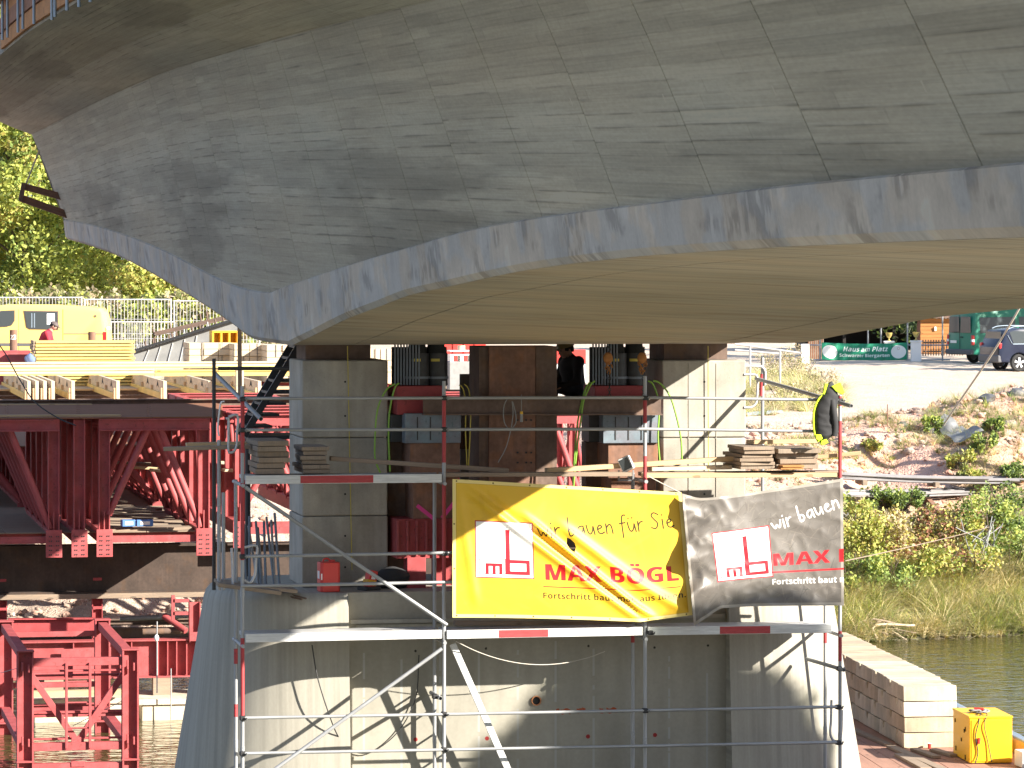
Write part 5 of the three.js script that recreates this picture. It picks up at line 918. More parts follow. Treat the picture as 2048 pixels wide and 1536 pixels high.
  solo('safety_rope', 'white cord hanging over the rail at the scaffold end', 'cord', rope([PZ(449, 803, -0.2), PZ(443, 804, -0.2), PZ(438, 830, -0.2), PZ(436, 858, -0.2), PZ(438, 872, -0.2)], 0.012, 24), M.plasticWhite);
  solo('black_cable', 'thin black cable hanging slack over the formwork ribs', 'cable', rope([PD(-30, 660, 71), PD(8, 703, 70), PD(40, 760, 69.5), PD(72, 806, 69), PD(120, 838, 68.7), PD(152, 851, 68.5)], 0.012, 40), M.cable);
}

// ---------------------------------------------------------------- barge with its load
{
  const yd = 1.2, o = PY(1806, 1496, yd), dir = V(...(() => { const f = fromCam(-0.104, 1), z = fromCam(0, 0); return [f.x - z.x, 0, f.z - z.z]; })()).normalize(), yaw = Math.atan2(-dir.x, -dir.z); // dir: away from us along the barge
  const B = (x, y, z) => V(o.x, yd, o.z).add(V(x, y, z).applyAxisAngle(V(0, 1, 0), yaw)); // x to the right, -z away
  const barge = thing('work_barge', 'work barge with red-brown timber deck and orange coaming beside the pier', 'barge', null, V(o.x, 0, o.z), yaw);
  const hull = part('hull', uvm(bx(4.3, 1.0, 19, -0.6, 0.62, -1.5), 2), M.rust, barge);
  reseed(61); for (let i = 0; i < 15; i++) part('deck_plank', uvm(rbx(0.296, 0.055, 18.9, -2.68 + i * 0.30, yd - 0.028 - rnd() * 0.004, -1.5, 0.006), 1.5, true), M.deckRed ??= mat([0.43, 0.245, 0.185], { map: T.wood, bumpMap: T.wood, bumpScale: 0.003 }), barge);
  const rim = part('coaming', uvm(bx(0.08, 0.20, 19, 1.50, yd + 0.1, -1.5), 1.5), M.yellow, barge); part('coaming_cap', rbx(0.13, 0.035, 19, 1.52, yd + 0.215, -1.5, 0.01), M.bluegrey, rim);
  for (let i = 0; i < 9; i++) part('coaming_stay', bx(0.12, 0.16, 0.03, 1.41, yd + 0.08, -10 + i * 2.1), M.yellow, rim);
  // ballast blocks, four courses in running bond
  reseed(707);
  const H = 0.222, W = 0.78, L = 1.18;
  const blockGeo = (len) => { const n = 0.055, pts = [[0, 0], [len, 0], [len, H - 0.012]]; for (const c of [0.74, 0.26]) pts.push([len * c + n / 2, H - 0.012], [len * c + n / 2, H - 0.105], [len * c - n / 2, H - 0.105], [len * c - n / 2, H - 0.012]); pts.push([0, H - 0.012]); const g = extrude(pts, W - 0.03, 0.010).translate(0, 0, 0.015); const p = g.attributes.position; for (let i = 0; i < p.count; i++) { const x = p.getX(i), y = p.getY(i), z = p.getZ(i), k = 0.016; p.setXYZ(i, x + 1.5 * k * nz2(y * 30 + z * 20, x * 5, 3), y + (y > 0.1 ? 1.6 * k * nz2(x * 9, z * 9, 4) : 0), z + 2.2 * k * nz2(x * 12, y * 30, 5)); } g.computeVertexNormals(); return uvm(g, 3); };
  const geos = [blockGeo(L), blockGeo(L), blockGeo(L / 2)];
  for (let c = 0; c < 4; c++) { let z = 0; const stagger = c % 2 === 0; let k = 0;
    while (z > -7.2) { const half = stagger && k === 0, len = half ? L / 2 : L, g = half ? geos[2] : geos[k % 2];
      const m = new THREE.Mesh(g, rnd() < 0.4 ? M.paleTan : M.pale); m.name = numbered('ballast_block'); m.castShadow = m.receiveShadow = true; m.position.copy(B(rr(-0.012, 0.012), c * H + 0.002, z)); m.rotation.y = yaw + Math.PI / 2 + rr(-0.006, 0.006);
      m.userData = { label: ['pale concrete ballast block in the lowest course on the barge', 'pale concrete ballast block in the second course on the barge', 'pale concrete ballast block in the third course on the barge', 'pale concrete ballast block in the top course on the barge'][c], category: 'block', group: ['blocks of the lowest course', 'blocks of the second course', 'blocks of the third course', 'blocks of the top course'][c] };
      scene.add(m); z -= len + 0.006; k++; } }
  // yellow cabinet
  const cp = PY(1939, 1528, yd), cab = thing('yellow_cabinet', 'yellow steel cabinet with hanging leads on the barge deck', 'cabinet', null, V(cp.x, yd, cp.z), yaw), cw = 0.60, ch = 0.62, cd = 1.05;
  part('cabinet_body', rbx(cw, ch, cd, cw / 2, ch / 2 + 0.01, -cd / 2, 0.012), M.yellowPaint = mat([0.86, 0.47, 0.01], { roughness: 0.45 }), cab);
  part('door', rbx(cw - 0.05, ch - 0.05, 0.012, cw / 2, ch / 2 + 0.01, 0.004, 0.006), M.yellowPaint, cab); part('lid', rbx(cw + 0.02, 0.03, cd + 0.02, cw / 2, ch + 0.02, -cd / 2, 0.008), M.yellowPaint, cab);
  for (const [y, z, h] of [[0.5, -0.9, 0.05], [0.45, -0.25, 0.06], [0.42, -0.32, 0.05], [0.28, -0.5, 0.05], [0.12, -0.85, 0.06], [0.06, -0.25, 0.07]]) part('side_vent', bx(0.008, h, 0.03, -0.005, y, z), M.dark, cab);
  part('lead', rope([V(0.2, ch + 0.04, -0.35), V(0.16, ch + 0.05, -0.05), V(0.12, ch - 0.05, 0.03), V(0.08, 0.4, 0.03), V(0.11, 0.15, 0.03), V(0.07, 0.02, 0.05)], 0.009, 40), M.cable, cab); part('lead', rope([V(0.26, ch + 0.05, -0.3), V(0.25, ch + 0.05, -0.02), V(0.2, ch - 0.06, 0.03), V(0.25, 0.3, 0.03), V(0.3, 0.03, 0.05)], 0.007, 40), M.cable, cab); part('plug', bar(V(0.13, 0.36, 0.035), V(0.12, 0.28, 0.035), 0.02, 10), M.redBright, cab);
  part('lead_coil', new THREE.TorusKnotGeometry(0.07, 0.018, 60, 6, 2, 5).scale(1.3, 1, 0.5).rotateX(Math.PI / 2).translate(0.22, ch + 0.065, -0.4), M.tarp, cab); part('red_connector', bar(V(0.16, ch + 0.09, -0.42), V(0.28, ch + 0.09, -0.36), 0.02, 8), M.redBright, cab);
  // planks on the barge deck
  const lp = (label, a, b, w) => { const p = PY(a[0], a[1], yd + 0.03), q = PY(b[0], b[1], yd + 0.03); p.y = q.y = yd + 0.022; solo('loose_plank', label, 'plank', uvm(rbeam(p, q, w, 0.04, 0.006), 1.5), M.woodOld); };
  lp('weathered plank lying along the foot of the ballast blocks', [1692, 1452], [1778, 1489], 0.11); lp('weathered plank lying past the corner of the ballast blocks', [1782, 1492], [1906, 1548], 0.14); lp('short plank lying between ballast blocks and cabinet', [1828, 1497], [1874, 1513], 0.12); lp('short plank lying under the corner of the cabinet', [1866, 1498], [1908, 1510], 0.12); lp('plank end lying crosswise before the ballast blocks', [1800, 1508], [1852, 1536], 0.16);
  const rp = PY(1859, 1497, yd); const rcup = thing('red_cup', 'small red cup on the deck before the ballast blocks', 'cup', null, V(rp.x, yd, rp.z)); part('cup_wall', new THREE.CylinderGeometry(0.028, 0.022, 0.07, 14).translate(0, 0.037, 0), M.redBright, rcup); part('cup_rim', new THREE.TorusGeometry(0.028, 0.004, 6, 16).rotateX(Math.PI / 2).translate(0, 0.073, 0), M.plasticWhite, rcup);
  const wp = PY(2030, 1530, yd); solo('white_crate', 'corner of a white box beside the yellow cabinet', 'box', rbx(0.4, 0.22, 0.35, wp.x + 0.18, yd + 0.112, wp.z + 0.2, 0.015), M.plasticWhite);
}

// ---------------------------------------------------------------- things lying on the far bank
{
  reseed(818);
  const bundle = (label, xa, ya, xb, yb, n, w, hgt, m) => {
    const a = onGround(xa, ya), b = onGround(xb, yb), t = thing('rebar_bundle', label, 'steel bars'), side = b.clone().sub(a).normalize().cross(V(0, 1, 0)).normalize();
    for (let i = 0; i < n; i++) { const s = rr(-w, w), h = rr(0.12, 0.12 + hgt), e0 = rr(-0.4, 0.5), e1 = rr(-0.5, 0.5), f = b.clone().sub(a).normalize(), p = a.clone().addScaledVector(side, s).addScaledVector(f, e0), q = b.clone().addScaledVector(side, s + rr(-0.1, 0.1)).addScaledVector(f, e1), mid = p.clone().lerp(q, 0.5); p.y += h; q.y += h; mid.y = Math.max((p.y + q.y) / 2 - 0.03, 0); part('steel_bar', rope([p, mid, q], 0.026, 10, 6), m, t); }
    for (const k of [0.2, 0.6]) { const c = a.clone().lerp(b, k); part('bearer', uvm(beam(c.clone().addScaledVector(side, -w - 0.25).add(V(0, 0.05, 0)), c.clone().addScaledVector(side, w + 0.25).add(V(0, 0.05, 0)), 0.1, 0.12), 1), M.woodOld, t); }
    rebase(t);
  };
  bundle('upper bundle of long grey steel bars on the pink slope', 1650, 968, 2010, 980, 26, 0.22, 0.14, M.rebar);
  bundle('middle bundle of long grey steel bars on the pink slope', 1650, 998, 1925, 1004, 26, 0.22, 0.14, M.rebar);
  bundle('lower bundle of rusty steel bars half hidden by weeds', 1680, 1044, 1995, 1062, 30, 0.35, 0.12, M.rebar);
  const beamA = onGround(1850, 1004), beamB = onGround(1888, 1044); beamA.y += 0.07; beamB.y += 0.07; solo('steel_bearer', 'rusty beam lying down the slope between the bar bundles', 'beam', uvm(beam(beamA, beamB, 0.12, 0.14), 1), M.rust);
  // grey geotextile sheet
  { const pts = [[1868, 858], [1890, 838], [1912, 852], [1948, 868], [1968, 882], [1940, 895], [1908, 898], [1886, 880]].map(p => onGround(...p)), c = pts.reduce((s, p) => s.add(p), V(0, 0, 0)).multiplyScalar(1 / pts.length), pos = [], idx = [], uv = [], R = 10, N = 48;
    for (let j = 0; j <= R; j++) for (let i = 0; i < N; i++) { const f = i / N * pts.length, k = Math.floor(f), e = pts[k].clone().lerp(pts[(k + 1) % pts.length], f - k), p = c.clone().lerp(e, j / R), cc = toCam(p.x, p.z); p.y = groundH(cc.r, cc.d) + 0.10 + 0.22 * (0.5 + nz2(p.x * 1.4, p.z * 1.4, 51)) * (1 - 0.5 * j / R); pos.push(p.x, p.y, p.z); uv.push(p.x, p.z); }
    for (let j = 0; j < R; j++) for (let i = 0; i < N; i++) { const a = j * N + i, b = j * N + (i + 1) % N; idx.push(a, b, b + N, a, b + N, a + N); }
    const g = new THREE.BufferGeometry(); g.setAttribute('position', new THREE.Float32BufferAttribute(pos, 3)); g.setAttribute('uv', new THREE.Float32BufferAttribute(uv, 2)); g.setIndex(idx); g.computeVertexNormals(); solo('grey_sheet', 'crumpled grey ground sheet lying on the pink slope', 'sheet', g, M.tarp); }
  // rocks and rubble
  const rockGeo = (s) => { const g = new THREE.IcosahedronGeometry(1, 1), p = g.attributes.position; for (let i = 0; i < p.count; i++) { const x = p.getX(i), y = p.getY(i), z = p.getZ(i), k = 0.75 + 0.75 * (nz2(x * 1.7 + s * 3, y * 1.7 + z * 1.3, s) + 0.3); p.setXYZ(i, x * k, y * k * 0.7, z * k); } g.computeVertexNormals(); return uvm(g, 2); };
  const rocks = [rockGeo(1), rockGeo(2), rockGeo(3)];
  const big = [[1818, 908, 0.16, 'pale stone lying above the bar bundles'], [2012, 938, 0.22, 'pale upright stone at the edge of the slope'], [2030, 945, 0.18, 'rounded pink stone beside the upright stone'], [1700, 1012, 0.18, 'pink stone peeping out under the middle bar bundle'], [1708, 1013, 0.14, 'small pink stone under the middle bar bundle'], [1925, 898, 0.15, 'brown stone below the grey sheet'], [1972, 800, 0.26, 'dark asphalt lump on the crest of the mound'], [2034, 786, 0.26, 'dark asphalt slab on the crest of the mound'], [1860, 862, 0.22, 'dark stone at the edge of the grey sheet'], [1806, 846, 0.16, 'dark clod at the edge of the dirt road'], [1935, 1010, 0.14, 'small grey stone on the pink slope'], [2020, 850, 0.2, 'grey stone on the rubble mound']];
  for (const [x, y, s, l] of big) { const p = onGround(x, y), m = new THREE.Mesh(rocks[Math.floor(rnd() * 3)], /dark/.test(l) ? M.greyTrim : M.stone); m.name = numbered('rock'); m.userData = { label: l, category: 'stone' }; m.position.copy(p); m.scale.setScalar(s); m.rotation.y = rnd() * 6; m.castShadow = m.receiveShadow = true; scene.add(m); }
  const N = 7500, inst = new THREE.InstancedMesh(toCreasedNormals(rockGeo(7), 0.3), mat([1, 1, 1], { map: T.ground }), N), mm = new THREE.Matrix4(), q = new THREE.Quaternion(), col = new THREE.Color(); let n = 0;
  while (n < N) { const left = rnd() < 0.35, r = left ? rr(-16, -1) : rr(2, 16), d = waterAt(r) + (left ? rr(0.5, 14) : Math.pow(rnd(), 0.6) * 17), h = groundH(r, d); if (h < 0.1 || h > 6.6 || (!left && bankT(r, d) > 1.12)) continue; const w = fromCam(r, d), s = 0.018 + 0.085 * Math.pow(rnd(), 3.5); q.setFromEuler(new THREE.Euler(rnd(), rnd() * 6, rnd())); mm.compose(V(w.x, h + s * 0.2, w.z), q, V(s * rr(0.8, 1.4), s, s)); inst.setMatrixAt(n, mm); const k = rr(0.7, 1.25), pk = rnd(); inst.setColorAt(n, col.setRGB(0.55 * k, lerp(0.30, 0.44, pk) * k, lerp(0.22, 0.35, pk) * k)); n++; }
  inst.name = 'slope_rubble'; inst.userData = { kind: 'stuff', label: 'loose pink and grey rubble strewn over the river bank', category: 'rubble' }; inst.castShadow = inst.receiveShadow = true; scene.add(inst);
}

// ---------------------------------------------------------------- vegetation
const leafMat = (rough = 0.8) => new THREE.MeshPhysicalMaterial({ color: lin(1, 1, 1), vertexColors: true, roughness: rough, side: THREE.DoubleSide, transmission: 0.35, thickness: 0 });
const LEAF = leafMat();
function leafCloud(n, at, size, tone) { // at() -> {p, n, c}; leaf-sized folded faces
  const pos = new Float32Array(n * 18), col = new Float32Array(n * 18), nor = new Float32Array(n * 18), a = V(), b = V();
  for (let i = 0; i < n; i++) {
    const s = at(i), L = size * rr(0.6, 1.35), Wd = L * rr(0.5, 0.75); a.set(rr(-1, 1), rr(-0.7, 0.9), rr(-1, 1)).normalize(); b.set(rr(-1, 1), rr(-1, 1), rr(-1, 1)).cross(a).normalize();
    const p = s.p, c = tone(s), A = [p.x, p.y, p.z], B = [p.x + a.x * L * 0.5 + b.x * Wd * 0.5, p.y + a.y * L * 0.5 + b.y * Wd * 0.5 - L * 0.06, p.z + a.z * L * 0.5 + b.z * Wd * 0.5], C = [p.x + a.x * L, p.y + a.y * L, p.z + a.z * L], D = [p.x + a.x * L * 0.5 - b.x * Wd * 0.5, p.y + a.y * L * 0.5 - b.y * Wd * 0.5 + L * 0.05, p.z + a.z * L * 0.5 - b.z * Wd * 0.5];
    [A, B, C, A, C, D].forEach((v, k) => { pos.set(v, i * 18 + k * 3); col.set(c, i * 18 + k * 3); });
  }
  const g = new THREE.BufferGeometry(); g.setAttribute('position', new THREE.BufferAttribute(pos, 3)); g.setAttribute('color', new THREE.BufferAttribute(col, 3)); g.computeVertexNormals(); return g;
}
const bark = mat([0.12, 0.09, 0.065], { map: T.rust });
function tree(label, base, H, R, n, size, tones, group, lowest = 0.2, K = 85, prof = null) {
  const t = thing('broadleaf_tree', label, 'tree', group, base, 0), limbs = [];
  const trunk = part('trunk', new THREE.CylinderGeometry(H * 0.005, H * 0.012, H * 0.7, 10).translate(0, H * 0.35, 0), bark, t);
  const clumps = [];
  if (prof) for (let k = 0; k < K; k++) { const dep = 0.45 + Math.pow(rnd(), 1.4) * H * 0.8, r = rr(0.34, 0.48), rad = Math.max(0, prof(dep) - r) * Math.sqrt(rnd()), a = rnd() * 6.283; clumps.push({ p: V(Math.cos(a) * rad, H - dep, Math.sin(a) * rad), r, c: rnd() }); }
  else for (let k = 0; k < K; k++) { const y = lerp(lowest, 0.97, Math.pow(rnd(), 0.9)) * H, rel = (y / H - lowest) / (1 - lowest), rad = R * Math.sqrt(Math.max(0.06, 1 - Math.pow(rel * 1.7 - 0.75, 2))) * Math.sqrt(rnd()), a = rnd() * 6.283; clumps.push({ p: V(Math.cos(a) * rad, y, Math.sin(a) * rad), r: R * rr(0.20, 0.36), c: rnd() }); }
  for (let k = 0; k < 9; k++) { const c = clumps[k * 2 % K]; limbs.push(bar(V(0, c.p.y * 0.55, 0), c.p, H * 0.0035, 5)); }
  part('limb', limbs, bark, t);
  part('crown', leafCloud(n, () => { const c = clumps[Math.floor(rnd() * K)], u = rnd() * 2 - 1, a = rnd() * 6.283, s = Math.sqrt(1 - u * u), r = c.r * Math.pow(rnd(), 0.38); return { p: V(c.p.x + s * Math.cos(a) * r, c.p.y + u * r * 0.85, c.p.z + s * Math.sin(a) * r), c: c.c }; }, size, (s) => { const i = Math.min(tones.length - 1, Math.floor((s.c * 0.65 + rnd() * 0.45) * tones.length)), k = rr(0.75, 1.25); return tones[i].map(v => v * k); }), LEAF, t);
  return t;
}
function shrub(name, label, base, rx, h, n, size, tones, group, cat = 'shrub') {
  const t = thing(name, label, cat, group, base, 0), st = []; for (let k = 0; k < 6; k++) { const a = rnd() * 6.3; st.push(bar(V(0, -0.1, 0), V(Math.cos(a) * rx * 0.6, h * rr(0.5, 0.9), Math.sin(a) * rx * 0.6), 0.012, 5)); }
  part('stem', st, bark, t);
  const K = 7 + Math.round(rx * 6), cl = []; for (let k = 0; k < K; k++) { const a = rnd() * 6.3, r = rx * Math.sqrt(rnd()); cl.push({ p: V(Math.cos(a) * r, h * rr(0.15, 0.85), Math.sin(a) * r), r: rx * rr(0.22, 0.42), c: rnd() }); }
  part('foliage', leafCloud(n, () => { const c = cl[Math.floor(rnd() * K)], u = rnd() * 2 - 1, a = rnd() * 6.283, s = Math.sqrt(1 - u * u), r = c.r * Math.pow(rnd(), 0.45); return { p: V(c.p.x + s * Math.cos(a) * r, Math.max(0.02, c.p.y + u * r), c.p.z + s * Math.sin(a) * r), c: c.c }; }, size, (s) => { const i = Math.min(tones.length - 1, Math.floor((s.c * 0.6 + rnd() * 0.5) * tones.length)), k = rr(0.75, 1.25); return tones[i].map(v => v * k); }), LEAF, t);
}
const G = { deep: [0.045, 0.085, 0.018], mid: [0.20, 0.28, 0.045], lime: [0.42, 0.46, 0.08], yel: [0.50, 0.42, 0.10], straw: [0.76, 0.63, 0.34], rust: [0.30, 0.12, 0.06], olive: [0.24, 0.24, 0.08], dry: [0.48, 0.38, 0.23] };
{
  reseed(2024);
  const onG = (px, d) => { const r = (px - MIDX) / FOCAL * d, w = fromCam(r, d); return V(w.x, groundH(r, d) - 0.05, w.z); };
  const L = 'trees beyond the site fence';
  tree('tall yellow-green tree above the yellow van', onG(50, 150), 12.6, 3.7, 56000, 0.19, [G.mid, G.lime, G.lime, G.yel, G.mid], L, 0.04);
  tree('full green tree behind the fence beside the girder end', onG(205, 156), 11.5, 3.6, 52000, 0.19, [G.deep, G.mid, G.lime, G.lime], L, 0.04);
  tree('lower bright tree behind the fence under the girder flange', onG(330, 148), 8.2, 2.9, 38000, 0.18, [G.mid, G.lime, G.yel, G.lime], L, 0.04);
  tree('bushy green tree behind the fence at the girder valley', onG(450, 158), 8.0, 3.3, 27000, 0.18, [G.mid, G.mid, G.lime], L, 0.03);
  tree('dense green tree at the edge above the van cab', onG(-80, 156), 13.5, 4.0, 34000, 0.19, [G.mid, G.mid, G.lime], L, 0.04);
  tree('dark tree filling the gap behind the brighter ones', onG(120, 172), 15, 4.8, 18000, 0.32, [G.deep, G.mid, G.mid], L, 0.03);
  tree('dark tree behind the lower bright tree', onG(300, 176), 13, 4.8, 15000, 0.32, [G.deep, G.mid, G.mid], L, 0.03);
  tree('dark tree behind the tree at the edge above the van cab', onG(-20, 180), 16, 5.0, 15000, 0.34, [G.deep, G.mid], L, 0.03);
  for (const [px, d, rx, h] of [[20, 140, 1.4, 2.4], [120, 141, 1.5, 2.6], [230, 139, 1.4, 2.2], [300, 140, 1.5, 2.3], [380, 141, 1.5, 2.4], [440, 139, 1.4, 2.0], [480, 141, 1.5, 2.2]]) shrub('hedge_shrub', 'leafy shrub growing through the foot of the site fence', onG(px, d), rx, h, 2600, 0.2, [G.mid, G.lime, G.olive, G.dry], 'shrubs along the site fence');
  // trees that shade the green van and the road
  tree('broad tree beyond the dark car whose branches shade the van', onG(2420, 158), 11, 4.2, 7000, 0.3, [G.deep, G.mid, G.lime], 'trees shading the road', 0.25);
  tree('broad tree by the road whose branches shade the ground before the banner', onG(2220, 170), 10, 3.8, 7000, 0.3, [G.deep, G.mid, G.lime], 'trees shading the road', 0.3);
  tree('dark tree standing over the beer garden fence', onG(1865, 186), 9, 3.4, 9000, 0.26, [G.deep, G.deep, G.mid], null, 0.12);
  { const c = V(18.4, 0, 15.6), g = new THREE.SphereGeometry(1, 40, 16, 0, 6.2832, 0, 1.5708).scale(9, 1.6, 7).translate(c.x + 3, -0.5, c.z + 2); structure('added_island', uvm(g, 4), mat([0.42, 0.38, 0.25], { map: T.ground })); tree('dense conical tree added out of view and shaped to shade the pier', V(18.6, 0.9, 15.33), 12.85, 2.8, 80000, 0.26, [G.deep, G.mid, G.lime], null, 0.12, 420, (t) => Math.min(3.0, 1.36 * Math.sqrt(t))); }  // unseen island and tree added; crown shaped to cast the pier shade
  // shrubs and weeds on the river slope
  const tonesA = [G.mid, G.lime, G.yel, G.lime, G.olive], tonesB = [G.olive, G.rust, G.yel, G.dry], tonesC = [G.deep, G.mid, G.mid, G.lime];
  const S = [[1712, 1112, 0.8, 1.3, tonesA, 'yellow-green bush beside the grey banner on the bank'], [1745, 1140, 0.8, 1.1, tonesA, 'leafy yellow bush low on the river bank'], [1790, 1110, 0.9, 1.1, tonesB, 'reddish autumn bush below the rusty bar bundle'], [1842, 1105, 0.9, 1.1, tonesB, 'brown and red autumn bush in the middle of the bank'], [1890, 1110, 0.9, 1.1, tonesA, 'yellow-green bush in the middle of the bank'], [1935, 1100, 0.9, 1.2, tonesB, 'olive bush beside the bare grey twigs'], [1985, 1110, 1.0, 1.5, tonesC, 'dark green bush at the end of the bank'], [2035, 1100, 1.1, 1.7, tonesC, 'large dark green bush at the picture-side end of the bank'], [2020, 1150, 0.9, 1.2, tonesC, 'round green bush low on the bank'], [1820, 1160, 0.9, 0.9, tonesA, 'low lime bush above the reeds'], [1760, 1185, 0.8, 0.8, tonesC, 'low green bush above the driftwood'], [1880, 1165, 0.9, 0.9, tonesB, 'low rusty bush above the reeds'], [1950, 1165, 0.9, 0.8, tonesA, 'low yellow bush above the reeds'], [1970, 905, 0.32, 0.5, tonesC, 'small green bush below the grey sheet'], [1985, 868, 0.25, 0.35, tonesC, 'small green bush beside the grey sheet'], [1925, 940, 0.36, 0.5, tonesA, 'yellow flowering weed clump on the pink slope'], [1940, 962, 0.3, 0.42, tonesA, 'second yellow flowering weed clump on the pink slope'], [1872, 865, 0.3, 0.35, tonesC, 'green weeds at the corner of the grey sheet'], [2028, 962, 0.36, 0.4, tonesC, 'green weeds beside the upright stone'], [1745, 905, 0.28, 0.3, tonesA, 'weed clump on the slope past the end standard'], [1770, 1022, 0.5, 0.5, tonesC, 'green weeds growing over the bar bundles'], [1810, 1018, 0.4, 0.4, tonesC, 'low weeds between the bar bundles'], [1700, 1180, 0.7, 1.0, tonesC, 'green bush beside the scaffold at the water'], [1720, 1060, 0.6, 0.9, tonesA, 'tall weeds beside the grey banner']];
  for (const [x, y, rx, h, tn, l] of S) shrub('bank_shrub', l, onGround(x, y), rx, h, Math.round(1700 * rx + 500), 0.085, tn, null);
  const W2 = [[1545, 760, 0.7, 0.5], [1575, 765, 0.8, 0.5], [1605, 758, 0.8, 0.7], [1640, 775, 0.6, 0.6], [1600, 812, 0.6, 0.5], [1560, 800, 0.6, 0.5], [1630, 800, 0.6, 0.5], [1520, 820, 0.5, 0.4], [1585, 735, 0.8, 0.9], [1550, 735, 0.8, 0.7]];
  W2.forEach(([x, y, rx, h]) => shrub('dry_weed', 'clump of dry straw-coloured weeds beside the dirt road', onGround(x, y), rx, h, 900, 0.055, [G.straw, G.dry, G.olive, G.straw], 'dry weeds beside the dirt road', 'weeds'));
  // grass: tufts of bent blades, too many to count
  const tuft = (() => { const gs = []; for (let i = 0; i < 22; i++) { const a = rnd() * 6.283, b = rr(0.35, 1.25), h = rr(0.35, 0.85), w = 0.013, cx = Math.cos(a), sz = Math.sin(a), p = (t) => V(cx * b * t * t, h * t * (1 - 0.25 * b * t), sz * b * t * t), pos = [], ts = [0, 0.4, 0.75, 1]; for (let k = 0; k < 3; k++) { const p0 = p(ts[k]), p1 = p(ts[k + 1]), w0 = w * (1 - ts[k]), w1 = w * (1 - ts[k + 1]); const o0 = V(-sz * w0, 0, cx * w0), o1 = V(-sz * w1, 0, cx * w1); const A = p0.clone().add(o0), B = p0.clone().sub(o0), C = p1.clone().sub(o1), D = p1.clone().add(o1); for (const v of [A, B, C, A, C, D]) pos.push(v.x, v.y, v.z); } const g = new THREE.BufferGeometry(); g.setAttribute('position', new THREE.Float32BufferAttribute(pos, 3)); g.computeVertexNormals(); gs.push(g); } return mergeGeometries(gs); })();
  const grass = (name, label, N, place, tones) => { const im = new THREE.InstancedMesh(tuft, new THREE.MeshPhysicalMaterial({ color: lin(1, 1, 1), roughness: 0.85, side: THREE.DoubleSide, transmission: 0.25, thickness: 0 }), N), m = new THREE.Matrix4(), q = new THREE.Quaternion(), c = new THREE.Color(); let n = 0, guard = 0; while (n < N && guard++ < N * 30) { const s = place(); if (!s) continue; const w = fromCam(s.r, s.d); q.setFromEuler(new THREE.Euler(rr(-0.25, 0.25), rnd() * 6.3, rr(-0.25, 0.25))); m.compose(V(w.x, groundH(s.r, s.d) - 0.03, w.z), q, V(s.s, s.s * rr(0.7, 1.3), s.s)); im.setMatrixAt(n, m); const t = tones[Math.floor(rnd() * tones.length)], k = rr(0.75, 1.3); im.setColorAt(n, c.setRGB(t[0] * k, t[1] * k, t[2] * k)); n++; } im.count = n; im.name = name; im.userData = { kind: 'stuff', label, category: 'grass' }; im.castShadow = im.receiveShadow = true; scene.add(im); };
  grass('bank_grass', 'straw and green grass along the foot of the river bank', 9000, () => { const r = rr(5.5, 15), d = waterAt(r) + rr(0.0, 5.2), k = bankT(r, d); return nz2(r * 0.7, d * 0.7, 31) > 0.38 ? null : { r, d, s: rr(0.35, 0.9) }; }, [G.straw, G.straw, G.lime, G.yel, G.olive, G.mid]);
  grass('slope_weeds', 'sparse weeds and grass over the pink slope', 2600, () => { const r = rr(4.5, 15), d = waterAt(r) + rr(4, 14.5); return nz2(r * 0.8, d * 0.8, 33) < 0.02 ? null : { r, d, s: rr(0.18, 0.5) }; }, [G.olive, G.lime, G.dry, G.straw, G.mid]);
  grass('verge_grass', 'dry grass on the verge beside the dirt road', 3200, () => { const r = rr(5.0, 10.5), d = rr(103, 150); return r / d * FOCAL + MIDX > 1690 || nz2(r * 0.5, d * 0.4, 35) < -0.1 ? null : { r, d, s: rr(0.25, 0.7) }; }, [G.straw, G.dry, G.olive, G.lime]);
  // driftwood at the waterline
  const dw = onGround(1738, 1268); dw.y = 0.05;
  for (let i = 0; i < 16; i++) { const a = rr(-0.6, 0.6), l = rr(0.5, 1.5); solo('driftwood', 'bleached driftwood branch caught at the foot of the bank', 'branch', rope([V(dw.x + rr(-0.8, 0.8), rr(0, 0.15), dw.z + rr(-0.2, 0.5)), V(dw.x + rr(-0.3, 0.5), rr(0.2, 0.5), dw.z + rr(-0.2, 0.4)), V(dw.x + rr(0.3, 1.0), rr(0.05, 0.35), dw.z + rr(-0.3, 0.4))], rr(0.012, 0.03), 10, 5), i % 3 ? M.woodOld : M.woodPale, 'driftwood at the foot of the bank'); }
  for (let i = 0; i < 10; i++) { const p = onGround(1960 + rr(-10, 14), 1150); solo('bare_twig', 'bare grey twig standing among the bank shrubs', 'twig', rope([p, p.clone().add(V(rr(-0.3, 0.3), 0.6, rr(-0.2, 0.2))), p.clone().add(V(rr(-0.7, 0.7), rr(1.0, 1.4), rr(-0.3, 0.3)))], 0.012, 8, 4), M.tarp, 'bare grey twigs on the bank'); }
}

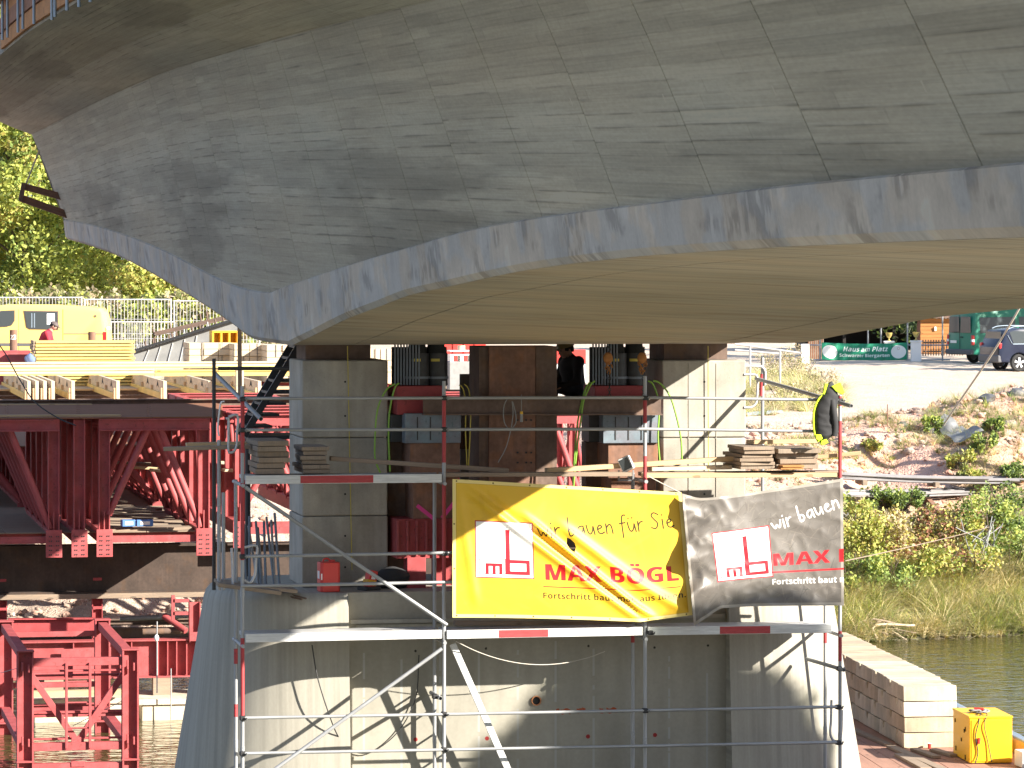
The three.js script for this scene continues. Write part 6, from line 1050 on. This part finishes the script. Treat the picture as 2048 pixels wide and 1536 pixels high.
// ---------------------------------------------------------------- vehicles
function wheel(parent, x, y, z, r, side, rimMat = M.rim) {
  const w = new THREE.Group(); w.name = 'wheel'; w.position.set(x, y, z); parent.add(w);
  part('tyre', new THREE.TorusGeometry(r * 0.80, r * 0.21, 12, 28).scale(1, 1, 1.15), M.tyre, w);
  const rim = part('rim', new THREE.CylinderGeometry(r * 0.62, r * 0.62, 0.05, 24, 1, true).rotateX(Math.PI / 2).translate(0, 0, side * 0.06), rimMat, w);
  const sp = []; for (let k = 0; k < 5; k++) { const a = k / 5 * 6.283 + 0.3; for (const o of [-0.14, 0.14]) sp.push(beam(V(0, 0, side * 0.09), V(Math.cos(a + o) * r * 0.6, Math.sin(a + o) * r * 0.6, side * 0.08), 0.05, 0.03, V(0, 0, 1))); }
  sp.push(new THREE.CylinderGeometry(r * 0.17, r * 0.17, 0.05, 14).rotateX(Math.PI / 2).translate(0, 0, side * 0.09)); part('spokes', sp, rimMat, w);
  part('brake_disc', new THREE.CircleGeometry(r * 0.58, 20).translate(0, 0, side * 0.02), M.greyTrim, w);
}
const bodyGeo = (pts, width, bev = 0.09) => toCreasedNormals(extrude(pts, width - 2 * bev, bev).translate(0, 0, -width + bev), 0.5);
const panel = (pts, z, th = 0.012) => extrude(pts, th, 0.004).translate(0, 0, z);
const arch = (cx, r, y0) => { const o = []; for (let k = 0; k <= 12; k++) { const a = Math.PI - k / 12 * Math.PI; o.push([cx + Math.cos(a) * r, y0 + Math.max(0, Math.sin(a) * r - 0.02)]); } return o; };
{ // yellow van, seen from the side, nose out of view
  const p = PD(213, 0, 120), v = thing('yellow_van', 'yellow panel van parked before the site fence', 'van', null, V(p.x, 5.0, p.z), -TH);
  const under = [[-4.8, 0.32], ...arch(-3.95, 0.40, 0.32), ...arch(-0.85, 0.40, 0.32), [-0.05, 0.34]];
  const prof = [...under, [0, 0.6], [-0.01, 1.0], [-0.06, 1.45], [-0.13, 1.72], [-0.24, 1.82], [-0.6, 1.87], [-1.6, 1.93], [-3.1, 1.94], [-3.55, 1.87], [-4.2, 1.25], [-4.78, 1.05], [-4.88, 0.6]];
  part('body', bodyGeo(prof, 1.85), M.yellowVan, v);
  const win = (name, pts) => { const f = part('window_frame', panel(pts.map(q => [q[0], q[1]]), -0.002), M.brown, v), cx = pts.reduce((s, q) => s + q[0], 0) / pts.length, cy = pts.reduce((s, q) => s + q[1], 0) / pts.length; part(name, panel(pts.map(q => [cx + (q[0] - cx) * 0.94, cy + (q[1] - cy) * 0.92]), 0.006), M.glass, f); return f; };
  const sw = win('pane', [[-2.54, 1.76], [-1.47, 1.745], [-1.47, 1.17], [-2.36, 1.18], [-2.46, 1.24]]); part('paper_notice', bx(0.24, 0.34, 0.006, -1.7, 1.5, 0.02), M.plasticWhite, sw); part('grab_rail', bx(0.03, 0.44, 0.01, -2.28, 1.46, 0.02), M.bluegrey, sw); part('grab_rail', bx(0.03, 0.44, 0.01, -2.2, 1.46, 0.02), M.bluegrey, sw);
  win('pane', [[-3.35, 1.70], [-3.22, 1.76], [-2.80, 1.775], [-2.80, 1.45], [-2.9, 1.3], [-3.05, 1.26], [-3.75, 1.2]]);
  part('door_seam', bx(0.014, 1.35, 0.006, -2.68, 1.12, 0.003), M.greyTrim, v); part('door_seam', bx(0.014, 1.35, 0.006, -1.33, 1.12, 0.003), M.yellow, v); part('slide_rail', bx(1.2, 0.03, 0.012, -0.7, 1.05, 0.004), M.greyTrim, v);
  part('fuel_cap', new THREE.CylinderGeometry(0.04, 0.04, 0.02, 14).rotateX(Math.PI / 2).translate(-0.34, 1.59, 0.006), M.brown, v); part('tail_lamp', rbx(0.12, 0.26, 0.05, -0.06, 0.98, -0.015, 0.015), M.lampRed, v); part('side_marker', rbx(0.10, 0.09, 0.10, 0.05, 1.22, -0.05, 0.02), M.plasticWhite, v);
  part('bumper', rbx(0.16, 0.2, 1.8, 0.03, 0.46, -0.92, 0.04), M.greyTrim, v); part('rub_strip', bx(4.2, 0.09, 0.015, -2.4, 0.72, 0.004), M.greyTrim, v);
  for (const x of [-3.95, -0.85]) { wheel(v, x, 0.33, -0.12, 0.33, 1); wheel(v, x, 0.33, -1.73, 0.33, -1); }
}
{ // green van, rear doors and one side
  const p = PD(1946, 0, 164), g = toCam(p.x, p.z), v = thing('green_van', 'green minibus parked on the dirt road with rear doors towards the banner', 'van', null, V(p.x, groundH(g.r, g.d), p.z), -TH + 0.47), W = 1.95;
  const under = [...arch(1.25, 0.42, 0.36), ...arch(4.55, 0.42, 0.36)];
  part('body', bodyGeo([[0.02, 0.38], ...under, [5.6, 0.4], [5.65, 0.9], [5.2, 1.15], [4.5, 1.95], [4.1, 2.28], [3.0, 2.38], [0.5, 2.38], [0.14, 2.28], [0.05, 1.6], [0.0, 1.0]], W, 0.1), M.green, v);
  part('side_window', panel([[0.32, 1.95], [2.1, 1.97], [2.12, 1.38], [0.36, 1.28]], -0.004), M.glass, v); part('side_window', panel([[2.3, 1.97], [3.4, 1.97], [3.4, 1.36], [2.32, 1.38]], -0.004), M.glass, v); part('side_window', panel([[3.55, 1.95], [4.1, 1.93], [4.6, 1.42], [3.57, 1.36]], -0.004), M.glass, v);
  const rear = (pts, nm, m, off = 0.0) => part(nm, extrude(pts, 0.012, 0.004).rotateY(-Math.PI / 2).translate(-0.012 + 0.035 - off, 0, -W), m, v);
  for (const s of [0.16, 1.02]) { rear([[s + 0.02, 1.98], [s + 0.74, 1.98], [s + 0.78, 1.30], [s - 0.02, 1.30]], 'rear_window', M.glass, 0.02); }
  part('door_gap', bx(0.012, 1.75, 0.014, 0.0, 1.3, -W / 2).rotateZ(0.02), M.dark, v); part('rear_bumper', rbx(0.18, 0.22, W, -0.03, 0.50, -W / 2, 0.05), M.greyTrim, v); part('door_handle', bx(0.03, 0.04, 0.2, -0.03, 1.12, -W / 2 + 0.15), M.dark, v);
  part('number_plate', bx(0.012, 0.11, 0.46, -0.018, 0.92, -W + 0.5), M.plasticWhite, v);
  for (const z of [-0.06, -W + 0.06]) { const l = part('tail_lamp', rbx(0.1, 0.42, 0.14, 0.03, 1.0, z, 0.02), M.lampRed, v); part('reverse_lamp', rbx(0.105, 0.12, 0.145, 0.028, 0.98, z, 0.02), M.plasticWhite, l); }
  part('slide_rail', bx(1.5, 0.03, 0.015, 1.0, 1.1, 0.0), M.green, v);
  for (const x of [1.25, 4.55]) { wheel(v, x, 0.36, -0.13, 0.36, 1); wheel(v, x, 0.36, -W + 0.13, 0.36, -1); }
}
{ // dark blue estate car
  const d = 152, p = PD(1998, 0, d), g = toCam(p.x, p.z), v = thing('dark_blue_car', 'dark blue off-road car with silver wheels parked beside the green minibus', 'car', null, V(p.x, groundH(g.r, g.d), p.z), -TH + 0.33), W = 1.8;
  const under = [...arch(0.88, 0.40, 0.34), ...arch(3.55, 0.40, 0.34)];
  part('body', bodyGeo([[0.06, 0.36], ...under, [4.35, 0.4], [4.45, 0.75], [4.35, 0.98], [3.4, 1.08], [2.75, 1.52], [2.3, 1.66], [0.9, 1.68], [0.35, 1.60], [0.12, 1.15], [0.0, 0.95], [0.0, 0.5]], W, 0.1), M.blueCar, v);
  part('side_window', panel([[0.45, 1.52], [0.62, 1.1], [1.2, 1.1], [1.2, 1.56], [0.6, 1.58]], -0.004), M.glass, v); part('side_window', panel([[1.28, 1.57], [1.28, 1.1], [2.15, 1.1], [2.15, 1.57]], -0.004), M.glass, v); part('side_window', panel([[2.22, 1.57], [2.22, 1.1], [3.1, 1.12], [2.62, 1.5]], -0.004), M.glass, v);
  part('window_trim', beam(V(0.36, 1.42, 0.012), V(0.56, 1.09, 0.012), 0.012, 0.035, V(0, 0, 1)), M.bluegrey, v); part('window_trim', bx(2.5, 0.03, 0.012, 1.85, 1.075, 0.006), M.bluegrey, v); part('roof_rail', rope([V(0.5, 1.66, -0.16), V(0.7, 1.735, -0.16), V(2.1, 1.735, -0.16), V(2.35, 1.67, -0.16)], 0.02, 20, 6), M.bluegrey, v); part('roof_rail', rope([V(0.5, 1.66, -W + 0.16), V(0.7, 1.735, -W + 0.16), V(2.1, 1.735, -W + 0.16), V(2.35, 1.67, -W + 0.16)], 0.02, 20, 6), M.bluegrey, v);
  part('rear_window', extrude([[0.25, 1.55], [W - 0.25, 1.55], [W - 0.18, 1.16], [0.18, 1.16]], 0.012, 0.003).rotateY(-Math.PI / 2).translate(0.2, 0, -W), M.glass, v);
  for (const z of [-0.1, -W + 0.1]) part('tail_lamp', rbx(0.12, 0.24, 0.2, 0.08, 1.0, z, 0.04), M.lampRed, v); part('rear_reflector', rbx(0.03, 0.08, 0.18, 0.0, 0.6, -0.18, 0.01), M.lampRed, v); part('rear_bumper', rbx(0.2, 0.3, W - 0.02, 0.05, 0.50, -W / 2, 0.06), M.greyTrim, v); part('door_seam', bx(0.012, 0.8, 0.006, 1.24, 0.85, 0.003), M.dark, v); part('sill', bx(2.2, 0.1, 0.04, 2.2, 0.38, -0.01), M.greyTrim, v);
  for (const x of [0.88, 3.55]) { wheel(v, x, 0.34, -0.11, 0.34, 1); wheel(v, x, 0.34, -W + 0.11, 0.34, -1); }
}

// ---------------------------------------------------------------- fences, beer garden front
{
  const fencePanel = (label, xa, xb, d, yTop, h, gap, group) => {
    const a = PD(xa, yTop, d), b = PD(xb, yTop, d), w = a.distanceTo(b), t = thing('mesh_fence_panel', label, 'fence', group, V((a.x + b.x) / 2, a.y - h, (a.z + b.z) / 2), -TH);
    for (const x of [-w / 2 + 0.02, w / 2 - 0.02]) part('fence_post', bar(V(x, 0, 0), V(x, h, 0), 0.028, 8), M.alu, t); part('top_tube', bar(V(-w / 2, h, 0), V(w / 2, h, 0), 0.024, 8), M.alu, t); part('bottom_tube', bar(V(-w / 2, 0.12, 0), V(w / 2, 0.12, 0), 0.021, 8), M.alu, t);
    const n = Math.round(w / gap); for (let i = 1; i < n; i++) part('wire', bar(V(-w / 2 + i * w / n, 0.1, 0.01), V(-w / 2 + i * w / n, h, 0.01), 0.009, 4), M.alu, t); for (const y of [0.33, 0.66]) part('cross_wire', bar(V(-w / 2, h * y, 0.02), V(w / 2, h * y, 0.02), 0.009, 4), M.alu, t); for (const x of [-w / 2 + 0.1, w / 2 - 0.1]) part('fence_foot', rbx(0.24, 0.12, 0.6, x, 0.06, 0, 0.02), M.greyTrim, t);
  };
  fencePanel('mesh site fence panel behind the yellow van roof', -40, 164, 135, 595, 2.0, 0.115, 'tall fence panels'); fencePanel('mesh site fence panel past the van rear', 168, 343, 135, 599, 2.0, 0.115, 'tall fence panels'); fencePanel('mesh site fence panel running up to the girder', 347, 520, 135, 602, 2.0, 0.115, 'tall fence panels');
  fencePanel('low mesh barrier in front of the tall fence behind the van', 216, 350, 126, 644, 1.1, 0.115);
  // green banner on the fence
  const d = 168, a = PD(1644, 684, d), gnd = (px, dd) => { const r = (px - MIDX) / FOCAL * dd; return groundH(r, dd); };
  const bt = canvasTex(1024, 200, (c) => {
    c.fillStyle = '#1f8a68'; c.fillRect(0, 0, 1024, 200); reseed(3); for (let i = 0; i < 40; i++) { c.fillStyle = `rgba(${rnd() < 0.5 ? '120,210,180' : '10,70,50'},0.10)`; c.fillRect(rnd() * 1024, 0, rr(4, 40), 200); }
    c.fillStyle = '#f4f4ec'; for (const x of [96, 922]) { c.beginPath(); c.ellipse(x, 105, 92, 78, 0.12, 0, 7); c.fill(); c.strokeStyle = '#c9a9a4'; c.lineWidth = 5; c.beginPath(); c.arc(x + 4, 66, 14, 0, 7); c.stroke(); c.fillStyle = '#f4f4ec'; }
    fitText(c, 'Haus am Platz', 252, 92, 532, 'italic bold 76px sans-serif', '#f6f6f0'); fitText(c, 'Schwarzer Biergarten', 214, 158, 600, 'bold 52px sans-serif', '#f6f6f0');
  });
  const bg = quadGrid(48, 8, (u, v) => { const p = PD(lerp(1644, 1814, u), lerp(719, 685, v) + 2.5 * Math.sin(u * Math.PI), d); p.z += 0.10 * Math.sin(u * 19) * 0.5 + 0.06 * nz2(u * 11, v * 2, 6); return p; });
  solo('garden_banner', 'green garden banner with white lettering hung on the far fence', 'banner', bg, new THREE.MeshStandardMaterial({ map: bt, roughness: 0.6, side: THREE.DoubleSide }));
  const F = thing('garden_fence', 'thin mesh fence with tall poles carrying the green banner', 'fence'); { const y0 = gnd(1730, d) - 0.1; for (const px of [1640, 1736, 1762, 1815, 1885]) { const p = PD(px, 0, d + 0.25); part('fence_pole', bar(V(p.x, y0, p.z), V(p.x, y0 + 3.2, p.z), 0.035, 8), M.galv, F); } for (const y of [0.12, 0.75]) { const p = PD(1600, 0, d + 0.2), q = PD(1900, 0, d + 0.2); part('fence_rail', bar(V(p.x, y0 + y, p.z), V(q.x, y0 + y, q.z), 0.03, 6), M.galv, F); } rebase(F); }
  const goblet = (parent, y, s) => part('goblet', new THREE.LatheGeometry([[0.0, 0], [0.12, 0], [0.11, 0.03], [0.03, 0.06], [0.03, 0.14], [0.10, 0.2], [0.16, 0.32], [0.18, 0.44], [0.165, 0.44], [0.1, 0.24], [0, 0.2]].map(p => new THREE.Vector2(p[0] * s, p[1] * s + y)), 20), M.brass, parent);
  for (const [px, dd, top, w, lab] of [[1832, 166, 681, 0.42, 'white pillar with a bowl on top beside the garden banner'], [1778, 170, 682, 0.4, 'white pedestal with a gold cup behind the garden banner']]) { const p = PD(px, top, dd), y0 = gnd(px, dd), t = thing('white_pillar', lab, 'pillar', null, V(p.x, y0, p.z), -TH), h = p.y - y0; part('pillar_shaft', rbx(w, h - 0.06, w, 0, (h - 0.06) / 2, 0, 0.02), M.plasticWhite, t); part('pillar_cap', rbx(w + 0.06, 0.06, w + 0.06, 0, h - 0.03, 0, 0.015), M.plasticWhite, t); goblet(t, h, 0.82); }
  { const p = PD(1610, 688, 160), y0 = gnd(1610, 160), t = thing('white_gate_post', 'plain white gate post at the edge of the dry weeds', 'post', null, V(p.x, y0, p.z), -TH), h = p.y - y0; part('post_shaft', rbx(0.32, h, 0.3, 0, h / 2, 0, 0.015), M.plasticWhite, t); part('post_foot', rbx(0.38, 0.12, 0.36, 0, 0.06, 0, 0.015), M.pale, t); }
  { const t = thing('barrier_rails', 'pair of pale metal barrier rails beside the white gate post', 'barrier'); for (const [a2, b2, dd] of [[[1470, 688], [1600, 706], 128], [[1470, 700], [1560, 708], 140]]) part('barrier_rail', bar(PD(a2[0], a2[1], dd), PD(b2[0], b2[1], dd), 0.035, 8), M.alu, t); for (const [px, py] of [[1500, 694], [1560, 702]]) { const p = PD(px, py, 128), r = toCam(p.x, p.z); part('barrier_post', bar(V(p.x, groundH(r.r, r.d), p.z), p, 0.035, 8), M.alu, t); } rebase(t); }
  { const a2 = onGround(1492, 832), b2 = onGround(1562, 826); for (let k = 0; k < 3; k++) { const o = V(0, 0.04, -k * 0.14); solo('steel_profile', 'grey steel profile lying on the verge beside the sunlit pillar', 'profile', beam(a2.clone().add(o), b2.clone().add(o), 0.1, 0.07), M.bluegrey, 'steel profiles on the verge'); } }
  // picket fence and timber hut behind it
  { const dd = 176, y0 = gnd(1870, dd), t = thing('picket_fence', 'dark picket fence between white pillar and green minibus', 'fence'), p0 = PD(1846, 0, dd), p1 = PD(1925, 0, dd); for (let i = 0; i <= 15; i++) { const x = lerp(p0.x, p1.x, i / 15), z = lerp(p0.z, p1.z, i / 15); part('picket', rbx(0.06, 0.72, 0.03, x, y0 + 0.42, z, 0.005), M.brown, t); } for (const y of [0.25, 0.65]) part('fence_rail', beam(V(p0.x, y0 + y, p0.z - 0.03), V(p1.x, y0 + y, p1.z - 0.03), 0.03, 0.07), M.brown, t); rebase(t); }
  { const dd = 181, y0 = gnd(1880, dd), p = PD(1884, 0, dd), t = thing('timber_hut', 'orange-brown timber hut behind the picket fence', 'hut', null, V(p.x, y0, p.z), -TH); for (let i = 0; i < 9; i++) part('plank', uvm(rbx(2.0, 0.17, 0.05, 0, 0.1 + i * 0.18, 0.02 * (i % 2), 0.008), 1.5), M.woodOrange, t); part('hut_body', bx(1.9, 1.6, 2.0, 0, 0.8, -1.05), M.woodRed, t); part('roof', extrude([[-1.2, 1.64], [1.2, 1.64], [0, 2.1]], 2.6, 0.03).translate(0, 0, -2.3), M.brown, t); part('wall_lamp', rbx(0.09, 0.2, 0.08, -0.32, 1.15, 0.08, 0.02), M.plasticWhite, t); }
  { const dd = 190, y0 = gnd(1760, dd), p = PD(1735, 0, dd), t = thing('garden_shed', 'open timber shed behind the garden banner with wood darkened for shade', 'shed', null, V(p.x, y0, p.z), -TH); part('back_wall', uvm(bx(6.4, 3.0, 0.2, 0, 1.5, -4), 2), M.shadeWood = mat([0.035, 0.03, 0.028], { map: T.wood }), t); part('side_wall', bx(0.2, 3.0, 4.4, 3.1, 1.5, -1.9), M.shadeWood, t); part('side_wall', bx(0.2, 3.0, 4.4, -3.1, 1.5, -1.9), M.shadeWood, t); part('roof', bx(7, 0.2, 5.4, 0, 3.1, -1.6), M.shadeWood, t); part('fascia', bx(7, 0.9, 0.1, 0, 2.7, 1.1), M.shadeWood, t); for (const x of [-1.2, 1.2]) part('shed_post', bx(0.14, 3, 0.14, x, 1.5, 0.9), M.shadeWood, t); }  // near-black wood colour stands in for the shade inside the shed
  { const dd = 172, y0 = gnd(1630, dd), t = thing('reed_screen', 'brown reed screen between white gate post and banner', 'screen'), p0 = PD(1617, 0, dd), p1 = PD(1646, 0, dd); for (let i = 0; i < 16; i++) { const x = lerp(p0.x, p1.x, i / 15), z = lerp(p0.z, p1.z, i / 15); part('reed', bar(V(x, y0, z), V(x + rr(-0.02, 0.02), y0 + rr(1.0, 1.25), z), 0.022, 5), i % 2 ? M.woodOld : M.woodRed, t); } rebase(t); }
}
{ // ropes
  const b = onGround(1880, 868), a = PD(2260, 150, 93), m = PD(2046, 603, 94); { const mp = onGround(2040, 800), mx = PD(2262, 0, 93), t = thing('guy_mast', 'steel mast past the rubble mound holding the pale rope', 'mast'), c = toCam(mx.x, mx.z); part('mast_pole', bar(V(mx.x, groundH(c.r, c.d) - 0.2, mx.z), V(mx.x, a.y + 0.3, mx.z), 0.09, 10), M.galv, t); part('mast_foot', bx(0.5, 0.3, 0.5, mx.x, groundH(c.r, c.d), mx.z), M.pale, t); rebase(t); }
  solo('mooring_rope', 'pale rope running down from the girder to the pink slope', 'rope', rope([a, m, b], 0.026, 60, 6), M.ropePale);
  const e = PZ(1690, 1122, 0.4), f = onGround(1985, 1090); f.y += 0.5; solo('mooring_rope', 'thin pale rope running from the scaffold to the bank shrubs', 'rope', rope(sag(e, f, 0.02), 0.008, 30, 5), M.woodOld);
  const g = onGround(1775, 855); solo('survey_stake', 'thin survey stake at the edge of the dirt road', 'stake', bar(g, g.clone().add(V(0, 0.55, 0)), 0.012, 5), M.rust);
}

// ---------------------------------------------------------------- people
function bodyField(prims, min, max, res, smooth) { // smooth union of tapered capsules, meshed in one piece
  const mc = new MarchingCubes(res, undefined, false, false, 60000), size = Math.max(max.x - min.x, max.y - min.y, max.z - min.z), cen = min.clone().add(max).multiplyScalar(0.5); mc.isolation = 0;
  const q = V(), ab = V(), aq = V();
  for (let k = 0; k < res; k++) for (let j = 0; j < res; j++) for (let i = 0; i < res; i++) {
    q.set((i - res / 2) / (res / 2) * size / 2 + cen.x, (j - res / 2) / (res / 2) * size / 2 + cen.y, (k - res / 2) / (res / 2) * size / 2 + cen.z); let d = 9;
    for (const [a, b, ra, rb] of prims) { ab.copy(b).sub(a); aq.copy(q).sub(a); const t = clamp(aq.dot(ab) / Math.max(1e-9, ab.lengthSq()), 0, 1), e = aq.addScaledVector(ab, -t).length() - lerp(ra, rb, t); const h = clamp(0.5 + 0.5 * (d - e) / smooth, 0, 1); d = lerp(d, e, h) - smooth * h * (1 - h); }
    mc.field[k * res * res + j * res + i] = -d;
  }
  mc.update(); const n = mc.count, g = new THREE.BufferGeometry(), p = new Float32Array(n * 3), nn = new Float32Array(n * 3);
  for (let i = 0; i < n * 3; i++) p[i] = mc.positionArray[i] * size / 2 + [cen.x, cen.y, cen.z][i % 3]; for (let i = 0; i < n * 3; i++) nn[i] = mc.normalArray[i];
  g.setAttribute('position', new THREE.BufferAttribute(p, 3)); g.computeVertexNormals(); return g;
}
function person(label, pos, turn, J, cols, hat) {
  const t = thing('person', label, 'person', null, pos, turn), c = (a, b, ra, rb) => [J[a], J[b], ra, rb];
  // clothed body in one surface, coloured by height of the joints
  const prims = [c('hip', 'chest', 0.15, 0.165), c('chest', 'neck', 0.155, 0.07)];
  for (const s of ['L', 'R']) prims.push(c('sh' + s, 'el' + s, 0.068, 0.05), c('el' + s, 'wr' + s, 0.048, 0.036), c('hp' + s, 'kn' + s, 0.092, 0.066), c('kn' + s, 'an' + s, 0.062, 0.046), c('an' + s, 'to' + s, 0.046, 0.038), ['chest', 'sh' + s].map(k => J[k]).concat([0.12, 0.075]), ['hip', 'hp' + s].map(k => J[k]).concat([0.13, 0.1]));
  prims.push([J.neck, J.head, 0.058, 0.06]);
  const box = new THREE.Box3(); for (const k in J) box.expandByPoint(J[k]); box.expandByScalar(0.26);
  const body = bodyField(prims, box.min, box.max, 84, 0.045), p = body.attributes.position, col = new Float32Array(p.count * 3), q = V();
  const near = (a, b) => { const ab = J[b].clone().sub(J[a]), s = clamp(q.clone().sub(J[a]).dot(ab) / Math.max(1e-6, ab.lengthSq()), 0, 1); return q.distanceTo(J[a].clone().addScaledVector(ab, s)); };
  for (let i = 0; i < p.count; i++) { q.fromBufferAttribute(p, i); const up = Math.min(near('hip', 'chest') - 0.06, near('chest', 'neck'), near('shL', 'elL'), near('elL', 'wrL'), near('shR', 'elR'), near('elR', 'wrR')), lo = Math.min(near('hpL', 'knL'), near('knL', 'anL'), near('hpR', 'knR'), near('knR', 'anR')), sh = Math.min(near('anL', 'toL'), near('anR', 'toR')), nk = near('neck', 'head'); const cc = nk < 0.075 && nk < up ? cols.skin : sh < Math.min(up, lo) ? cols.shoe : up < lo ? cols.top : cols.legs; col.set(cc, i * 3); }
  body.setAttribute('color', new THREE.BufferAttribute(col, 3)); const bm = part('body', body, mat([1, 1, 1], { vertexColors: true, roughness: 0.85 }), t);
  // head with face
  const hd = new THREE.Group(); hd.name = 'head'; hd.position.copy(J.head); hd.rotation.set(...(J.look ? J.look.toArray() : [0, 0, 0])); t.add(hd);
  const sk = new THREE.SphereGeometry(0.105, 24, 18).scale(0.86, 1.12, 1), sp = sk.attributes.position; for (let i = 0; i < sp.count; i++) { const y = sp.getY(i), z = sp.getZ(i); if (y < -0.02) { sp.setX(i, sp.getX(i) * (1 + y * 1.6)); sp.setZ(i, z * (1 + (z < 0 ? y * 2.2 : y * 0.5))); } } sk.computeVertexNormals();
  const SK = mat(cols.skin, { roughness: 0.7 }); part('skull', sk.translate(0, 0.06, 0.01), SK, hd); part('nose', new THREE.ConeGeometry(0.016, 0.045, 8).rotateX(-0.35).translate(0, 0.05, 0.113), SK, hd); for (const s of [-1, 1]) { part('ear', new THREE.SphereGeometry(0.024, 10, 8).scale(0.4, 1.2, 0.8).translate(s * 0.092, 0.055, 0), SK, hd); part('eye', new THREE.SphereGeometry(0.011, 8, 6).translate(s * 0.034, 0.075, 0.098), M.dark, hd); } part('mouth', rbx(0.042, 0.008, 0.01, 0, 0.003, 0.10, 0.003), M.lampRed, hd);
  part('hair', new THREE.SphereGeometry(0.11, 20, 12, 0, 6.3, 0, 1.75).scale(0.9, 1.1, 1.02).rotateX(-0.35).translate(0, 0.065, -0.006), M.dark, hd);
  const H = mat(hat.color, { roughness: hat.rough ?? 0.7 }); part('hat_crown', new THREE.SphereGeometry(0.122, 22, 10, 0, 6.3, 0, 1.5).scale(0.92, hat.tall, 1.08).translate(0, 0.095, 0), H, hd); part('hat_brim', new THREE.CylinderGeometry(0.12, 0.125, 0.012, 20, 1, false, -0.9, 1.8).scale(0.9, 1, 1.5).translate(0, 0.10, 0.04), H, hd);
  // hands: palm, four bent fingers, thumb
  for (const s of ['L', 'R']) { const w = J['wr' + s], f = w.clone().sub(J['el' + s]).normalize(), side = f.clone().cross(V(0, 1, 0)); if (side.lengthSq() < 1e-4) side.set(1, 0, 0); side.normalize(); const dn = f.clone().cross(side).normalize(), g = [rbeam(w.clone().addScaledVector(f, -0.01), w.clone().addScaledVector(f, 0.085), 0.075, 0.03, 0.012, dn)]; [0.075, 0.085, 0.08, 0.062].forEach((L, k) => { const b = w.clone().addScaledVector(f, 0.08).addScaledVector(side, -0.03 + k * 0.02), m = b.clone().addScaledVector(f, L * 0.55).addScaledVector(dn, 0.012), e = m.clone().addScaledVector(f, L * 0.3).addScaledVector(dn, 0.03); g.push(bar(b, m, 0.009, 6), bar(m, e, 0.008, 6)); }); const tb = w.clone().addScaledVector(f, 0.02).addScaledVector(side, -0.035), tm = tb.clone().addScaledVector(f, 0.035).addScaledVector(side, -0.03); g.push(bar(tb, tm, 0.011, 6), bar(tm, tm.clone().addScaledVector(f, 0.03), 0.009, 6)); part('hand', g, SK, t); }
  return t;
}
{ // man in red bending over the yellow panels (local +z is the way he faces)
  const p = PD(86, 0, 106);
  const J = { hip: V(0, 0.93, -0.06), chest: V(0, 1.24, 0.10), neck: V(0, 1.40, 0.20), head: V(0, 1.47, 0.27), look: V(0.5, 0, 0), shL: V(0.19, 1.33, 0.14), elL: V(0.24, 1.06, 0.22), wrL: V(0.18, 0.92, 0.42), shR: V(-0.19, 1.33, 0.14), elR: V(-0.23, 1.06, 0.24), wrR: V(-0.15, 0.95, 0.46), hpL: V(0.1, 0.9, -0.06), knL: V(0.11, 0.5, 0.02), anL: V(0.11, 0.08, -0.06), toL: V(0.12, 0.05, 0.12), hpR: V(-0.1, 0.9, -0.06), knR: V(-0.11, 0.5, 0.08), anR: V(-0.11, 0.08, 0.02), toR: V(-0.12, 0.05, 0.2) };
  person('man in red jacket and dark cap bending beside the yellow panel stack', V(p.x, 4.962, p.z), Math.PI / 2 - TH - 0.1, J, { top: [0.45, 0.03, 0.05], legs: [0.06, 0.08, 0.14], shoe: [0.04, 0.03, 0.025], skin: [0.50, 0.30, 0.22] }, { color: [0.10, 0.075, 0.07], tall: 0.8 });
  // worker sitting in the dark between the jacks
  const q = PZ(1150, 800, -2.5), seat = PZ(1150, 793, -2.5).y;
  const K = { hip: V(0, 0.11, 0), chest: V(0, 0.40, 0.06), neck: V(0, 0.54, 0.10), head: V(0, 0.58, 0.13), look: V(0.25, 0, 0), shL: V(0.19, 0.48, 0.06), elL: V(0.25, 0.22, 0.12), wrL: V(0.18, 0.14, 0.33), shR: V(-0.19, 0.48, 0.06), elR: V(-0.25, 0.22, 0.12), wrR: V(-0.17, 0.15, 0.34), hpL: V(0.1, 0.1, 0.02), knL: V(0.14, 0.14, 0.42), anL: V(0.14, -0.28, 0.44), toL: V(0.15, -0.31, 0.60), hpR: V(-0.1, 0.1, 0.02), knR: V(-0.14, 0.14, 0.42), anR: V(-0.14, -0.28, 0.44), toR: V(-0.15, -0.31, 0.60) };
  person('worker in dark clothes and helmet sitting between column and black jacks', V(q.x, seat, -2.5), -Math.PI / 2 + 0.35, K, { top: [0.03, 0.03, 0.035], legs: [0.03, 0.035, 0.05], shoe: [0.02, 0.02, 0.02], skin: [0.45, 0.28, 0.2] }, { color: [0.28, 0.22, 0.09], tall: 1.1, rough: 0.35 });
  const pl = thing('work_platform', 'narrow plank platform on trestles behind the brown cross beam', 'platform'); for (const dz of [-0.26, 0, 0.26]) part('platform_plank', uvm(rbx(1.3, 0.05, 0.24, q.x + 0.25, seat - 0.03, -2.5 + dz, 0.006), 1.5), M.woodGrey, pl); for (const x of [q.x + 0.35, q.x + 0.8]) part('trestle', bx(0.08, seat - 0.06 - PIER_TOP, 0.5, x, (seat - 0.06 + PIER_TOP) / 2, -2.5), M.brown, pl); rebase(pl);
}

renderer.render(scene, camera);
